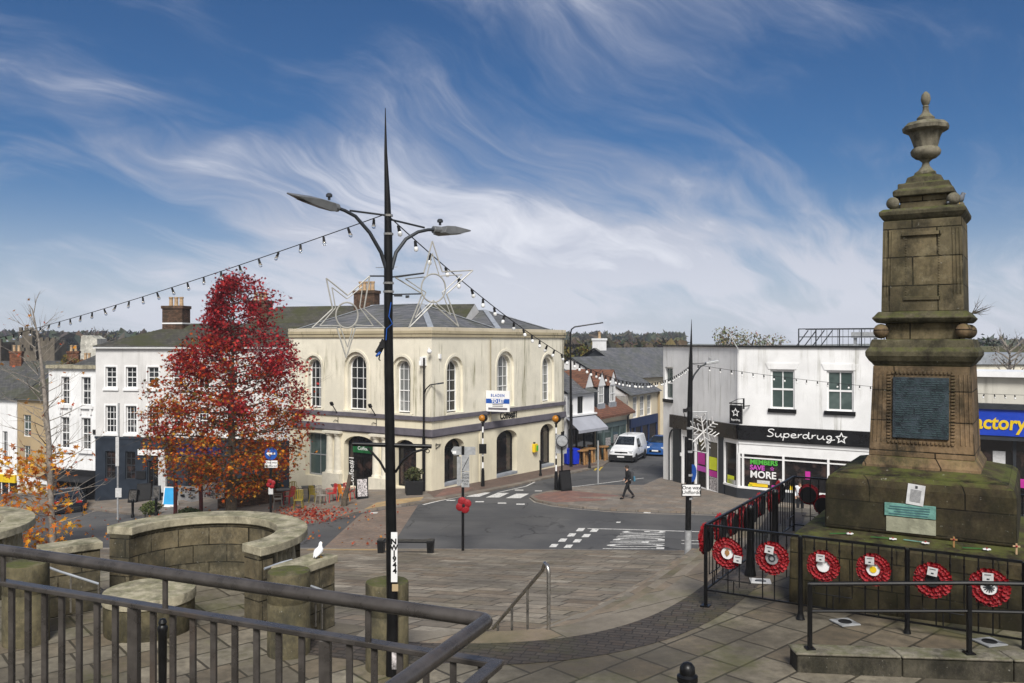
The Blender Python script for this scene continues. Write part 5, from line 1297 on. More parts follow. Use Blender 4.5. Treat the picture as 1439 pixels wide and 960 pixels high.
for s in (.58, 1.6, 2.62, 3.64, 4.66):
    p = c1-d*(s-.08); b = MB(); b.tube([p, p+Vector((0, 0, lz-Z))], .0125, 8); b.build('rail_stub', m['rail'], fr, world=True)
k = 0; s = .06
while s < 5:
    p = l1-d*s; w_ = .012 if k % 9 != 6 else .022; b = MB(); b.bar(p-Vector((0, 0, .012)), (p.x, p.y, 6.2), w_*2, w_*2, 0); b.build('baluster' if w_ < .02 else 'post', m['rail'], fr, bevel=.003, world=True)
    s += .112; k += 1
s = .1
while s < 2.3:
    p = l1+d2*s; b = MB(); b.bar(p-Vector((0, 0, .012)), (p.x, p.y, 6.2), .024, .024); b.build('baluster', m['rail'], fr, bevel=.003, world=True); s += .112
# ------------------------------------------------------------------ tall lamp post in front, with stars and bulbs
LP = Vector((-1.37, 9.72)); LY = 9.72
lp = thing('lamp_post', 'tall black lamp post with needle spire, twin lamp arms and NW1944 sticker', 'lamp post', (LP.x, LP.y, 4.5), 0)
def lpp(px, py, dy=0): return P(px, py, LY+dy)
b = MB(); b.lathe([(.10, 0), (.10, .04), (.068, .06), (.066, 1.4), (.064, 1.41)], 18); 
b.M = Matrix.Identity(4)
base = Vector((0, 0, 0)); off = Vector((LP.x, LP.y, 4.5))
pts = [lpp(552, 870)-off, lpp(546.5, 480)-off, lpp(546, 330)-off, lpp(545, 285)-off, lpp(542.6, 215)-off, lpp(542, 152)-off]
b2 = MB(); b2.tube([Vector((0, 0, 0)), pts[0], pts[1], pts[2]], [.066, .064, .052, .048], 18)
b2.build('pole', m['black'], lp, smooth=True); b.bm.free()
b = MB(); b.tube(pts[2:], [.044, .036, .018, .004], 12); b.build('spire', m['black'], lp, smooth=True)
for py, r_ in ((410, .062), (329, .056), (303, .05), (398, .062)): b = MB(); q = lpp(546.5, py)-off; b.tube([q-Vector((0, 0, .012)), q+Vector((0, 0, .012))], r_, 14); b.build('steel_band', m['steel'], lp)
for nm, pth, head in (('arm', [(545, 384), (536, 355), (520, 327), (500, 304), (485, 296), (474, 292)], 0), ('arm', [(551, 378), (557, 355), (571, 336), (588, 326), (602, 323), (611, 323)], 1)):
    b = MB(); b.tube([lpp(x, y, (-.35 if head == 0 else .35)*k/5)-off for k, (x, y) in enumerate(pth)], [.022, .022, .021, .02, .019, .019], 10); a = b.build(nm, m['charcoal'], lp, smooth=True)
    p = lpp(*pth[-1], -.35 if head == 0 else .35)-off; t_ = lpp(*((411, 275, -.75) if head == 0 else (654, 327, .65)))-off
    dd = (t_-p); L = dd.length; qq = dd.to_track_quat('X', 'Z').to_matrix().to_4x4()
    h = MB(); h.M = Matrix.Translation(p) @ qq @ Matrix.Rotation(0 if head else -.25, 4, 'X')
    h.tube([(-.02, 0, 0), (.1, 0, 0)], .045, 12)
    w_ = .13 if head == 0 else .12
    h.pxz([(.06, -.04), (.14, -.055), (L*.65, -.035), (L, .005), (L, .02), (L*.5, .05), (.1, .045)], -w_, w_)
    hd = h.build('lamp_head', m['lamphead'], lp, bevel=.012)
    h = MB(); h.M = Matrix.Translation(p) @ qq @ Matrix.Rotation(0 if head else -.25, 4, 'X'); h.quad((L*.35, -w_*.75, -.05), (L*.85, -w_*.75, -.024), (L*.85, w_*.75, -.024), (L*.35, w_*.75, -.05)); h.build('lens', m['charcoal'], hd)
    h = MB(); s_ = p+dd*.18+Vector((0, 0, .06)); h.lathe([(.015, 0), (.015, .03), (.035, .035), (.035, .06), (.02, .075)], 10, s_); h.build('sensor', m['charcoal'], hd)
b = MB(); b.tube([lpp(492, 296, -.2)-off, lpp(546, 303)-off], .012, 6); b.tube([lpp(551, 309)-off, lpp(597, 320, .25)-off], .012, 6); b.build('tie_rod', m['charcoal'], lp)
# sign arm half way down, with scrolled braces
b = MB(); b.tube([lpp(496, 624)-off, lpp(607, 627.5)-off], .024, 10); b.tube([lpp(543, 664)-off, lpp(534, 648)-off, lpp(517, 629)-off], .014, 8); b.tube([lpp(556, 664)-off, lpp(566, 648)-off, lpp(580, 636)-off, lpp(602, 630)-off], .014, 8)
for k in range(8): a = k*math.pi/4; 
b.tube([lpp(601.5+2.6*math.cos(k*math.pi/5), 634+2.6*math.sin(k*math.pi/5))-off for k in range(11)], .005, 5); b.build('sign_arm', m['black'], lp, smooth=True)
b = MB(); q0 = lpp(553.5, 748, -.072)-off; q1 = lpp(555.5, 818, -.072)-off; b.box((q0+q1)/2, (.072, .006, (q0-q1).length)); st = b.build('sticker', m['plate_w'], lp)
for k, ch in enumerate('NW1944'):
    text(ch, .085, m['black'], lp, tuple(lpp(553.8+k*.32, 761.5+k*8.2, -.078)-off), name='sticker_lettering', ext=.002, off=.003)
b = MB(); b.box(lpp(555.8, 826, -.072)-off, (.07, .006, .08)); b.build('sticker', m['beige_wall'], lp)
b = MB(); b.box(lpp(555.5, 925, -.075)-off, (.07, .006, .25)); b.build('sticker', m['poster'], lp)
# plug box and cable
b = MB(); b.box(lpp(538, 485)-off, (.06, .07, .07)); b.tube([lpp(541, 478)-off, lpp(536, 488)-off, lpp(531, 497)-off], .035, 8); b.tube([lpp(536, 488)-off, lpp(533, 505)-off, lpp(535, 507)-off], .008, 6); b.build('power_socket', m['blackm'], lp)
b = MB(); b.tube([lpp(550, 425, -.07)-off, lpp(547, 445, -.08)-off, lpp(552, 455, -.08)-off, lpp(544, 462, -.08)-off, lpp(543, 478, -.08)-off], .006, 6); b.tube([lpp(531, 497, -.03)-off, lpp(533, 499, -.03)-off], .036, 8); b.build('blue_cable', m['sign_blue'], lp)
# stars
def star_frame(name, label, c, pts_px, inner, circ, dy0, dy1, x0, x1):
    s = thing(name, label, 'christmas light', lpp(*c), 0, 'star light frames on the lamp post')
    def Q(p): return lpp(p[0], p[1], dy0+(dy1-dy0)*(p[0]-x0)/(x1-x0))
    b = MB()
    for loop in (pts_px,):
        q = [Q(p) for p in loop]; q.append(q[0])
        for a, b_ in zip(q, q[1:]): b.tube([a, b_], .0085, 6)
    b.build('outer_frame', m['rope'], s, world=True)
    b = MB(); q = [Q(p) for p in inner]; q.append(q[0])
    for a, b_ in zip(q, q[1:]): b.tube([a, b_], .0065, 6)
    b.build('inner_frame', m['rope'], s, world=True)
    b = MB(); b.tube([Q((circ[0]+circ[2]*math.cos(2*math.pi*k/28), circ[1]+circ[3]*math.sin(2*math.pi*k/28))) for k in range(29)], .009, 6); b.build('ring', m['rope'], s, smooth=True, world=True)
    return s
star_frame('star_light', 'upright wire star light frame right of the tall black lamp post', (610, 405), [(608, 339), (622, 382), (665, 380), (628, 413), (645, 459), (609, 427), (575, 461), (594, 413), (556, 390), (596, 384)], [(608, 356), (618, 388), (650, 386), (622, 411), (634, 443), (609, 422), (584, 447), (599, 411), (570, 392), (600, 389)], (609.5, 405, 17, 20), .1, .5, 556, 665)
star_frame('star_light', 'tilted wire star light frame left of the tall black lamp post', (491, 430), [(459, 391), (489, 415), (520, 388), (512, 434), (541, 461), (500, 461), (487, 503), (474, 461), (439, 461), (468, 434)], [(467, 404), (488, 420), (510, 403), (506, 432), (525, 458), (497, 457), (489, 488), (478, 458), (450, 458), (472, 433)], (488, 443, 15.5, 18), -.4, -.1, 439, 541)
b = MB(); b.tube([lpp(520, 388, -.1)-off, lpp(546, 388)-off], .010, 6); b.tube([lpp(546, 390)-off, lpp(596, 384, .2)-off], .011, 6); b.tube([lpp(546, 414)-off, lpp(592, 413, .2)-off], .009, 6); b.box(lpp(560, 415, -.0)-off, (.09, .04, .03)); b.box(lpp(573, 417, .05)-off, (.04, .04, .03)); b.build('star_bracket', m['charcoal'], lp)

# ------------------------------------------------------------------ strings of bulbs
def string(label, A, B, sag, n, r=.012, group='strings of festoon bulbs', bs=1.0, bm_='bulb'):
    A, B = Vector(A), Vector(B); s = thing('string_lights', label, 'string lights', A, 0, group)
    def at(t): p = A.lerp(B, t); p.z -= sag*4*t*(1-t); return p
    b = MB(); b.tube([at(k/60) for k in range(61)], r, 5); b.build('cable', m['blackm'], s, world=True)
    hm = bmw = None
    for k in range(n):
        p = at((k+.5)/n)-A
        if hm is None:
            b = MB(); b.lathe([(.018, -.01), (.028, -.03), (.03, -.10), (.034, -.105), (.034, -.125)], 8); o = b.build('bulb_holder', m['blackm'], s); hm = o.data
            b = MB(); b.lathe([(.02, -.12), (.04, -.15), (.046, -.18), (.036, -.215), (0, -.23)], 10); q = b.build('bulb', m[bm_], o, smooth=True); bmw = q.data
        else:
            o = bpy.data.objects.new('bulb_holder', hm); COL.objects.link(o); o.parent = s
            q = bpy.data.objects.new('bulb', bmw); COL.objects.link(q); q.parent = o
        o.location = p; o.rotation_euler = (random.uniform(-.35, .35), random.uniform(-.35, .35), 0); o.scale = (bs, bs, bs)
    return s
top_ = lpp(545, 300)
e1 = P(-150, 505, 24)
string('festoon string of bulbs running from the lamp post to the left edge of the photo', top_, e1, .22, 44, .006, bs=.55, bm_='bulb_clear')
far_top = P(971, 513, 32.2)
string('festoon string of bulbs drooping from the near lamp post to the far lamp post', lpp(547, 304), far_top, 1.22, 54, .007, bs=.62)
string('festoon string of bulbs from the far lamp post past the memorial to the right edge', P(974, 512, 32.2), P(1560, 556, 34), .35, 40, .008, bs=.8)

# ------------------------------------------------------------------ far lamp post
FL0 = G(967, 786, lambda x, y: PL(x, y)); fy = FL0.y
fl = thing('lamp_post', 'black lamp post with needle spire, one arm, snowflake light and one way plate', 'lamp post', FL0, 0)
o0 = FL0.copy()
def fp(px, py, dy=0): return P(px, py, fy+dy)-o0
b = MB(); b.tube([(0, 0, 0), fp(967.5, 745)], .115, 14); b.build('grey_base', m['galv'], fl, smooth=True)
b = MB(); b.tube([fp(967.4, 748), fp(970, 570), fp(971, 520)], [.10, .09, .075], 14); b.build('pole', m['black'], fl, smooth=True)
b = MB(); b.tube([fp(971, 520), fp(971.5, 495), fp(972.3, 449)], [.075, .05, .005], 10); b.build('spire', m['black'], fl, smooth=True)
b = MB(); b.tube([fp(971, 540), fp(976, 527), fp(985, 515), (fp(994, 511))], .03, 8); b.tube([fp(972, 511), fp(1000, 510)], .015, 6); b.build('arm', m['charcoal'], fl, smooth=True)
b = MB(); b.bar(fp(992, 511), fp(1010, 508), .22, .10); b.lathe([(.05, 0), (.05, .1)], 8, fp(998, 506)); b.build('lamp_head', m['galv'], fl, bevel=.02)
b = MB(); b.box(fp(972, 689, -.13), (.66, .02, .42)); b.build('plate_border', m['black'], fl); b = MB(); b.box(fp(972, 689, -.143), (.60, .012, .37)); b.build('plate', m['plate_w'], fl)
text('One way', .17, m['black'], fl, tuple(fp(972, 685.6, -.152)), ext=.002, off=.002); text('Unffordd', .17, m['black'], fl, tuple(fp(972, 692.2, -.152)), ext=.002, off=.002)
b = MB(); b.box(fp(969, 575), (.12, .2, .14)); b.tube([fp(968, 572), fp(961, 578), fp(963, 586), fp(967, 590)], .015, 6); b.box(fp(963, 577), (.12, .1, .12)); b.build('power_socket', m['blackm'], fl)
b = MB(); b.M = Matrix.Translation(fp(973, 665, .2)) @ Matrix.Rotation(.9, 4, 'Z') @ Matrix.Rotation(R(90), 4, 'X'); b.lathe([(.30, 0), (.30, .02)], 24); b.build('blue_disc', m['sign_blue'], fl)
for k in range(4): b = MB(); b.tube([fp(969.6, 600+k*33), fp(969.6, 603+k*33)], .104, 12); b.build('steel_band', m['galv'], fl)
sn = thing('snowflake_light', 'white rope light snowflake in a square frame on the far lamp post', 'christmas light', fp(985, 605)+o0, 0)
def sp(px, py, dy=0): return P(px, py, fy+dy)
b = MB()
for a, c in (((974, 579), (994, 579)), ((994, 579), (994, 636)), ((974, 579), (974, 633)), ((974, 633), (994, 637))): b.tube([sp(*a), sp(*c)], .02, 6)
b.build('frame', m['galv'], sn, world=True)
b = MB(); rnd = random.Random(5); cc = (989, 607)
for k in range(6):
    a = k*math.pi/3+.35
    ex, ey = cc[0]+math.cos(a)*19, cc[1]+math.sin(a)*22; b.tube([sp(*cc), sp(ex, ey, .3*math.cos(a))], .024, 6)
    for f in (.35, .6, .85):
        mx, my = cc[0]+(ex-cc[0])*f, cc[1]+(ey-cc[1])*f
        for s in (-1, 1): b.tube([sp(mx, my, .1), sp(mx+8*math.cos(a+s*.9), my+9*math.sin(a+s*.9), rnd.uniform(-.3, .3))], .018, 5)
b.build('snowflake', m['snow'], sn, world=True)

# ------------------------------------------------------------------ signs, beacons, street furniture
def onroad(px, py, dz=.1): p = G(px, py); p.z += dz; return p
def poppy_deco(par, c, s=1.0):
    b = MB()
    for k in range(4):
        a = k*math.pi/2+.4; b.ball((c[0]+math.cos(a)*.14*s, c[1], c[2]+math.sin(a)*.16*s), .17*s, 10, (1, .25, 1))
    o = b.build('poppy', m['red'], par, smooth=True); b = MB(); b.ball((c[0], c[1]-.06*s, c[2]), .06*s, 8, (1, .5, 1)); b.build('poppy_centre', m['blackm'], o)
B0 = G(651, 774, PL); k_ = B0.y/F
sg = thing('direction_sign', 'dark sign post with grey arrow board, narrow plates and big red poppy', 'sign', B0, 0)
def s2(px, py, dy=0): return P(px, py, B0.y+dy)-B0
b = MB(); b.tube([(0, 0, 0), s2(651, 627)], .055, 10); b.build('post', m['black'], sg, smooth=True)
b = MB(); b.M = Matrix.Translation((0, 0, 0)); 
b.pxz([(s2(x, y).x, s2(x, y).z) for x, y in ((634, 634), (638, 640), (668.5, 639.5), (668.5, 628.5), (638, 628))], .06, .1); b.build('arrow_board', m['galv'], sg)
b = MB(); b.box(s2(639, 635.8, .04), (.14, .01, .11)); b.build('label', m['plate_w'], sg)
b = MB(); q = s2(654.5, 651, -.08); b.box(q, (.30, .03, .62)); q2 = s2(654.5, 674, -.08); b.box(q2, (.30, .03, .58)); b.box(s2(645.5, 662, .1), (.15, .1, 1.1)); b.build('plate', m['galv'], sg)
for k, s_ in enumerate(('Zone', 'ENDS', 'Parth', 'YN', 'DOD I BEN')[:4]): text(s_, .12, m['black'], sg, tuple(s2(654.5, 667+k*4.6, -.1)), ext=.002)
b = MB(); b.bar(s2(650, 661, -.1), s2(659, 643, -.1), .012, .02); b.build('zone_bar', m['black'], sg)
poppy_deco(sg, s2(652, 710, -.1), 1.0)

B0 = onroad(381, 731); B0.y -= 0
osn = thing('road_sign', 'round blue one way sign with white arrow left of the cafe tables', 'sign', B0, 0)
def s3(px, py, dy=0): return P(px, py, B0.y+dy)-B0
b = MB(); b.tube([(0, 0, 0), s3(381, 629)], .06, 10); b.build('post', m['black'], osn, smooth=True)
b = MB(); b.M = Matrix.Translation(s3(381.3, 637.5, -.1)) @ Matrix.Rotation(R(90), 4, 'X'); b.lathe([(.30, 0), (.30, .02)], 28); d_ = b.build('blue_disc', m['sign_blue'], osn)
b = MB(); c = s3(381.3, 637.5, -.13); b.M = Matrix.Translation(c); b.pxz([(-.23, 0), (-.05, .15), (-.02, .12), (-.10, .045), (.2, .045), (.2, -.045), (-.10, -.045), (-.02, -.12), (-.05, -.15)], -.005, .005); b.build('arrow', m['white'], osn)
b = MB(); b.box(s3(381.5, 652.3, -.1), (.60, .02, .34)); b.build('plate', m['plate_w'], osn)
text('One way', .15, m['black'], osn, tuple(s3(381.5, 650, -.115)), ext=.002); text('Unffordd', .15, m['black'], osn, tuple(s3(381.5, 655, -.115)), ext=.002)
poppy_deco(osn, s3(381, 680, -.1), .75)
b = MB(); b.box(s3(381, 690, -.09), (.22, .01, .32)); b.build('notice', m['paper'], osn)

def beacon(label, px, py, gy=590):
    B0 = onroad(px, py); Y = B0.y
    t = thing('crossing_beacon', label, 'beacon', B0, 0, 'beacons at the zebra crossing')
    hgt = (py-gy)*Y/F-.0
    n = 11; b = MB(); w_ = MB()
    b.lathe([(.11, 0), (.09, .9), (.065, 1.05)], 12)
    for k in range(7):
        z0 = 1.05+(hgt-1.05-.5)*k/7; z1 = 1.05+(hgt-1.05-.5)*(k+1)/7
        (w_ if k % 2 == 0 else b).lathe([(.048, z0), (.048, z1)], 10)
    b.build('black_band', m['black'], t, smooth=True); w_.build('white_band', m['white'], t, smooth=True)
    b = MB(); b.lathe([(.06, hgt-.5), (.06, hgt-.3), (.12, hgt-.28), (.12, hgt-.24)], 12); b.ball((.06, .02, hgt-.02), .225, 16); b.build('housing', m['black'], t)
    b = MB(); b.ball((-.04, -.08, hgt-.02), .20, 18); b.build('globe', m['amber'], t, smooth=True)
    return t, hgt
t, h_ = beacon('striped crossing beacon with amber globe in front of the cream wall', 679, 686, 589.5)
b = MB(); b.box((-.0, -.08, h_*.55), (.42, .12, .55)); b.build('control_box', m['black'], t)
t, h_ = beacon('striped crossing beacon with amber globe beside the round grey sign', 782, 691, 590.5)
B0 = onroad(790, 692); gs = thing('road_sign', 'round pale sign back on a square grey board by the right beacon', 'sign', B0, 0)
def s4(px, py, dy=0): return P(px, py, B0.y+dy)-B0
b = MB(); b.tube([(0, 0, 0), s4(790, 607)], .05, 8); b.tube([s4(792, 612), s4(792.4, 606)], .05, 8); b.build('post', m['black'], gs)
b = MB(); b.box(s4(789, 624, .12), (.62, .04, 1.05)); b.build('board', m['galv'], gs)
b = MB(); b.M = Matrix.Translation(s4(790.5, 620, -.06)) @ Matrix.Rotation(R(90), 4, 'X'); b.lathe([(.32, 0), (.34, .02), (.34, .05)], 24); b.build('rim', m['charcoal'], gs)
b = MB(); b.M = Matrix.Translation(s4(790.5, 620, -.12)) @ Matrix.Rotation(R(90), 4, 'X'); b.lathe([(.30, 0), (.28, .03), (0, .05)], 24); b.build('disc', m['galv'], gs, smooth=True)
def aboard(label, px, py, w_, h_, rz, face, frame='black', extra=None, cat='signboard'):
    p = onroad(px, py); a = thing('pavement_sign', label, cat, p, rz)
    for s in (-1, 1):
        b = MB(); b.M = Matrix.Translation((0, s*.22, 0)) @ Matrix.Rotation(-s*-.2, 4, 'X'); b.ringxz(rect(-w_/2, w_/2, .0, h_), rect(-w_/2+.05, w_/2-.05, .14, h_-.05), -.02, .02); b.build('frame', m[frame], a)
        b = MB(); b.M = Matrix.Translation((0, s*.22, 0)) @ Matrix.Rotation(-s*-.2, 4, 'X'); b.b2(-w_/2+.05, w_/2-.05, -.012, .012, .14, h_-.05); b.build('panel', m[face if s < 0 else 'blackm'], a)
    return a
aboard('black pavement sign at the foot of the right crossing beacon', 794, 692, .7, 1.15, .5, 'blackm')
aboard('pavement sign with white coffee poster outside the coffee shop', 509, 703, .62, 1.1, .35, 'poster')
aboard('sky blue pavement sign in front of the navy shopfront', 240, 714, .75, 1.15, -.15, 'sky_board', 'white')
aboard('white lettered narrow pavement sign outside the navy shop door', 221, 706, .45, .95, .1, 'posterd', 'charcoal')
aboard('black pavement sign leaning open second from the left outside the navy shop', 203, 706, .8, 1.1, .3, 'blackm')
aboard('small pavement sign with a dark printed picture at the left of the navy shopfront', 189, 708, .6, .8, -.2, 'posterd')
for k, (px, lab) in enumerate(((798, 'blue wheelie bin left of its pair'), (807, 'blue wheelie bin right of its pair'))):
    p = onroad(px, 654); w = thing('wheelie_bin', lab+' beside the cream wall', 'bin', (p.x, p.y-.5, p.z), .5, 'blue wheelie bins')
    b = MB(); b.box((0, 0, .58), (.44, .52, 1.0), top=1.18); b.build('body', m['bluebin'], w, bevel=.03)
    b = MB(); b.box((0, 0, 1.12), (.56, .64, .06), rx=.05); b.tube([(-.25, .34, 1.08), (.25, .34, 1.08)], .02, 6); b.build('lid', m['bluebin'], w, bevel=.02)
    for s in (-1, 1):
        b = MB(); b.M = Matrix.Translation((s*.24, .22, .09)) @ Matrix.Rotation(R(90), 4, 'Y'); b.lathe([(.09, -.03), (.09, .03)], 12); b.build('wheel', m['tyre'], w)
for k, (px, py, lab) in enumerate(((818, 655, 'slatted wooden barrel table nearest the blue bins'), (829, 652, 'slatted wooden barrel table between the other two'), (847, 648.5, 'slatted wooden barrel table nearest the white van'))):
    p = onroad(px, py); w = thing('outdoor_table', lab, 'table', p, .4, 'wooden tables outside the awning shop')
    b = MB(); b.lathe([(.48, .98), (.48, 1.04)], 12); b.build('tabletop', m['wood'], w)
    for k2 in range(4):
        a = k2*math.pi/2; b = MB(); b.bar((math.cos(a)*.38, math.sin(a)*.38, 0), (math.cos(a)*.3, math.sin(a)*.3, .98), .13, .13); b.build('leg', m['wood'], w)
for px, py, h_, lab in ((760, 671, 1.0, 'slim black bollard by the last arched doorway'), (829, 660, 1.05, 'slim black bollard in front of the wooden tables'), (187, 730, 1.0, 'slim black bollard on the pavement left of the blue board'), (220, 727, 1.0, 'black bollard standing in the small shrub bed')):
    p = onroad(px, py); c = thing('bollard', lab, 'bollard', p, 0, 'slim black street bollards')
    b = MB(); b.lathe([(.10, 0), (.085, .15), (.065, .2), (.07, h_-.15), (.085, h_-.13), (.085, h_-.06), (.05, h_), (0, h_+.02)], 14); b.build('post', m['black'], c, smooth=True)
p = onroad(841, 683); c = thing('sign_post', 'plain grey steel post on the pavement left of the walking person', 'post', p, 0)
b = MB(); b.tube([(0, 0, 0), (0, 0, 2.55)], .05, 8); b.build('post', m['galv'], c, smooth=True)
p = onroad(803, 658, .0); c = thing('street_lamp', 'tall thin grey street lamp curving over the roofs of the side street', 'street lamp', p, 0)
Yp = p.y; b = MB(); b.tube([(0, 0, 0), (0, 0, (658-480)*Yp/F*.5)], .11, 10); b.tube([(0, 0, 2), P(802, 470, Yp)-p, P(803.5, 463, Yp)-p, P(808, 459.5, Yp)-p, P(832, 455.8, Yp)-p], [.10, .055, .05, .05, .045], 8); b.build('pole', m['black'], c, smooth=True)
b = MB(); b.bar(P(831, 456, Yp)-p, P(848, 453.5, Yp)-p, .26, .09); b.build('lamp_head', m['charcoal'], c, bevel=.02)
p = onroad(596, 693); c = thing('street_lamp', 'slim black street lamp with small curved arm at the cream building corner', 'street lamp', p, 0)
Yp = p.y; b = MB(); b.tube([(0, 0, 0), (0, 0, 3)], .09, 10); b.tube([(0, 0, 2.9), P(596.3, 503, Yp)-p], .055, 8); b.tube([P(596, 556, Yp)-p, P(599, 547, Yp)-p, P(605, 541, Yp)-p, P(617, 539, Yp)-p], .035, 8); b.build('pole', m['black'], c, smooth=True)
b = MB(); b.bar(P(615, 539.5, Yp)-p, P(624, 538, Yp)-p, .2, .08); b.build('lamp_head', m['charcoal'], c)
b = MB(); b.box(P(591, 510, Yp)-p, (.14, .12, .24)); b.build('camera_box', m['white'], c)
# pale sign post at the left
p = onroad(166, 733); c = thing('sign_post', 'thin grey post with tall narrow banner and white notice at the left', 'post', p, 0); Yp = p.y
b = MB(); b.tube([(0, 0, 0), P(166, 613, Yp)-p], .05, 8); b.build('post', m['galv'], c)
b = MB(); b.b2(*[v for v in (-.09, .09, -.07, -.05)], (P(166, 655, Yp)-p).z, (P(166, 614, Yp)-p).z); b.build('banner', m['paper'], c)
b = MB(); b.box(P(167, 692.5, Yp-.06)-p, (.33, .02, .5)); b.build('notice', m['paper'], c)
# bench at the kerb
bp = G(571, 777, PL); bn = thing('bench', 'backless black metal bench at the kerb behind the tall lamp post', 'bench', bp, -.05)
b = MB(); b.box((0, 0, .44), (1.9, .42, .05)); b.build('seat', m['black'], bn, bevel=.008)
for s in (-1, 1):
    b = MB(); b.pxz([(s*.92-.10, 0), (s*.92+.10, 0), (s*.92+.13, .5), (s*.92-.13, .5)], -.2, .2); b.build('leg', m['black'], bn, bevel=.01)
# TO LET board
tw_ = tpix(683, CC, CR); wp = CC+Vector((.545, .838))*tw_; bd = Vector((.93, -.37)).normalized(); wp = wp+Vector((.838, -.545))*.03
tl = thing('to_let_board', 'white and blue estate agent letting board on the cream wall', 'sign', (wp.x, wp.y, 0), math.atan2(bd.y, bd.x))
YB = wp.y-.25; BW = 34.5*YB/F/bd.x*.97
def zb_(y): return P(0, y, YB).z
b = MB(); b.b2(0, BW, -.02, .02, zb_(578.5), zb_(549)); b.build('board', m['plate_w'], tl)
b = MB(); b.b2(.01, BW-.01, -.03, -.021, zb_(567), zb_(560.5)); b.build('stripe', m['sign_blue'], tl)
text('BLADEN', .25, m['sign_blue'], tl, (BW/2, -.026, zb_(556)), spacing=1.3, ext=.003, off=.006, sx=.8); text('TO LET', .30, m['white'], tl, (BW/2, -.036, zb_(563.8)), ext=.003, off=.012, sx=.85)
for (u0, u1, z0, z1) in ((.28, .72, 569.3, 568.2), (.28, .72, 571.5, 570.5), (.1, .9, 576, 573)):
    b = MB(); b.b2(BW*u0, BW*u1, -.026, -.0205, zb_(z0), zb_(z1)); b.build('small_print', m['lilac'], tl)
# defibrillator box
df = thing('defibrillator', 'yellow and green defibrillator box on the cream wall', 'box', (CC+Vector((.545, .838))*10.75+Vector((.838, -.545))*.12).to_3d()+Vector((0, 0, 1.05)), cb.rotation_euler.z)
b = MB(); b.box((0, 0, .25), (.42, .2, .55)); b.build('body', m['yellow'], df, bevel=.03); b = MB(); b.box((.1, -.11, .24), (.22, .03, .34)); b.build('door', m['green'], df); b = MB(); b.box((-.1, 0, .6), (.12, .1, .1)); b.build('light', m['charcoal'], df)

# café chairs and tables
def chair(mat, label, px, py, rz, first=None):
    p = onroad(px, py)
    c = thing('cafe_chair', label, 'chair', p, rz, 'chairs outside the coffee shop')
    b = MB(); b.box((0, 0, .46), (.43, .43, .03)); b.build('seat', m[mat], c, bevel=.01)
    b = MB()
    for x in (-.19, .19): b.tube([(x, .2, .46), (x*.95, .27, .92)], .018, 6)
    b.tube([(-.18, .27, .92), (0, .28, .95), (.18, .27, .92)], .02, 6)
    for x in (-.09, 0, .09): b.box((x, .24, .7), (.05, .02, .46), rx=-.14)
    b.build('backrest', m[mat], c)
    for x in (-1, 1):
        for y in (-1, 1): b = MB(); b.tube([(x*.18, y*.18, .46), (x*.23, y*.23, 0)], .02, 6); b.build('leg', m[mat], c)
        b = MB(); b.tube([(x*.21, -.19, .46), (x*.23, -.19, .68), (x*.22, .22, .69)], .016, 6); b.build('armrest', m[mat], c)
for a in (('gchair', 'pale grey metal cafe chair furthest left beside the one way sign', 391, 716, 1.8), ('gchair', 'pale grey metal cafe chair right of the round table', 452, 711, .8), ('ychair', 'yellow metal cafe chair nearest the fallen leaves', 420, 718, .1), ('ychair', 'yellow metal cafe chair behind the nearer yellow one', 413, 704, .4), ('ychair', 'yellow metal cafe chair between grey and red chairs', 443, 709, 2.6), ('red2', 'red metal cafe chair at the left table', 407, 712, -.6), ('red2', 'red metal cafe chair by the columns', 466, 708, -.9), ('orange', 'orange metal cafe chair beside the leaning stump', 484, 708, 2.2), ('red2', 'red metal cafe chair behind the orange chair', 491, 705, 2.8)): chair(*a)
for px, py, lab in ((399, 710, 'small square cafe table by the one way sign'), (434, 706, 'small square cafe table between yellow and grey chairs'), (476, 704, 'small square cafe table by the stone columns')):
    c = thing('cafe_table', lab, 'table', onroad(px, py), .3, 'cafe tables outside the coffee shop')
    b = MB(); b.box((0, 0, .75), (.75, .75, .04)); b.build('tabletop', m['charcoal'], c, bevel=.01)
    b = MB(); b.tube([(0, 0, .04), (0, 0, .74)], .035, 8); b.box((0, 0, .02), (.5, .5, .04)); b.build('pedestal', m['charcoal'], c)
c = thing('notice_board', 'dark red timber post frame holding two printed banners beside the red tree', 'noticeboard', onroad(265, 725), 0); p = c.location; Yp = p.y
for px in (247, 283): b = MB(); b.tube([Vector(((px-265)*Yp/F, 0, 0)), Vector(((px-265)*Yp/F, 0, 1.95))], .11, 8); b.build('post', m['darkred'], c)
for x0, x1, y0, y1 in ((252, 281, 682, 703), (286.5, 317, 677, 699)):
    b = MB(); z1 = (CZ-(y0-480)*Yp/F)-p.z; z0 = (CZ-(y1-480)*Yp/F)-p.z; X0 = (x0-265)*Yp/F; X1 = (x1-265)*Yp/F
    n = 8; va = []
    for k in range(n+1):
        x = X0+(X1-X0)*k/n; y = -.1+.03*math.sin(k*1.3); va.append((b.v((x, y, z0+.05*math.sin(k*.9)-.04*k/n)), b.v((x, y-.02, z1-.03*math.sin(k*.4)))))
    for A_, B_ in zip(va, va[1:]): b.f([A_[0], B_[0], B_[1], A_[1]])
    o = b.build('banner', m['paper' if x0 < 260 else 'poster'], c); sol = o.modifiers.new('thickness', 'SOLIDIFY'); sol.thickness = .01
    b = MB(); rnd = random.Random(int(x0))
    for k in range(22): xx = rnd.uniform(X0+.12, X1-.25); zz = rnd.uniform(z0+.1, z1-.15); b.b2(xx, xx+rnd.uniform(.04, .16), -.165, -.158, zz, zz+rnd.uniform(.03, .10))
    b.build('print', m['charcoal'], o)
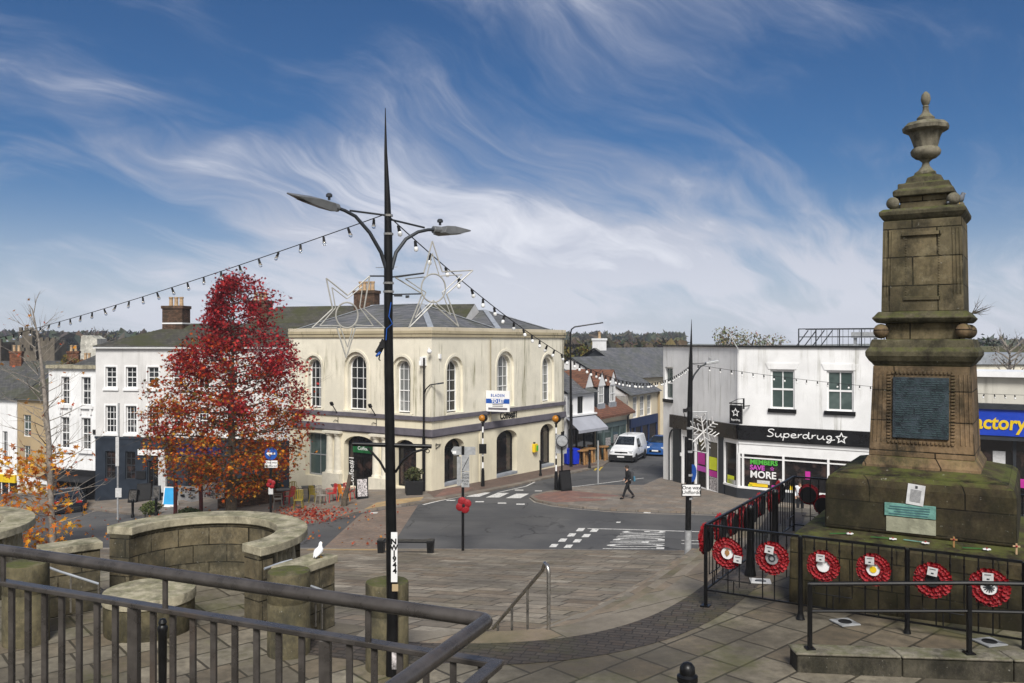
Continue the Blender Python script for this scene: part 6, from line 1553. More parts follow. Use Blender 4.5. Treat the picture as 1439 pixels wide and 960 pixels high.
# planters
def leaf_blob(b, rnd, c, r, n, size, cols, layer):
    for _ in range(n):
        v = Vector((rnd.gauss(0, 1), rnd.gauss(0, 1), rnd.gauss(0, 1))).normalized()*rnd.uniform(.4, 1.0)
        p = Vector(c)+Vector((v.x*r[0], v.y*r[1], v.z*r[2])); leaf(b, rnd, p, size*rnd.uniform(.7, 1.3), rnd.choice(cols), layer)
def leaf(b, rnd, p, s, col, layer, shape=0):
    q = Matrix.Rotation(rnd.uniform(0, 6.28), 3, 'Z') @ Matrix.Rotation(rnd.uniform(-1.4, 1.4), 3, 'X') @ Matrix.Rotation(rnd.uniform(-.8, .8), 3, 'Y')
    if shape == 0: o = ((0, -.5, 0), (.36, -.05, .12), (0, .6, 0), (-.36, -.05, .12))
    else:
        o = []
        for k in range(10): a = -math.pi/2+k*math.pi/5; rr = .58 if k % 2 == 0 else .2; o.append((rr*math.cos(a), rr*math.sin(a), .06*(k % 2)))
    f = b.f([b.bm.verts.new(p+q @ (Vector(v)*s)) for v in o])
    if f: f[layer] = 0; LEAFC.append(col)
    return f
LEAFC = []
class LeafMB(MB):
    def __init__(s): super().__init__(); s.lay = s.bm.faces.layers.int.new('idx'); s.c = []
    def leaf(s, rnd, p, size, col, shape=0):
        q = Matrix.Rotation(rnd.uniform(0, 6.28), 3, 'Z') @ Matrix.Rotation(rnd.uniform(-1.4, 1.4), 3, 'X') @ Matrix.Rotation(rnd.uniform(-.8, .8), 3, 'Y')
        if shape == 0: o = ((0, -.5, 0), (.36, -.05, .12), (0, .6, 0), (-.36, -.05, .12))
        else:
            o = []
            for k in range(10): a = -math.pi/2+k*math.pi/5; rr = .6 if k % 2 == 0 else .24; o.append((rr*math.cos(a), rr*math.sin(a), .06*(k % 2)))
        f = s.f([s.bm.verts.new(Vector(p)+q @ (Vector(v)*size)) for v in o]); f[s.lay] = len(s.c); s.c.append(col)
    def build(s, name, mat, par=None, world=False):
        bm = s.bm
        if world and par is not None: bm.transform(INV[par.name])
        cl = bm.loops.layers.float_color.new('leaf')
        for f in bm.faces:
            c = s.c[f[s.lay]]
            for l in f.loops: l[cl] = (*c, 1)
        me = bpy.data.meshes.new(name); me.materials.append(mat); bm.to_mesh(me); bm.free()
        o = bpy.data.objects.new(name, me); COL.objects.link(o)
        if par is not None: o.parent = par; KIDS.setdefault(par.name, []).append(o)
        return o
GREENS = [(.05, .075, .025), (.035, .055, .02), (.07, .09, .035), (.09, .10, .05)]
def bush(name, label, loc, r, h, n, cols=GREENS, size=.13, cat='shrub', pot=None):
    t = thing(name, label, cat, loc, .2); z0 = 0; rnd = random.Random(len(label))
    if pot: b = MB(); b.box((0, 0, pot/2), (pot*1.15, pot*1.15, pot), top=1.12); b.build('planter', m['blackm'], t, bevel=.02); z0 = pot*.9
    b = MB()
    for k in range(7): a = k*.9; b.tube([(0, 0, z0), (math.cos(a)*r*.6, math.sin(a)*r*.6, z0+h*.7)], .012, 4)
    b.build('stem', m['bark'], t)
    l = LeafMB()
    for _ in range(n):
        v = Vector((rnd.gauss(0, 1), rnd.gauss(0, 1), rnd.gauss(0, 1))).normalized()*rnd.uniform(.5, 1.0); w = 1+.25*math.sin(3*math.atan2(v.y, v.x)+v.z*4)
        l.leaf(rnd, (v.x*r*w, v.y*r*w, z0+h*.5+v.z*h*.5), size*rnd.uniform(.7, 1.3), rnd.choice(cols))
    l.build('foliage', m['leaf'], t); return t
bush('potted_shrub', 'round shrub in a black planter at the coffee shop corner', onroad(582, 697), .45, .8, 700, [(.10, .11, .05), (.06, .075, .03), (.15, .14, .07)], pot=.75, cat='plant')
bush('shrub', 'low pale green shrub behind the curved wall coping', onroad(213, 726), .55, .75, 600, [(.10, .12, .04), (.06, .09, .03), (.14, .15, .06)])
bush('shrub', 'flat dark green shrub at the foot of the dark red posts', onroad(265, 728), .6, .4, 500)
bush('hedge_shrub', 'dark green shrub behind the one way sign below the red tree', onroad(352, 706), 1.1, 1.5, 1800, GREENS, .16)
bush('hedge_shrub', 'dark green shrub against the cream wall left of the one way sign', onroad(372, 703), .9, 1.3, 1300, GREENS, .16)
sl = thing('planter_wall', 'dark low planter wall below the shrubs behind the red tree', 'wall', onroad(355, 713), .5); b = MB(); b.box((0, 0, .4), (3.6, .3, .8)); b.build('wall', m['brick_dark'], sl)
c = thing('tree_stump', 'leaning bare orange brown stump between the chairs and pavement sign', 'tree', onroad(484, 714), 0)
b = MB(); b.tube([(0, 0, 0), (.05, 0, .5), (.22, 0, 1.05), (.3, 0, 1.6)], [.17, .14, .11, .09], 8); b.tube([(.1, 0, .6), (.45, .05, .85)], [.06, .03], 6); b.build('trunk', m['bark'], c, smooth=True)
# ------------------------------------------------------------------ trees
def limb(b, rnd, p, d, L, r, depth, tips, droop=0, nb=3, bend=.25, mid=None):
    n = 5; path = [Vector(p)]; rs = [r]
    d = Vector(d).normalized()
    for k in range(n):
        d = (d+Vector((rnd.uniform(-bend, bend), rnd.uniform(-bend, bend), rnd.uniform(-bend*.6, bend*.9)-droop))*.5).normalized()
        path.append(path[-1]+d*L/n); rs.append(r*(1-.8*(k+1)/n))
    b.tube(path, rs, 5 if depth > 0 else 4)
    if mid is not None: mid += path[1:]
    if depth == 0: tips += path[2:]; return
    for k in range(nb):
        i = rnd.randint(2, n); f = i/n
        dd = (d+Vector((rnd.uniform(-1, 1), rnd.uniform(-1, 1), rnd.uniform(-.3, .7)))*.9).normalized()
        limb(b, rnd, path[i], dd, L*rnd.uniform(.38, .6), rs[i]*.75, depth-1, tips, droop, nb, bend, mid)
    tips += path[3:]

def red_tree():
    loc = onroad(325, 727, 0); Y = loc.y; rnd = random.Random(11); k = Y/F
    t = thing('autumn_tree', 'large sweet gum style tree with red top and orange lower leaves', 'tree', loc)
    Hh = (CZ-(386-480)*k)-loc.z
    b = MB(); tr = [(0, 0, -.2), (.03, 0, 1.2), (.05, .05, 3), (0, 0, 5.5), (.1, 0, 8), (.15, 0, Hh-.8)]
    b.tube(tr, [.30, .25, .2, .14, .07, .015], 12); b.build('trunk', m['bark'], t, smooth=True)
    # crown half widths against height, measured from the photo
    pr = [(690, 262, 372), (665, 225, 412), (640, 212, 425), (610, 198, 438), (580, 196, 440), (550, 205, 440), (520, 228, 428), (500, 245, 418), (470, 275, 402), (445, 288, 396), (420, 300, 388), (400, 306, 372), (388, 315, 355)]
    prz = [((CZ-(y-480)*k)-loc.z, (l-325)*k, (r-325)*k) for y, l, r in pr]
    def half(z, side):
        z = max(prz[0][0], min(prz[-1][0], z))
        for (z0, l0, r0), (z1, l1, r1) in zip(prz, prz[1:]):
            if z0 <= z <= z1:
                f = (z-z0)/(z1-z0); return -(l0+(l1-l0)*f) if side < 0 else (r0+(r1-r0)*f)
        return .5
    def Rr(z, a):
        c = math.cos(a); l, r = half(z, -1), half(z, 1); e = (l+r)/2
        return (r if c > 0 else l)*abs(c)+e*.9*(1-abs(c))
    b = MB(); tips = []
    N = 62
    for i in range(N):
        z = 1.7+(Hh-2.2)*(i/N)**.92; a = i*2.399+rnd.uniform(-.3, .3)
        zt = min(Hh, z+rnd.uniform(.1, .5)+.45*(i/N))
        rr = max(.35, Rr(zt, a)*rnd.uniform(.62, .92))
        tgt = Vector((math.cos(a)*rr, math.sin(a)*rr, zt-z)); p = Vector((.05, 0, z))
        limb(b, rnd, p, tgt, tgt.length, .03+.045*(1-i/N), 2, tips, .03, 3, .22)
    b.build('branches', m['bark'], t)
    l = LeafMB(); cl = []
    for p in tips:
        a = math.atan2(p.y, p.x); rr = math.hypot(p.x, p.y); R_ = Rr(p.z, a)
        if rr > R_*1.04 or p.z > Hh+.1 or p.z < 1.05: continue
        cl.append(p)
    def colour(p):
        f = (p.z-3.9)/6.0+noise.noise(p*.5)*.5+(p.x*.05)
        f += rnd.uniform(-.28, .28)
        reds = [(.27, .018, .026), (.17, .013, .02), (.36, .026, .032), (.10, .012, .016), (.44, .04, .04)]
        ors = [(.44, .10, .012), (.34, .06, .012), (.52, .19, .016), (.26, .04, .012), (.14, .035, .012), (.40, .22, .03), (.10, .08, .02)]
        mids = [(.33, .04, .014), (.22, .022, .014), (.40, .07, .016), (.12, .018, .012)]
        c = rnd.choice(ors if f < .33 else mids if f < .58 else reds); g = rnd.uniform(.75, 1.5)
        return tuple(x*g for x in c)
    tot = 26000; i = 0
    while i < tot:
        if rnd.random() < .76:
            z = 1.25+(Hh-1.35)*rnd.random()**.85; a = rnd.uniform(-math.pi, math.pi)
            if z > Hh*.74 and rnd.random() < .45: continue
            rr = Rr(z, a)*rnd.random()**.42*(.98+.30*noise.noise(Vector((math.cos(a)*1.6, math.sin(a)*1.6, z*.8)))); p = Vector((math.cos(a)*rr, math.sin(a)*rr, z))
            nn = noise.noise(p*.95)+.5*noise.noise(p*2.1+Vector((3, 3, 3)))
            if nn < .0 and rnd.random() < .93: continue
        else:
            p = rnd.choice(cl)
            if p.z > Hh*.68 and rnd.random() < .75: continue
        if noise.noise(p*.8+Vector((5, 1, 2))) < -.28 and rnd.random() < .8: i += .3; continue
        q = p+Vector((rnd.gauss(0, .17), rnd.gauss(0, .17), rnd.gauss(0, .15)))
        l.leaf(rnd, q, rnd.uniform(.11, .20), colour(q), 1); i += 1
    l.build('crown', m['leaf'], t)
red_tree()
# fallen leaves
def fallen():
    rnd = random.Random(4); l = LeafMB()
    for _ in range(550):
        px = rnd.gauss(432, 30); py = rnd.gauss(726, 6.0)
        if py < 712 or px < 380 or px > 520: continue
        p = G(px, py); l.leaf(rnd, (p.x, p.y, p.z+.12+rnd.uniform(0, .03)), rnd.uniform(.10, .17), rnd.choice([(.35, .04, .02), (.28, .025, .02), (.45, .10, .05), (.5, .2, .12), (.2, .02, .015)]), 1)
    for _ in range(260):
        px = rnd.uniform(120, 560); py = rnd.uniform(712, 770); p = G(px, py)
        l.leaf(rnd, (p.x, p.y, p.z+.125), rnd.uniform(.08, .15), rnd.choice([(.40, .06, .02), (.5, .2, .03), (.25, .05, .02)]), 1)
    o = l.build('fallen_leaves', m['leaf']); tag(o, 'red fallen leaves drifted along the kerb by the cafe tables', 'leaves', kind='stuff')
fallen()
def bare_tree():
    loc = G(76, 772, PL); rnd = random.Random(21); Y = loc.y; k = Y/F
    t = thing('bare_tree', 'slender nearly bare young tree with yellow leaves near its foot at the left', 'tree', loc)
    def q(px, py): return Vector(((px-76)*k, 0, CZ-(py-480)*k-loc.z))
    b = MB(); b.tube([q(76, 780), q(72, 700), q(69, 620), q(62, 540), q(55, 480), q(46, 435), q(41, 428)], [.13, .115, .10, .075, .045, .02, .012], 10); b.build('trunk', m['bark_pale'], t, smooth=True)
    b = MB(); tips = []; mid = []
    for i in range(58):
        f = i/58; py = 735-f*280; px = 76-(735-py)*.105 if py > 480 else 50
        a = i*2.4; up = .15+.55*f; L = (2.5-1.4*f)*rnd.uniform(.65, 1.15)
        limb(b, rnd, q(px, py), (math.cos(a), math.sin(a)*.8, up), L, .028-.014*f, 1, tips, -.02, 4, .3, mid)
    for px, py, dx, dz, L in ((50, 465, -1, .35, 1.15), (48, 440, .35, 1, .9), (52, 470, .7, .8, 1.2), (50, 455, -.4, .9, .8)): limb(b, rnd, q(px, py), (dx, .1, dz), L, .02, 1, tips, 0, 4, .3)
    b.build('branches', m['bark_pale'], t)
    l = LeafMB(); cs = [(.62, .30, .02), (.58, .22, .02), (.65, .38, .05), (.45, .14, .03), (.55, .16, .03)]
    for _ in range(1500):
        px = rnd.gauss(40, 36); py = rnd.uniform(628, 775)
        if px > 118 and rnd.random() < .8: continue
        if noise.noise(Vector((px*.05, py*.05, 1))) < -.05: continue
        p = q(px, py)+Vector((0, rnd.uniform(-1.2, .9), 0)); l.leaf(rnd, p, rnd.uniform(.16, .27), rnd.choice(cs), 1)
    for _ in range(55):
        p = rnd.choice(tips)
        l.leaf(rnd, p, rnd.uniform(.12, .2), rnd.choice([(.5, .12, .05), (.45, .08, .03), (.6, .25, .03)]), 1)
    l.build('foliage', m['leaf'], t)
bare_tree()
def back_tree(label, px, py0, py1, Y, wpx, cols, n, size, sparse=0, group='trees beyond the roofs', seed=1):
    rnd = random.Random(seed); k = Y/F; base = P(px, py0, Y); zt = P(px, py1, Y).z; zb = -3.0
    t = thing('background_tree', label, 'tree', (base.x, Y, zb), 0, group); hh = zt-zb; b = MB(); tips = []
    b.tube([(0, 0, 0), (.1, 0, hh*.5), (0, .1, hh*.85)], [.3, .2, .06], 7)
    for i in range(16):
        a = i*2.4; z = hh*.45+hh*.45*i/16; z = hh*.74+hh*.2*i/16 if sparse else z; limb(b, rnd, (0, 0, z), (math.cos(a), math.sin(a), .7), wpx*k*.55*rnd.uniform(.7, 1), .07, 2, tips, 0, 3, .3)
    b.build('trunk', m['bark_pale'] if sparse else m['bark'], t)
    l = LeafMB()
    for _ in range(n):
        p = rnd.choice(tips)
        if p.z > hh: continue
        l.leaf(rnd, p+Vector((rnd.gauss(0, size), rnd.gauss(0, size), rnd.gauss(0, size*.8))), size*rnd.uniform(.7, 1.3), tuple(c*rnd.uniform(.7, 1.2) for c in rnd.choice(cols)))
    l.build('crown', m['leaf_far'], t)
PALE = [(.24, .22, .15), (.17, .16, .09), (.30, .28, .2)]
back_tree('pale sparse tree showing over the white roof, leftmost and tallest of three', 1024, 500, 464, 66, 40, PALE, 900, .2, 1, seed=2)
back_tree('pale sparse tree showing over the white roof, middle of three', 1058, 500, 467, 66, 30, PALE, 500, .18, 1, seed=3)
back_tree('pale sparse tree showing over the white roof, next to the roof railing', 1086, 500, 470, 66, 30, PALE, 500, .18, 1, seed=4)
back_tree('leafless twiggy tree behind the discount shop at the right edge', 1420, 530, 470, 58, 62, [(.10, .08, .05)], 160, .12, 1, seed=5)
back_tree('dark evergreen tree on the skyline right of the memorial', 1394, 495, 477, 120, 30, [(.03, .04, .025)], 900, .45, seed=6)
back_tree('olive autumn tree behind the orange dormers', 815, 530, 489, 95, 60, [(.13, .11, .03), (.10, .09, .03), (.16, .12, .03)], 1500, .35, seed=7)
back_tree('leafless tree between the limewashed ruin and the first chimney', 140, 500, 466, 110, 40, [(.09, .07, .05)], 250, .25, 1, seed=8)
back_tree('olive tree in front of the castle ruin', 100, 520, 492, 88, 26, [(.16, .12, .03), (.10, .09, .03)], 900, .22, seed=9)
def woods():
    rnd = random.Random(31); l = LeafMB()
    def patch(px0, px1, y0, y1, Y0, Y1, n, cols, s):
        for _ in range(n):
            Y = rnd.uniform(Y0, Y1); px = rnd.uniform(px0, px1)
            topy = y0+2.5*noise.noise(Vector((px*.055, Y*.01, 7)))*2+2.2*noise.noise(Vector((px*.22, Y*.02, 1)))
            yy = topy+(y1-y0)*rnd.random()**1.5
            l.leaf(rnd, P(px, yy, Y), s*rnd.uniform(.6, 1.5), tuple(c*rnd.uniform(.75, 1.2) for c in rnd.choice(cols)))
    patch(740, 960, 475, 492, 420, 600, 4600, [(.06, .065, .04), (.07, .065, .04), (.05, .06, .035), (.085, .07, .035)], 5.5)
    patch(740, 960, 486, 512, 170, 260, 4200, [(.075, .06, .04), (.06, .055, .035), (.10, .075, .045), (.05, .05, .035), (.11, .10, .04)], 2.4)
    patch(-60, 420, 472, 500, 260, 420, 6000, [(.075, .075, .06), (.06, .065, .055), (.09, .075, .05), (.055, .06, .05)], 3.6)
    patch(1340, 1520, 482, 492, 400, 600, 900, [(.06, .065, .04), (.07, .065, .04)], 5.5)
    o = l.build('distant_wood', m['leaf_far']); tag(o, 'autumn woodland on the hills along the skyline', 'woodland', kind='stuff')
woods()

# ------------------------------------------------------------------ people
def skin_mesh(joints, edges, root, mat, name, par, sub=2):
    me = bpy.data.meshes.new(name); keys = list(joints)
    me.from_pydata([joints[k][0] for k in keys], [(keys.index(a), keys.index(b)) for a, b in edges], [])
    o = bpy.data.objects.new(name, me); COL.objects.link(o)
    o.modifiers.new('skin', 'SKIN').use_smooth_shade = True
    if not me.skin_vertices: 
        bpy.context.view_layer.objects.active = o
        bpy.ops.mesh.customdata_skin_add()
    for i, k in enumerate(keys):
        r = joints[k][1]; me.skin_vertices[0].data[i].radius = (r if isinstance(r, tuple) else (r, r)); me.skin_vertices[0].data[i].use_root = (k == root)
    s = o.modifiers.new('sub', 'SUBSURF'); s.levels = s.render_levels = sub
    bpy.context.view_layer.update()
    nm = bpy.data.meshes.new_from_object(o.evaluated_get(bpy.context.evaluated_depsgraph_get()))
    o.modifiers.clear(); o.data = nm; bpy.data.meshes.remove(me); nm.name = name; nm.materials.clear(); nm.materials.append(mat)
    nm.polygons.foreach_set('use_smooth', [True]*len(nm.polygons))
    o.parent = par; return o
def person(label, loc, rz, J, top, legs, hairm, hood=False):
    t = thing('person', label, 'person', loc, rz)
    E = [('pelvis', 'spine'), ('spine', 'chest'), ('chest', 'neck'), ('neck', 'head0'), ('head0', 'head1')]
    for s in 'LR': E += [('chest', 'sh'+s), ('sh'+s, 'el'+s), ('el'+s, 'wr'+s), ('wr'+s, 'hd'+s), ('pelvis', 'hip'+s), ('hip'+s, 'kn'+s), ('kn'+s, 'an'+s), ('an'+s, 'to'+s)]
    rad = dict(pelvis=(.13, .10), spine=(.12, .09), chest=(.145, .105), neck=.052, head0=(.075, .068), head1=(.082, .076))
    for s in 'LR': rad.update({'sh'+s: .062, 'el'+s: .046, 'wr'+s: .031, 'hd'+s: .036, 'hip'+s: .085, 'kn'+s: .057, 'an'+s: .04, 'to'+s: .034})
    body = skin_mesh({k: (J[k], rad[k]) for k in rad}, E, 'pelvis', m['skinp'], 'body', t)
    bm = bmesh.new(); bm.from_mesh(body.data); b = MB(); b.bm.free(); b.bm = bm
    for s in 'LR':       # fingers and thumb
        w = Vector(J['wr'+s]); h = Vector(J['hd'+s]); d = (h-w).normalized(); side = d.cross(Vector((1, 0, .2))).normalized()
        for k in range(4):
            o = side*(k-1.5)*.019; L = (.062, .074, .07, .055)[k]
            b.tube([h+o*.8, h+o+d*L*.55+Vector((.006, 0, 0)), h+o+d*L+Vector((.022, 0, 0))], [.0095, .009, .007], 6)
        b.tube([h-d*.035+side*.03, h+d*.005+side*.052, h+d*.03+side*.05], [.012, .011, .008], 6)
    hd = (Vector(J['head0'])+Vector(J['head1']))/2
    b.ball(hd+Vector((.085, 0, -.015)), .018, 8, (1, .8, 1.3))
    for s in (-1, 1): b.ball(hd+Vector((.0, s*.078, -.01)), .024, 8, (.8, .4, 1.3)); b.ball(hd+Vector((.07, s*.03, .012)), .011, 6)
    b.box(hd+Vector((.078, 0, -.055)), (.012, .045, .01))
    bm.to_mesh(body.data); bm.free()
    up = 1.28
    JE = [('pelvis', 'spine'), ('spine', 'chest'), ('chest', 'neck'), ('chest', 'shL'), ('shL', 'elL'), ('elL', 'wrL'), ('chest', 'shR'), ('shR', 'elR'), ('elR', 'wrR')]
    jr = dict(pelvis=(.17, .14), spine=(.16, .125), chest=(.18, .135), neck=.075, shL=.085, shR=.085, elL=.066, elR=.066, wrL=.05, wrR=.05)
    skin_mesh({k: (J[k], jr[k]) for k in jr}, JE, 'pelvis', m[top], 'jacket', t)
    TE = [('pelvis', 'hipL'), ('hipL', 'knL'), ('knL', 'anL'), ('pelvis', 'hipR'), ('hipR', 'knR'), ('knR', 'anR')]
    tr = dict(pelvis=(.135, .11), hipL=.10, hipR=.10, knL=.072, knR=.072, anL=.058, anR=.058)
    skin_mesh({k: (J[k], tr[k]) for k in tr}, TE, 'pelvis', m[legs], 'trousers', t)
    for s in 'LR':
        a = Vector(J['an'+s]); to = Vector(J['to'+s]); d = (to-a); b = MB(); b.tube([a-Vector((d.x*.35, 0, .03)), a+Vector((0, 0, -.02)), a*.4+to*.6, to, to+d*.18], [.035, .052, .05, .042, .02], 8); b.build('shoe', m['cloth_bk'], t, smooth=True)
    b = MB(); b.ball(hd+Vector((-.018, 0, .028)), .104, 14, (1, .92, 1.06)); o = b.build('hair', m[hairm], t, smooth=True)
    return t
J = dict(pelvis=(0, 0, .95), spine=(.01, 0, 1.15), chest=(.02, 0, 1.37), neck=(.045, 0, 1.52), head0=(.07, 0, 1.60), head1=(.075, 0, 1.69),
         shL=(.02, .17, 1.42), elL=(-.07, .22, 1.15), wrL=(.08, .19, .98), hdL=(.13, .17, .93), shR=(.02, -.17, 1.42), elR=(-.02, -.24, 1.14), wrR=(.14, -.19, 1.0), hdR=(.19, -.17, .96),
         hipL=(0, .09, .90), knL=(.16, .09, .50), anL=(.30, .09, .10), toL=(.43, .09, .045), hipR=(0, -.09, .90), knR=(-.05, -.09, .50), anR=(-.33, -.09, .15), toR=(-.22, -.09, .045))
pp = onroad(883, 704); w = person('person in black jacket and trousers walking left across the pavement with a dark backpack', pp, math.pi+.1, J, 'cloth_bk', 'cloth_bk', 'hair')
b = MB(); b.box((-.20, .0, 1.22), (.17, .30, .44), ry=.08); bk = b.build('backpack', m['cloth_gy'], w, bevel=.05, seg=3)
bg = MB(); bg.M = Matrix.Identity(4); q = MB()
c = thing('carrier_bag', 'small blue bag carried behind the walking person', 'bag', (pp.x+.30, pp.y-.18, pp.z+.98), .1)
b = MB(); b.box((0, 0, .1), (.10, .20, .26), top=.8); b.build('bag', m['bag_blue'], c, bevel=.03, seg=3)
J2 = dict(J); J2.update(dict(elL=(.02, .23, 1.13), wrL=(.16, .2, .98), hdL=(.21, .18, .95), knL=(.03, .10, .5), anL=(.0, .10, .10), toL=(.13, .11, .045), knR=(.06, -.1, .5), anR=(.10, -.1, .10), toR=(.23, -.1, .045)))
person('person in white jacket and black trousers standing in front of the chemist window', onroad(1125, 731), -2.0, J2, 'cloth_wh', 'cloth_bk', 'hair')

# ------------------------------------------------------------------ birds
gp0 = P(452, 789, 11.3); gz = 5.445
gl = thing('seagull', 'white seagull standing on the short stone wall', 'bird', (-2.545, 11.3, gz), 1.2); gl.scale = (.78, .78, .78)
b = MB(); b.tube([(-.13, 0, .035), (-.09, 0, .065), (-.045, 0, .095), (.0, 0, .135), (.02, 0, .17), (.022, 0, .20), (.025, 0, .222), (.04, 0, .235), (.055, 0, .234)], [.008, .028, .05, .056, .042, .030, .031, .027, .010], 14); b.build('body', m['feather'], gl, smooth=True)
for s in (-1, 1):
    b = MB(); b.tube([(.015, s*.045, .15), (-.04, s*.052, .115), (-.10, s*.035, .07), (-.16, s*.015, .03)], [.018, .03, .022, .005], 8); b.build('wing', paint('pale_wing', (.62, .63, .65), .7, .1, 20), gl, smooth=True)
    b = MB(); b.tube([(.0, s*.025, .10), (.0, s*.025, .005)], .006, 5); b.box((.015, s*.025, .004), (.045, .03, .006)); b.build('leg', m['beak'], gl)
b = MB(); b.tube([(.05, 0, .234), (.08, 0, .228), (.093, 0, .220)], [.011, .008, .003], 6); b.build('beak', m['beak'], gl)
pc = MC+U*.44-V*.30
pg = thing('pigeon', 'dark pigeon perched on the upper cornice of the memorial', 'bird', (pc.x, pc.y, 10.175), .3)
b = MB(); b.tube([(-.20, 0, .03), (-.12, 0, .05), (-.04, 0, .08), (.04, 0, .10), (.07, 0, .145), (.08, 0, .17), (.10, 0, .175)], [.012, .03, .05, .05, .03, .028, .014], 10); b.build('body', m['feather_g'], pg, smooth=True)
b = MB(); b.tube([(.1, 0, .175), (.13, 0, .168)], [.008, .002], 5); b.tube([(0, .02, .06), (0, .02, 0)], .005, 4); b.tube([(0, -.02, .06), (0, -.02, 0)], .005, 4); b.build('beak', m['beak'], pg)
tw = MC+U*.62-V*.55
tg = thing('sprouting_plant', 'dry twiggy plant sprouting from the middle cornice of the memorial', 'plant', (tw.x, tw.y, 8.68))
b = MB(); rnd = random.Random(2)
for k in range(9): limb(b, rnd, (0, 0, 0), (U.x*rnd.uniform(.3, 1), U.y*rnd.uniform(0, 1), rnd.uniform(-.1, .8)), rnd.uniform(.15, .28), .006, 1, [], 0, 3, .4)
b.build('stem', m['bark'], tg)

# ------------------------------------------------------------------ vehicles
def vehicle(name, label, cat, loc, rz, st, body, wb, wr, glassq, van=False, rear=False):
    """st: stations (x, z_top, half width top, z_belt, half width belt); front is +x"""
    t = thing(name, label, cat, loc, rz); b = MB(); rings = []
    for (x, zt, wt, zb, wb_) in st:
        pts = [(0, zt+.02), (wt*.8, zt+.008), (wt, zt-.03), (wb_, zb), (wb_+.035, zb-.22), (wb_+.02, .34), (wb_-.03, .22), (0, .20)]
        ring = [b.v((x, y, z)) for y, z in pts]+[b.v((x, -y, z)) for y, z in pts[-2:0:-1]]
        rings.append(ring)
    n = len(rings[0])
    for A, B in zip(rings, rings[1:]):
        for i in range(n): b.f([A[i], A[(i+1) % n], B[(i+1) % n], B[i]])
    b.f(rings[0]); b.f(rings[-1][::-1]); bd = b.build('body', m[body], t, smooth=True, bevel=.02)
    def glassp(nm, pts, off=.035, mat='carglass'):
        g = MB(); P_ = [Vector(p) for p in pts]; nn = (P_[1]-P_[0]).cross(P_[2]-P_[0]).normalized(); cc = sum(P_, Vector())/len(P_)
        if nn.dot(cc-Vector((0, 0, .6))) < 0: nn = -nn
        A = [g.v(p+nn*off) for p in P_]; B = [g.v(p-nn*.02) for p in P_]; g.f(A); g.f(B[::-1])
        for i in range(len(A)): g.f([A[i], B[i], B[(i+1) % len(A)], A[(i+1) % len(A)]])
        return g.build(nm, m[mat], t)
    for nm, pts in glassq: glassp(nm, pts)
    hw = max(s[4] for s in st)+.02
    for x in wb:
        for s in (-1, 1):
            g = MB(); g.M = Matrix.Translation((x, s*(hw-.085), wr)) @ Matrix.Rotation(R(90), 4, 'X'); g.lathe([(wr*.6, -.10), (wr*.95, -.10), (wr, -.08), (wr, .08), (wr*.95, .10), (wr*.6, .10)], 22); w = g.build('wheel', m['tyre'], t, smooth=True)
            g = MB(); g.M = Matrix.Translation((x, s*(hw+.012), wr)) @ Matrix.Rotation(R(90), 4, 'X'); g.lathe([(wr*.62, -.012), (wr*.62, .012)], 18); g.build('rim', m['rim'], w)
            g = MB(); g.M = Matrix.Translation((x, s*(hw-.0), wr)) @ Matrix.Rotation(R(90), 4, 'X'); g.ringxz([(math.cos(k*2*math.pi/20)*wr*1.16, math.sin(k*2*math.pi/20)*wr*1.16) for k in range(20)], [(math.cos(k*2*math.pi/20)*wr*1.0, math.sin(k*2*math.pi/20)*wr*1.0) for k in range(20)], 0, 0.01) if 0 else g.lathe([(wr*1.14, -.03), (wr*1.14, .02 if s > 0 else .03)], 22); g.build('wheel_arch', m['blackm'], t)
    return t
HD = Vector((.37, .93)).normalized(); vl = -Vector((HD.x, HD.y)); va = math.atan2(vl.y, vl.x)
# white van
p = onroad(874, 650, 0); vp = Vector((p.x, p.y))+HD*2.0; vz = H(vp.x, vp.y)
st = [(2.2, .62, .70, .52, .74), (2.12, .98, .78, .80, .86), (1.72, 1.10, .80, .95, .90), (1.15, 1.20, .80, 1.08, .91), (.38, 1.80, .66, 1.12, .92), (-.2, 1.86, .70, 1.12, .92), (-2.1, 1.84, .72, 1.12, .92), (-2.18, 1.78, .70, 1.1, .90)]
v = vehicle('white_van', 'white panel van with black bumper parked in the side street', 'van', (vp.x, vp.y, vz), va, st, 'van', (1.38, -1.35), .33,
    [('windscreen', [(1.12, .72, 1.23), (1.12, -.72, 1.23), (.42, -.60, 1.77), (.42, .60, 1.77)]),
     ('side_window', [(.78, .905, 1.16), (-.12, .915, 1.16), (-.12, .75, 1.66), (.36, .77, 1.66)]), ('side_window', [(.78, -.905, 1.16), (-.12, -.915, 1.16), (-.12, -.75, 1.66), (.36, -.77, 1.66)])])
b = MB(); b.box((2.14, 0, .42), (.24, 1.72, .42)); b.box((1.9, .87, .36), (.5, .12, .26)); b.box((1.9, -.87, .36), (.5, .12, .26)); b.box((0, .935, .40), (1.9, .03, .22)); b.box((0, -.935, .40), (1.9, .03, .22)); b.build('bumper', m['blackm'], v, bevel=.03)
b = MB(); b.box((2.13, 0, .80), (.10, .95, .10)); b.box((2.18, 0, .80), (.03, .14, .12)); b.build('grille', m['black'], v)
for s in (-1, 1):
    b = MB(); b.box((2.06, s*.66, .86), (.22, .34, .17), rz=-s*.25); b.build('headlight', m['lamp'], v, bevel=.03)
    b = MB(); b.box((.82, s*1.02, 1.2), (.12, .2, .2)); b.build('wing_mirror', m['blackm'], v, bevel=.03)
    b = MB(); b.b2(-.17, -.155, s*.94-.008, s*.94+.008, .5, 1.1); b.b2(-1.15, -1.135, s*.94-.008, s*.94+.008, .5, 1.75) if 0 else b.box((-.35, s*.95, 1.0), (.16, .03, .035)); b.build('door_seam', m['charcoal'], v)
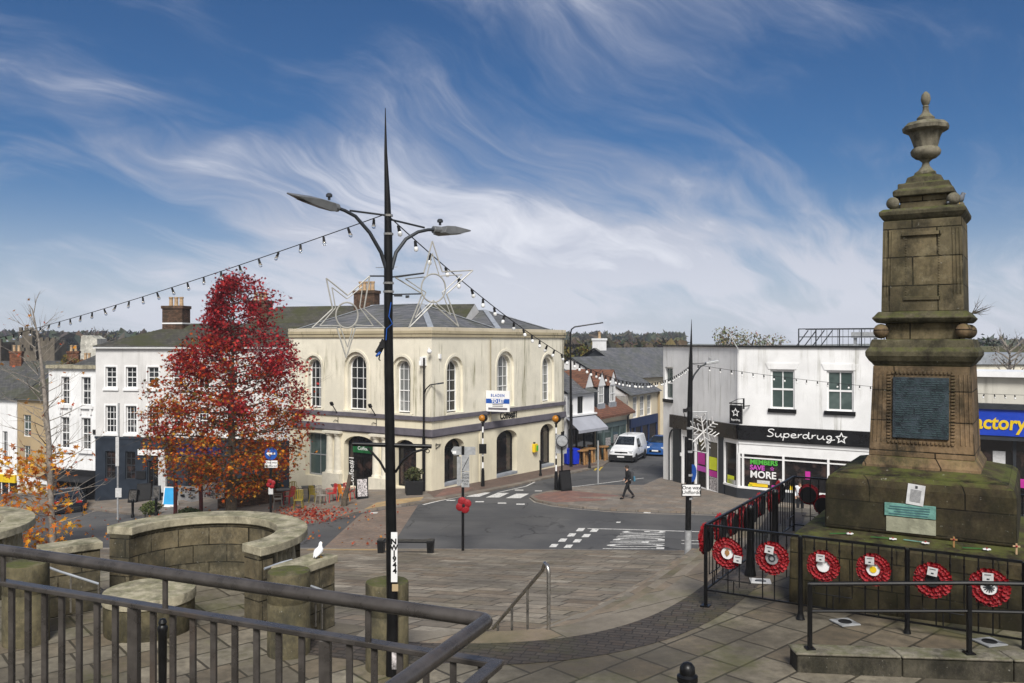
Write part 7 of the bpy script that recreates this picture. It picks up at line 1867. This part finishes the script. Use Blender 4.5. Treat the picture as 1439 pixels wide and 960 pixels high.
b = MB(); b.box((2.27, 0, .50), (.015, .52, .11)); b.build('number_plate', m['plate_w'], v)
b = MB(); b.tube([(.2, 0, 1.86), (.1, 0, 2.2)], .008, 5); b.build('aerial', m['blackm'], v)
# blue car behind
p = onroad(921, 641.5, 0); vp = Vector((p.x, p.y))+HD*2.0; vz = H(vp.x, vp.y)
sc = [(2.0, .60, .66, .50, .70), (1.92, .78, .72, .66, .82), (1.2, .92, .74, .82, .86), (.85, .98, .74, .88, .86), (.1, 1.42, .58, .92, .86), (-.9, 1.44, .60, .94, .86), (-1.7, 1.05, .66, .92, .84), (-1.95, .90, .66, .80, .80), (-2.02, .6, .64, .5, .72)]
gq = [('windscreen', [(.85, .68, 1.0), (.85, -.68, 1.0), (.13, -.53, 1.41), (.13, .53, 1.41)]), ('rear_window', [(-1.62, .58, 1.09), (-1.62, -.58, 1.09), (-.95, -.54, 1.42), (-.95, .54, 1.42)])]
for s in (-1, 1):
    gq += [('side_window', [(.62, s*.865, .97), (-.35, s*.868, .97), (-.35, s*.645, 1.36), (.12, s*.635, 1.36)]), ('side_window', [(-.42, s*.868, .98), (-1.25, s*.865, 1.0), (-.9, s*.66, 1.36), (-.42, s*.645, 1.36)])]
v = vehicle('blue_car', 'blue hatchback parked behind the white van', 'car', (vp.x, vp.y, vz), va, sc, 'carblue', (1.25, -1.3), .31, gq)
for s in (-1, 1):
    b = MB(); b.box((1.86, s*.6, .72), (.25, .3, .15), rz=-s*.35); b.build('headlight', m['lamp'], v, bevel=.04)
    b = MB(); b.box((.6, s*.95, 1.0), (.1, .18, .13)); b.build('wing_mirror', m['carblue'], v, bevel=.03)
b = MB(); b.box((1.98, 0, .46), (.08, .9, .16)); b.build('grille', m['black'], v); b = MB(); b.box((2.03, 0, .5), (.015, .5, .11)); b.build('number_plate', m['plate_w'], v)
# dark car at the left
p = onroad(96, 722, 0); hd_ = Vector((-.42, .91)).normalized(); vp = Vector((p.x, p.y))+hd_*2.0; vz = H(vp.x, vp.y)
v = vehicle('dark_car', 'dark saloon car seen from behind through the bare tree', 'car', (vp.x, vp.y, vz), math.atan2(hd_.y, hd_.x), sc, 'carblack', (1.25, -1.3), .32, gq)
for s in (-1, 1): b = MB(); b.box((-1.96, s*.6, .82), (.12, .34, .13), rz=s*.2); b.build('tail_light', m['tail'], v, bevel=.02)
b = MB(); b.box((-2.03, 0, .72), (.02, .52, .12)); b.build('number_plate', m['numplate'], v); b = MB(); b.box((-2.0, 0, .42), (.1, 1.4, .2)); b.build('bumper', m['blackm'], v, bevel=.03)
# ------------------------------------------------------------------ sky, sun, camera
SUN_EL, SUN_AZ = R(46), R(177)      # azimuth clockwise from +Y
w = bpy.data.worlds.new('World'); S.world = w; w.use_nodes = True
T = w.node_tree; N = T.nodes; L = T.links
def nd(t, **k):
    o = N.new(t)
    for a, b in k.items(): setattr(o, a, b)
    return o
def mt(op, a, b=0, clamp=False):
    o = nd('ShaderNodeMath', operation=op, use_clamp=clamp)
    for i, v in ((0, a), (1, b)):
        if hasattr(v, 'is_output'): L.new(v, o.inputs[i])
        else: o.inputs[i].default_value = v
    return o.outputs[0]
sky = nd('ShaderNodeTexSky', sky_type='NISHITA'); sky.sun_disc = False; sky.sun_elevation = SUN_EL; sky.sun_rotation = SUN_AZ
sky.air_density = 1.0; sky.dust_density = .6; sky.ozone_density = 3.0; sky.altitude = 60
tc = nd('ShaderNodeTexCoord'); sep = nd('ShaderNodeSeparateXYZ'); L.new(tc.outputs['Generated'], sep.inputs[0])
X, Y, Z = sep.outputs
zz = mt('ADD', mt('MAXIMUM', Z, 0), .42)
cv = nd('ShaderNodeCombineXYZ'); L.new(mt('DIVIDE', X, zz), cv.inputs[0]); L.new(mt('DIVIDE', Y, zz), cv.inputs[1])
wn = nd('ShaderNodeTexNoise'); L.new(cv.outputs[0], wn.inputs['Vector']); wn.inputs['Scale'].default_value = 1.25; wn.inputs['Detail'].default_value = 3
def vm(op, a, b):
    o = nd('ShaderNodeVectorMath', operation=op)
    for i, v in ((0, a), (1, b)):
        if hasattr(v, 'is_output'): L.new(v, o.inputs[i])
        else: o.inputs[i].default_value = v
    return o.outputs[0]
warp = vm('ADD', cv.outputs[0], vm('MULTIPLY', vm('SUBTRACT', wn.outputs['Color'], (.5, .5, .5)), (.62, .62, 0)))
def mapping(scale, rot, loc=(0, 0, 0), src=None):
    r = nd('ShaderNodeMapping'); L.new(src or warp, r.inputs[0]); r.inputs['Rotation'].default_value = (0, 0, rot)
    o = nd('ShaderNodeMapping'); L.new(r.outputs[0], o.inputs[0]); o.inputs['Scale'].default_value = scale; o.inputs['Location'].default_value = loc; return o.outputs[0]
def nz(vec, sc, det=8, ro=.6, di=0):
    o = nd('ShaderNodeTexNoise'); L.new(vec, o.inputs['Vector']); o.inputs['Scale'].default_value = sc; o.inputs['Detail'].default_value = det; o.inputs['Roughness'].default_value = ro; o.inputs['Distortion'].default_value = di; return o.outputs[0]
def sm(v, a, b):
    o = nd('ShaderNodeMapRange', interpolation_type='SMOOTHSTEP'); L.new(v, o.inputs[0]); o.inputs[1].default_value = a; o.inputs[2].default_value = b; return o.outputs[0]
big = nz(mapping((1.0, 1.9, 1), R(-40), (3.1, 1.7, 0)), 1.25, 4, .5, .3)
wisp = nz(mapping((.9, 2.7, 1), R(-40), (1.3, 4.1, 0)), 2.4, 9, .6, .5)
fine = nz(mapping((1.1, 4.2, 1), R(-48), (.3, 2.1, 0)), 5, 8, .66, .6)
s = mt('ADD', mt('ADD', mt('MULTIPLY', big, .60), mt('MULTIPLY', wisp, .28)), mt('MULTIPLY', fine, .15))
def glow(dv, a, b):
    o = nd('ShaderNodeVectorMath', operation='DOT_PRODUCT'); L.new(tc.outputs['Generated'], o.inputs[0]); o.inputs[1].default_value = Vector(dv).normalized(); return sm(o.outputs['Value'], a, b)
s = mt('ADD', s, mt('SUBTRACT', mt('MULTIPLY', glow((-.10, 1, .13), .955, .998), .035), mt('MULTIPLY', glow((-.5, 1, .42), .93, .995), .05)))
mask = sm(s, .425, .65)
hz = sm(Z, .27, .0)
back = sm(Y, .1, -.5)  # unseen sky behind the camera, made pale overcast to add neutral fill light
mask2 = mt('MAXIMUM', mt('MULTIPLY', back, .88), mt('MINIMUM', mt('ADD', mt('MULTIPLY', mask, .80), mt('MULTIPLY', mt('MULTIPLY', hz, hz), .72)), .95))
def mixc(f, a, b, mode='MIX'):
    o = nd('ShaderNodeMix', data_type='RGBA', blend_type=mode)
    for i, v in ((0, f), (6, a), (7, b)):
        if hasattr(v, 'is_output'): L.new(v, o.inputs[i])
        else: o.inputs[i].default_value = v if i == 0 else (*v, 1)
    return o.outputs[2]
base = mixc(1.0, sky.outputs[0], (.195, .335, .48), 'MULTIPLY')
ccol = mixc(mt('MAXIMUM', sm(s, .5, .72), mt('MULTIPLY', hz, .8)), (2.3, 2.65, 3.6), (6.0, 6.1, 6.6))
col = mixc(mask2, base, ccol)
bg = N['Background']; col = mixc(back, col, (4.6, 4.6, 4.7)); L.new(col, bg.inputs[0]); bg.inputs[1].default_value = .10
hb = MB(); hb.b2(-900, 900, -60, 900, -9.5, 34); hz_o = hb.build('haze', bpy.data.materials.new('air')); hz_o['kind'] = 'stuff'
am = hz_o.data.materials[0]; am.use_nodes = True; an = am.node_tree; an.nodes.clear()
ao = an.nodes.new('ShaderNodeOutputMaterial'); av = an.nodes.new('ShaderNodeVolumePrincipled'); av.inputs['Color'].default_value = (.80, .87, 1, 1); av.inputs['Density'].default_value = .00038; av.inputs['Anisotropy'].default_value = 0
an.links.new(av.outputs[0], ao.inputs['Volume'])
sun = bpy.data.lights.new('sun', 'SUN'); sun.energy = 3.3; sun.angle = R(20); sun.color = (1, .965, .91)
so = bpy.data.objects.new('sun', sun); COL.objects.link(so)
d = Vector((math.sin(SUN_AZ)*math.cos(SUN_EL), math.cos(SUN_AZ)*math.cos(SUN_EL), math.sin(SUN_EL)))
so.rotation_euler = d.to_track_quat('Z', 'Y').to_euler(); so.location = (20, -20, 40)
cam = bpy.data.cameras.new('camera'); co = bpy.data.objects.new('camera', cam); COL.objects.link(co); S.camera = co
co.location = (0, 0, CZ); co.rotation_euler = (R(90), 0, 0); cam.sensor_width = 36; cam.lens = 36*F/1439; cam.clip_end = 6000; cam.clip_start = .05
S.view_settings.view_transform = 'Standard'; S.view_settings.look = 'None'; S.view_settings.exposure = .5; S.view_settings.gamma = 1
S.render.engine = 'CYCLES'; S.cycles.use_denoising = True; S.cycles.max_bounces = 5; S.cycles.diffuse_bounces = 3; S.cycles.glossy_bounces = 3; S.cycles.transmission_bounces = 3
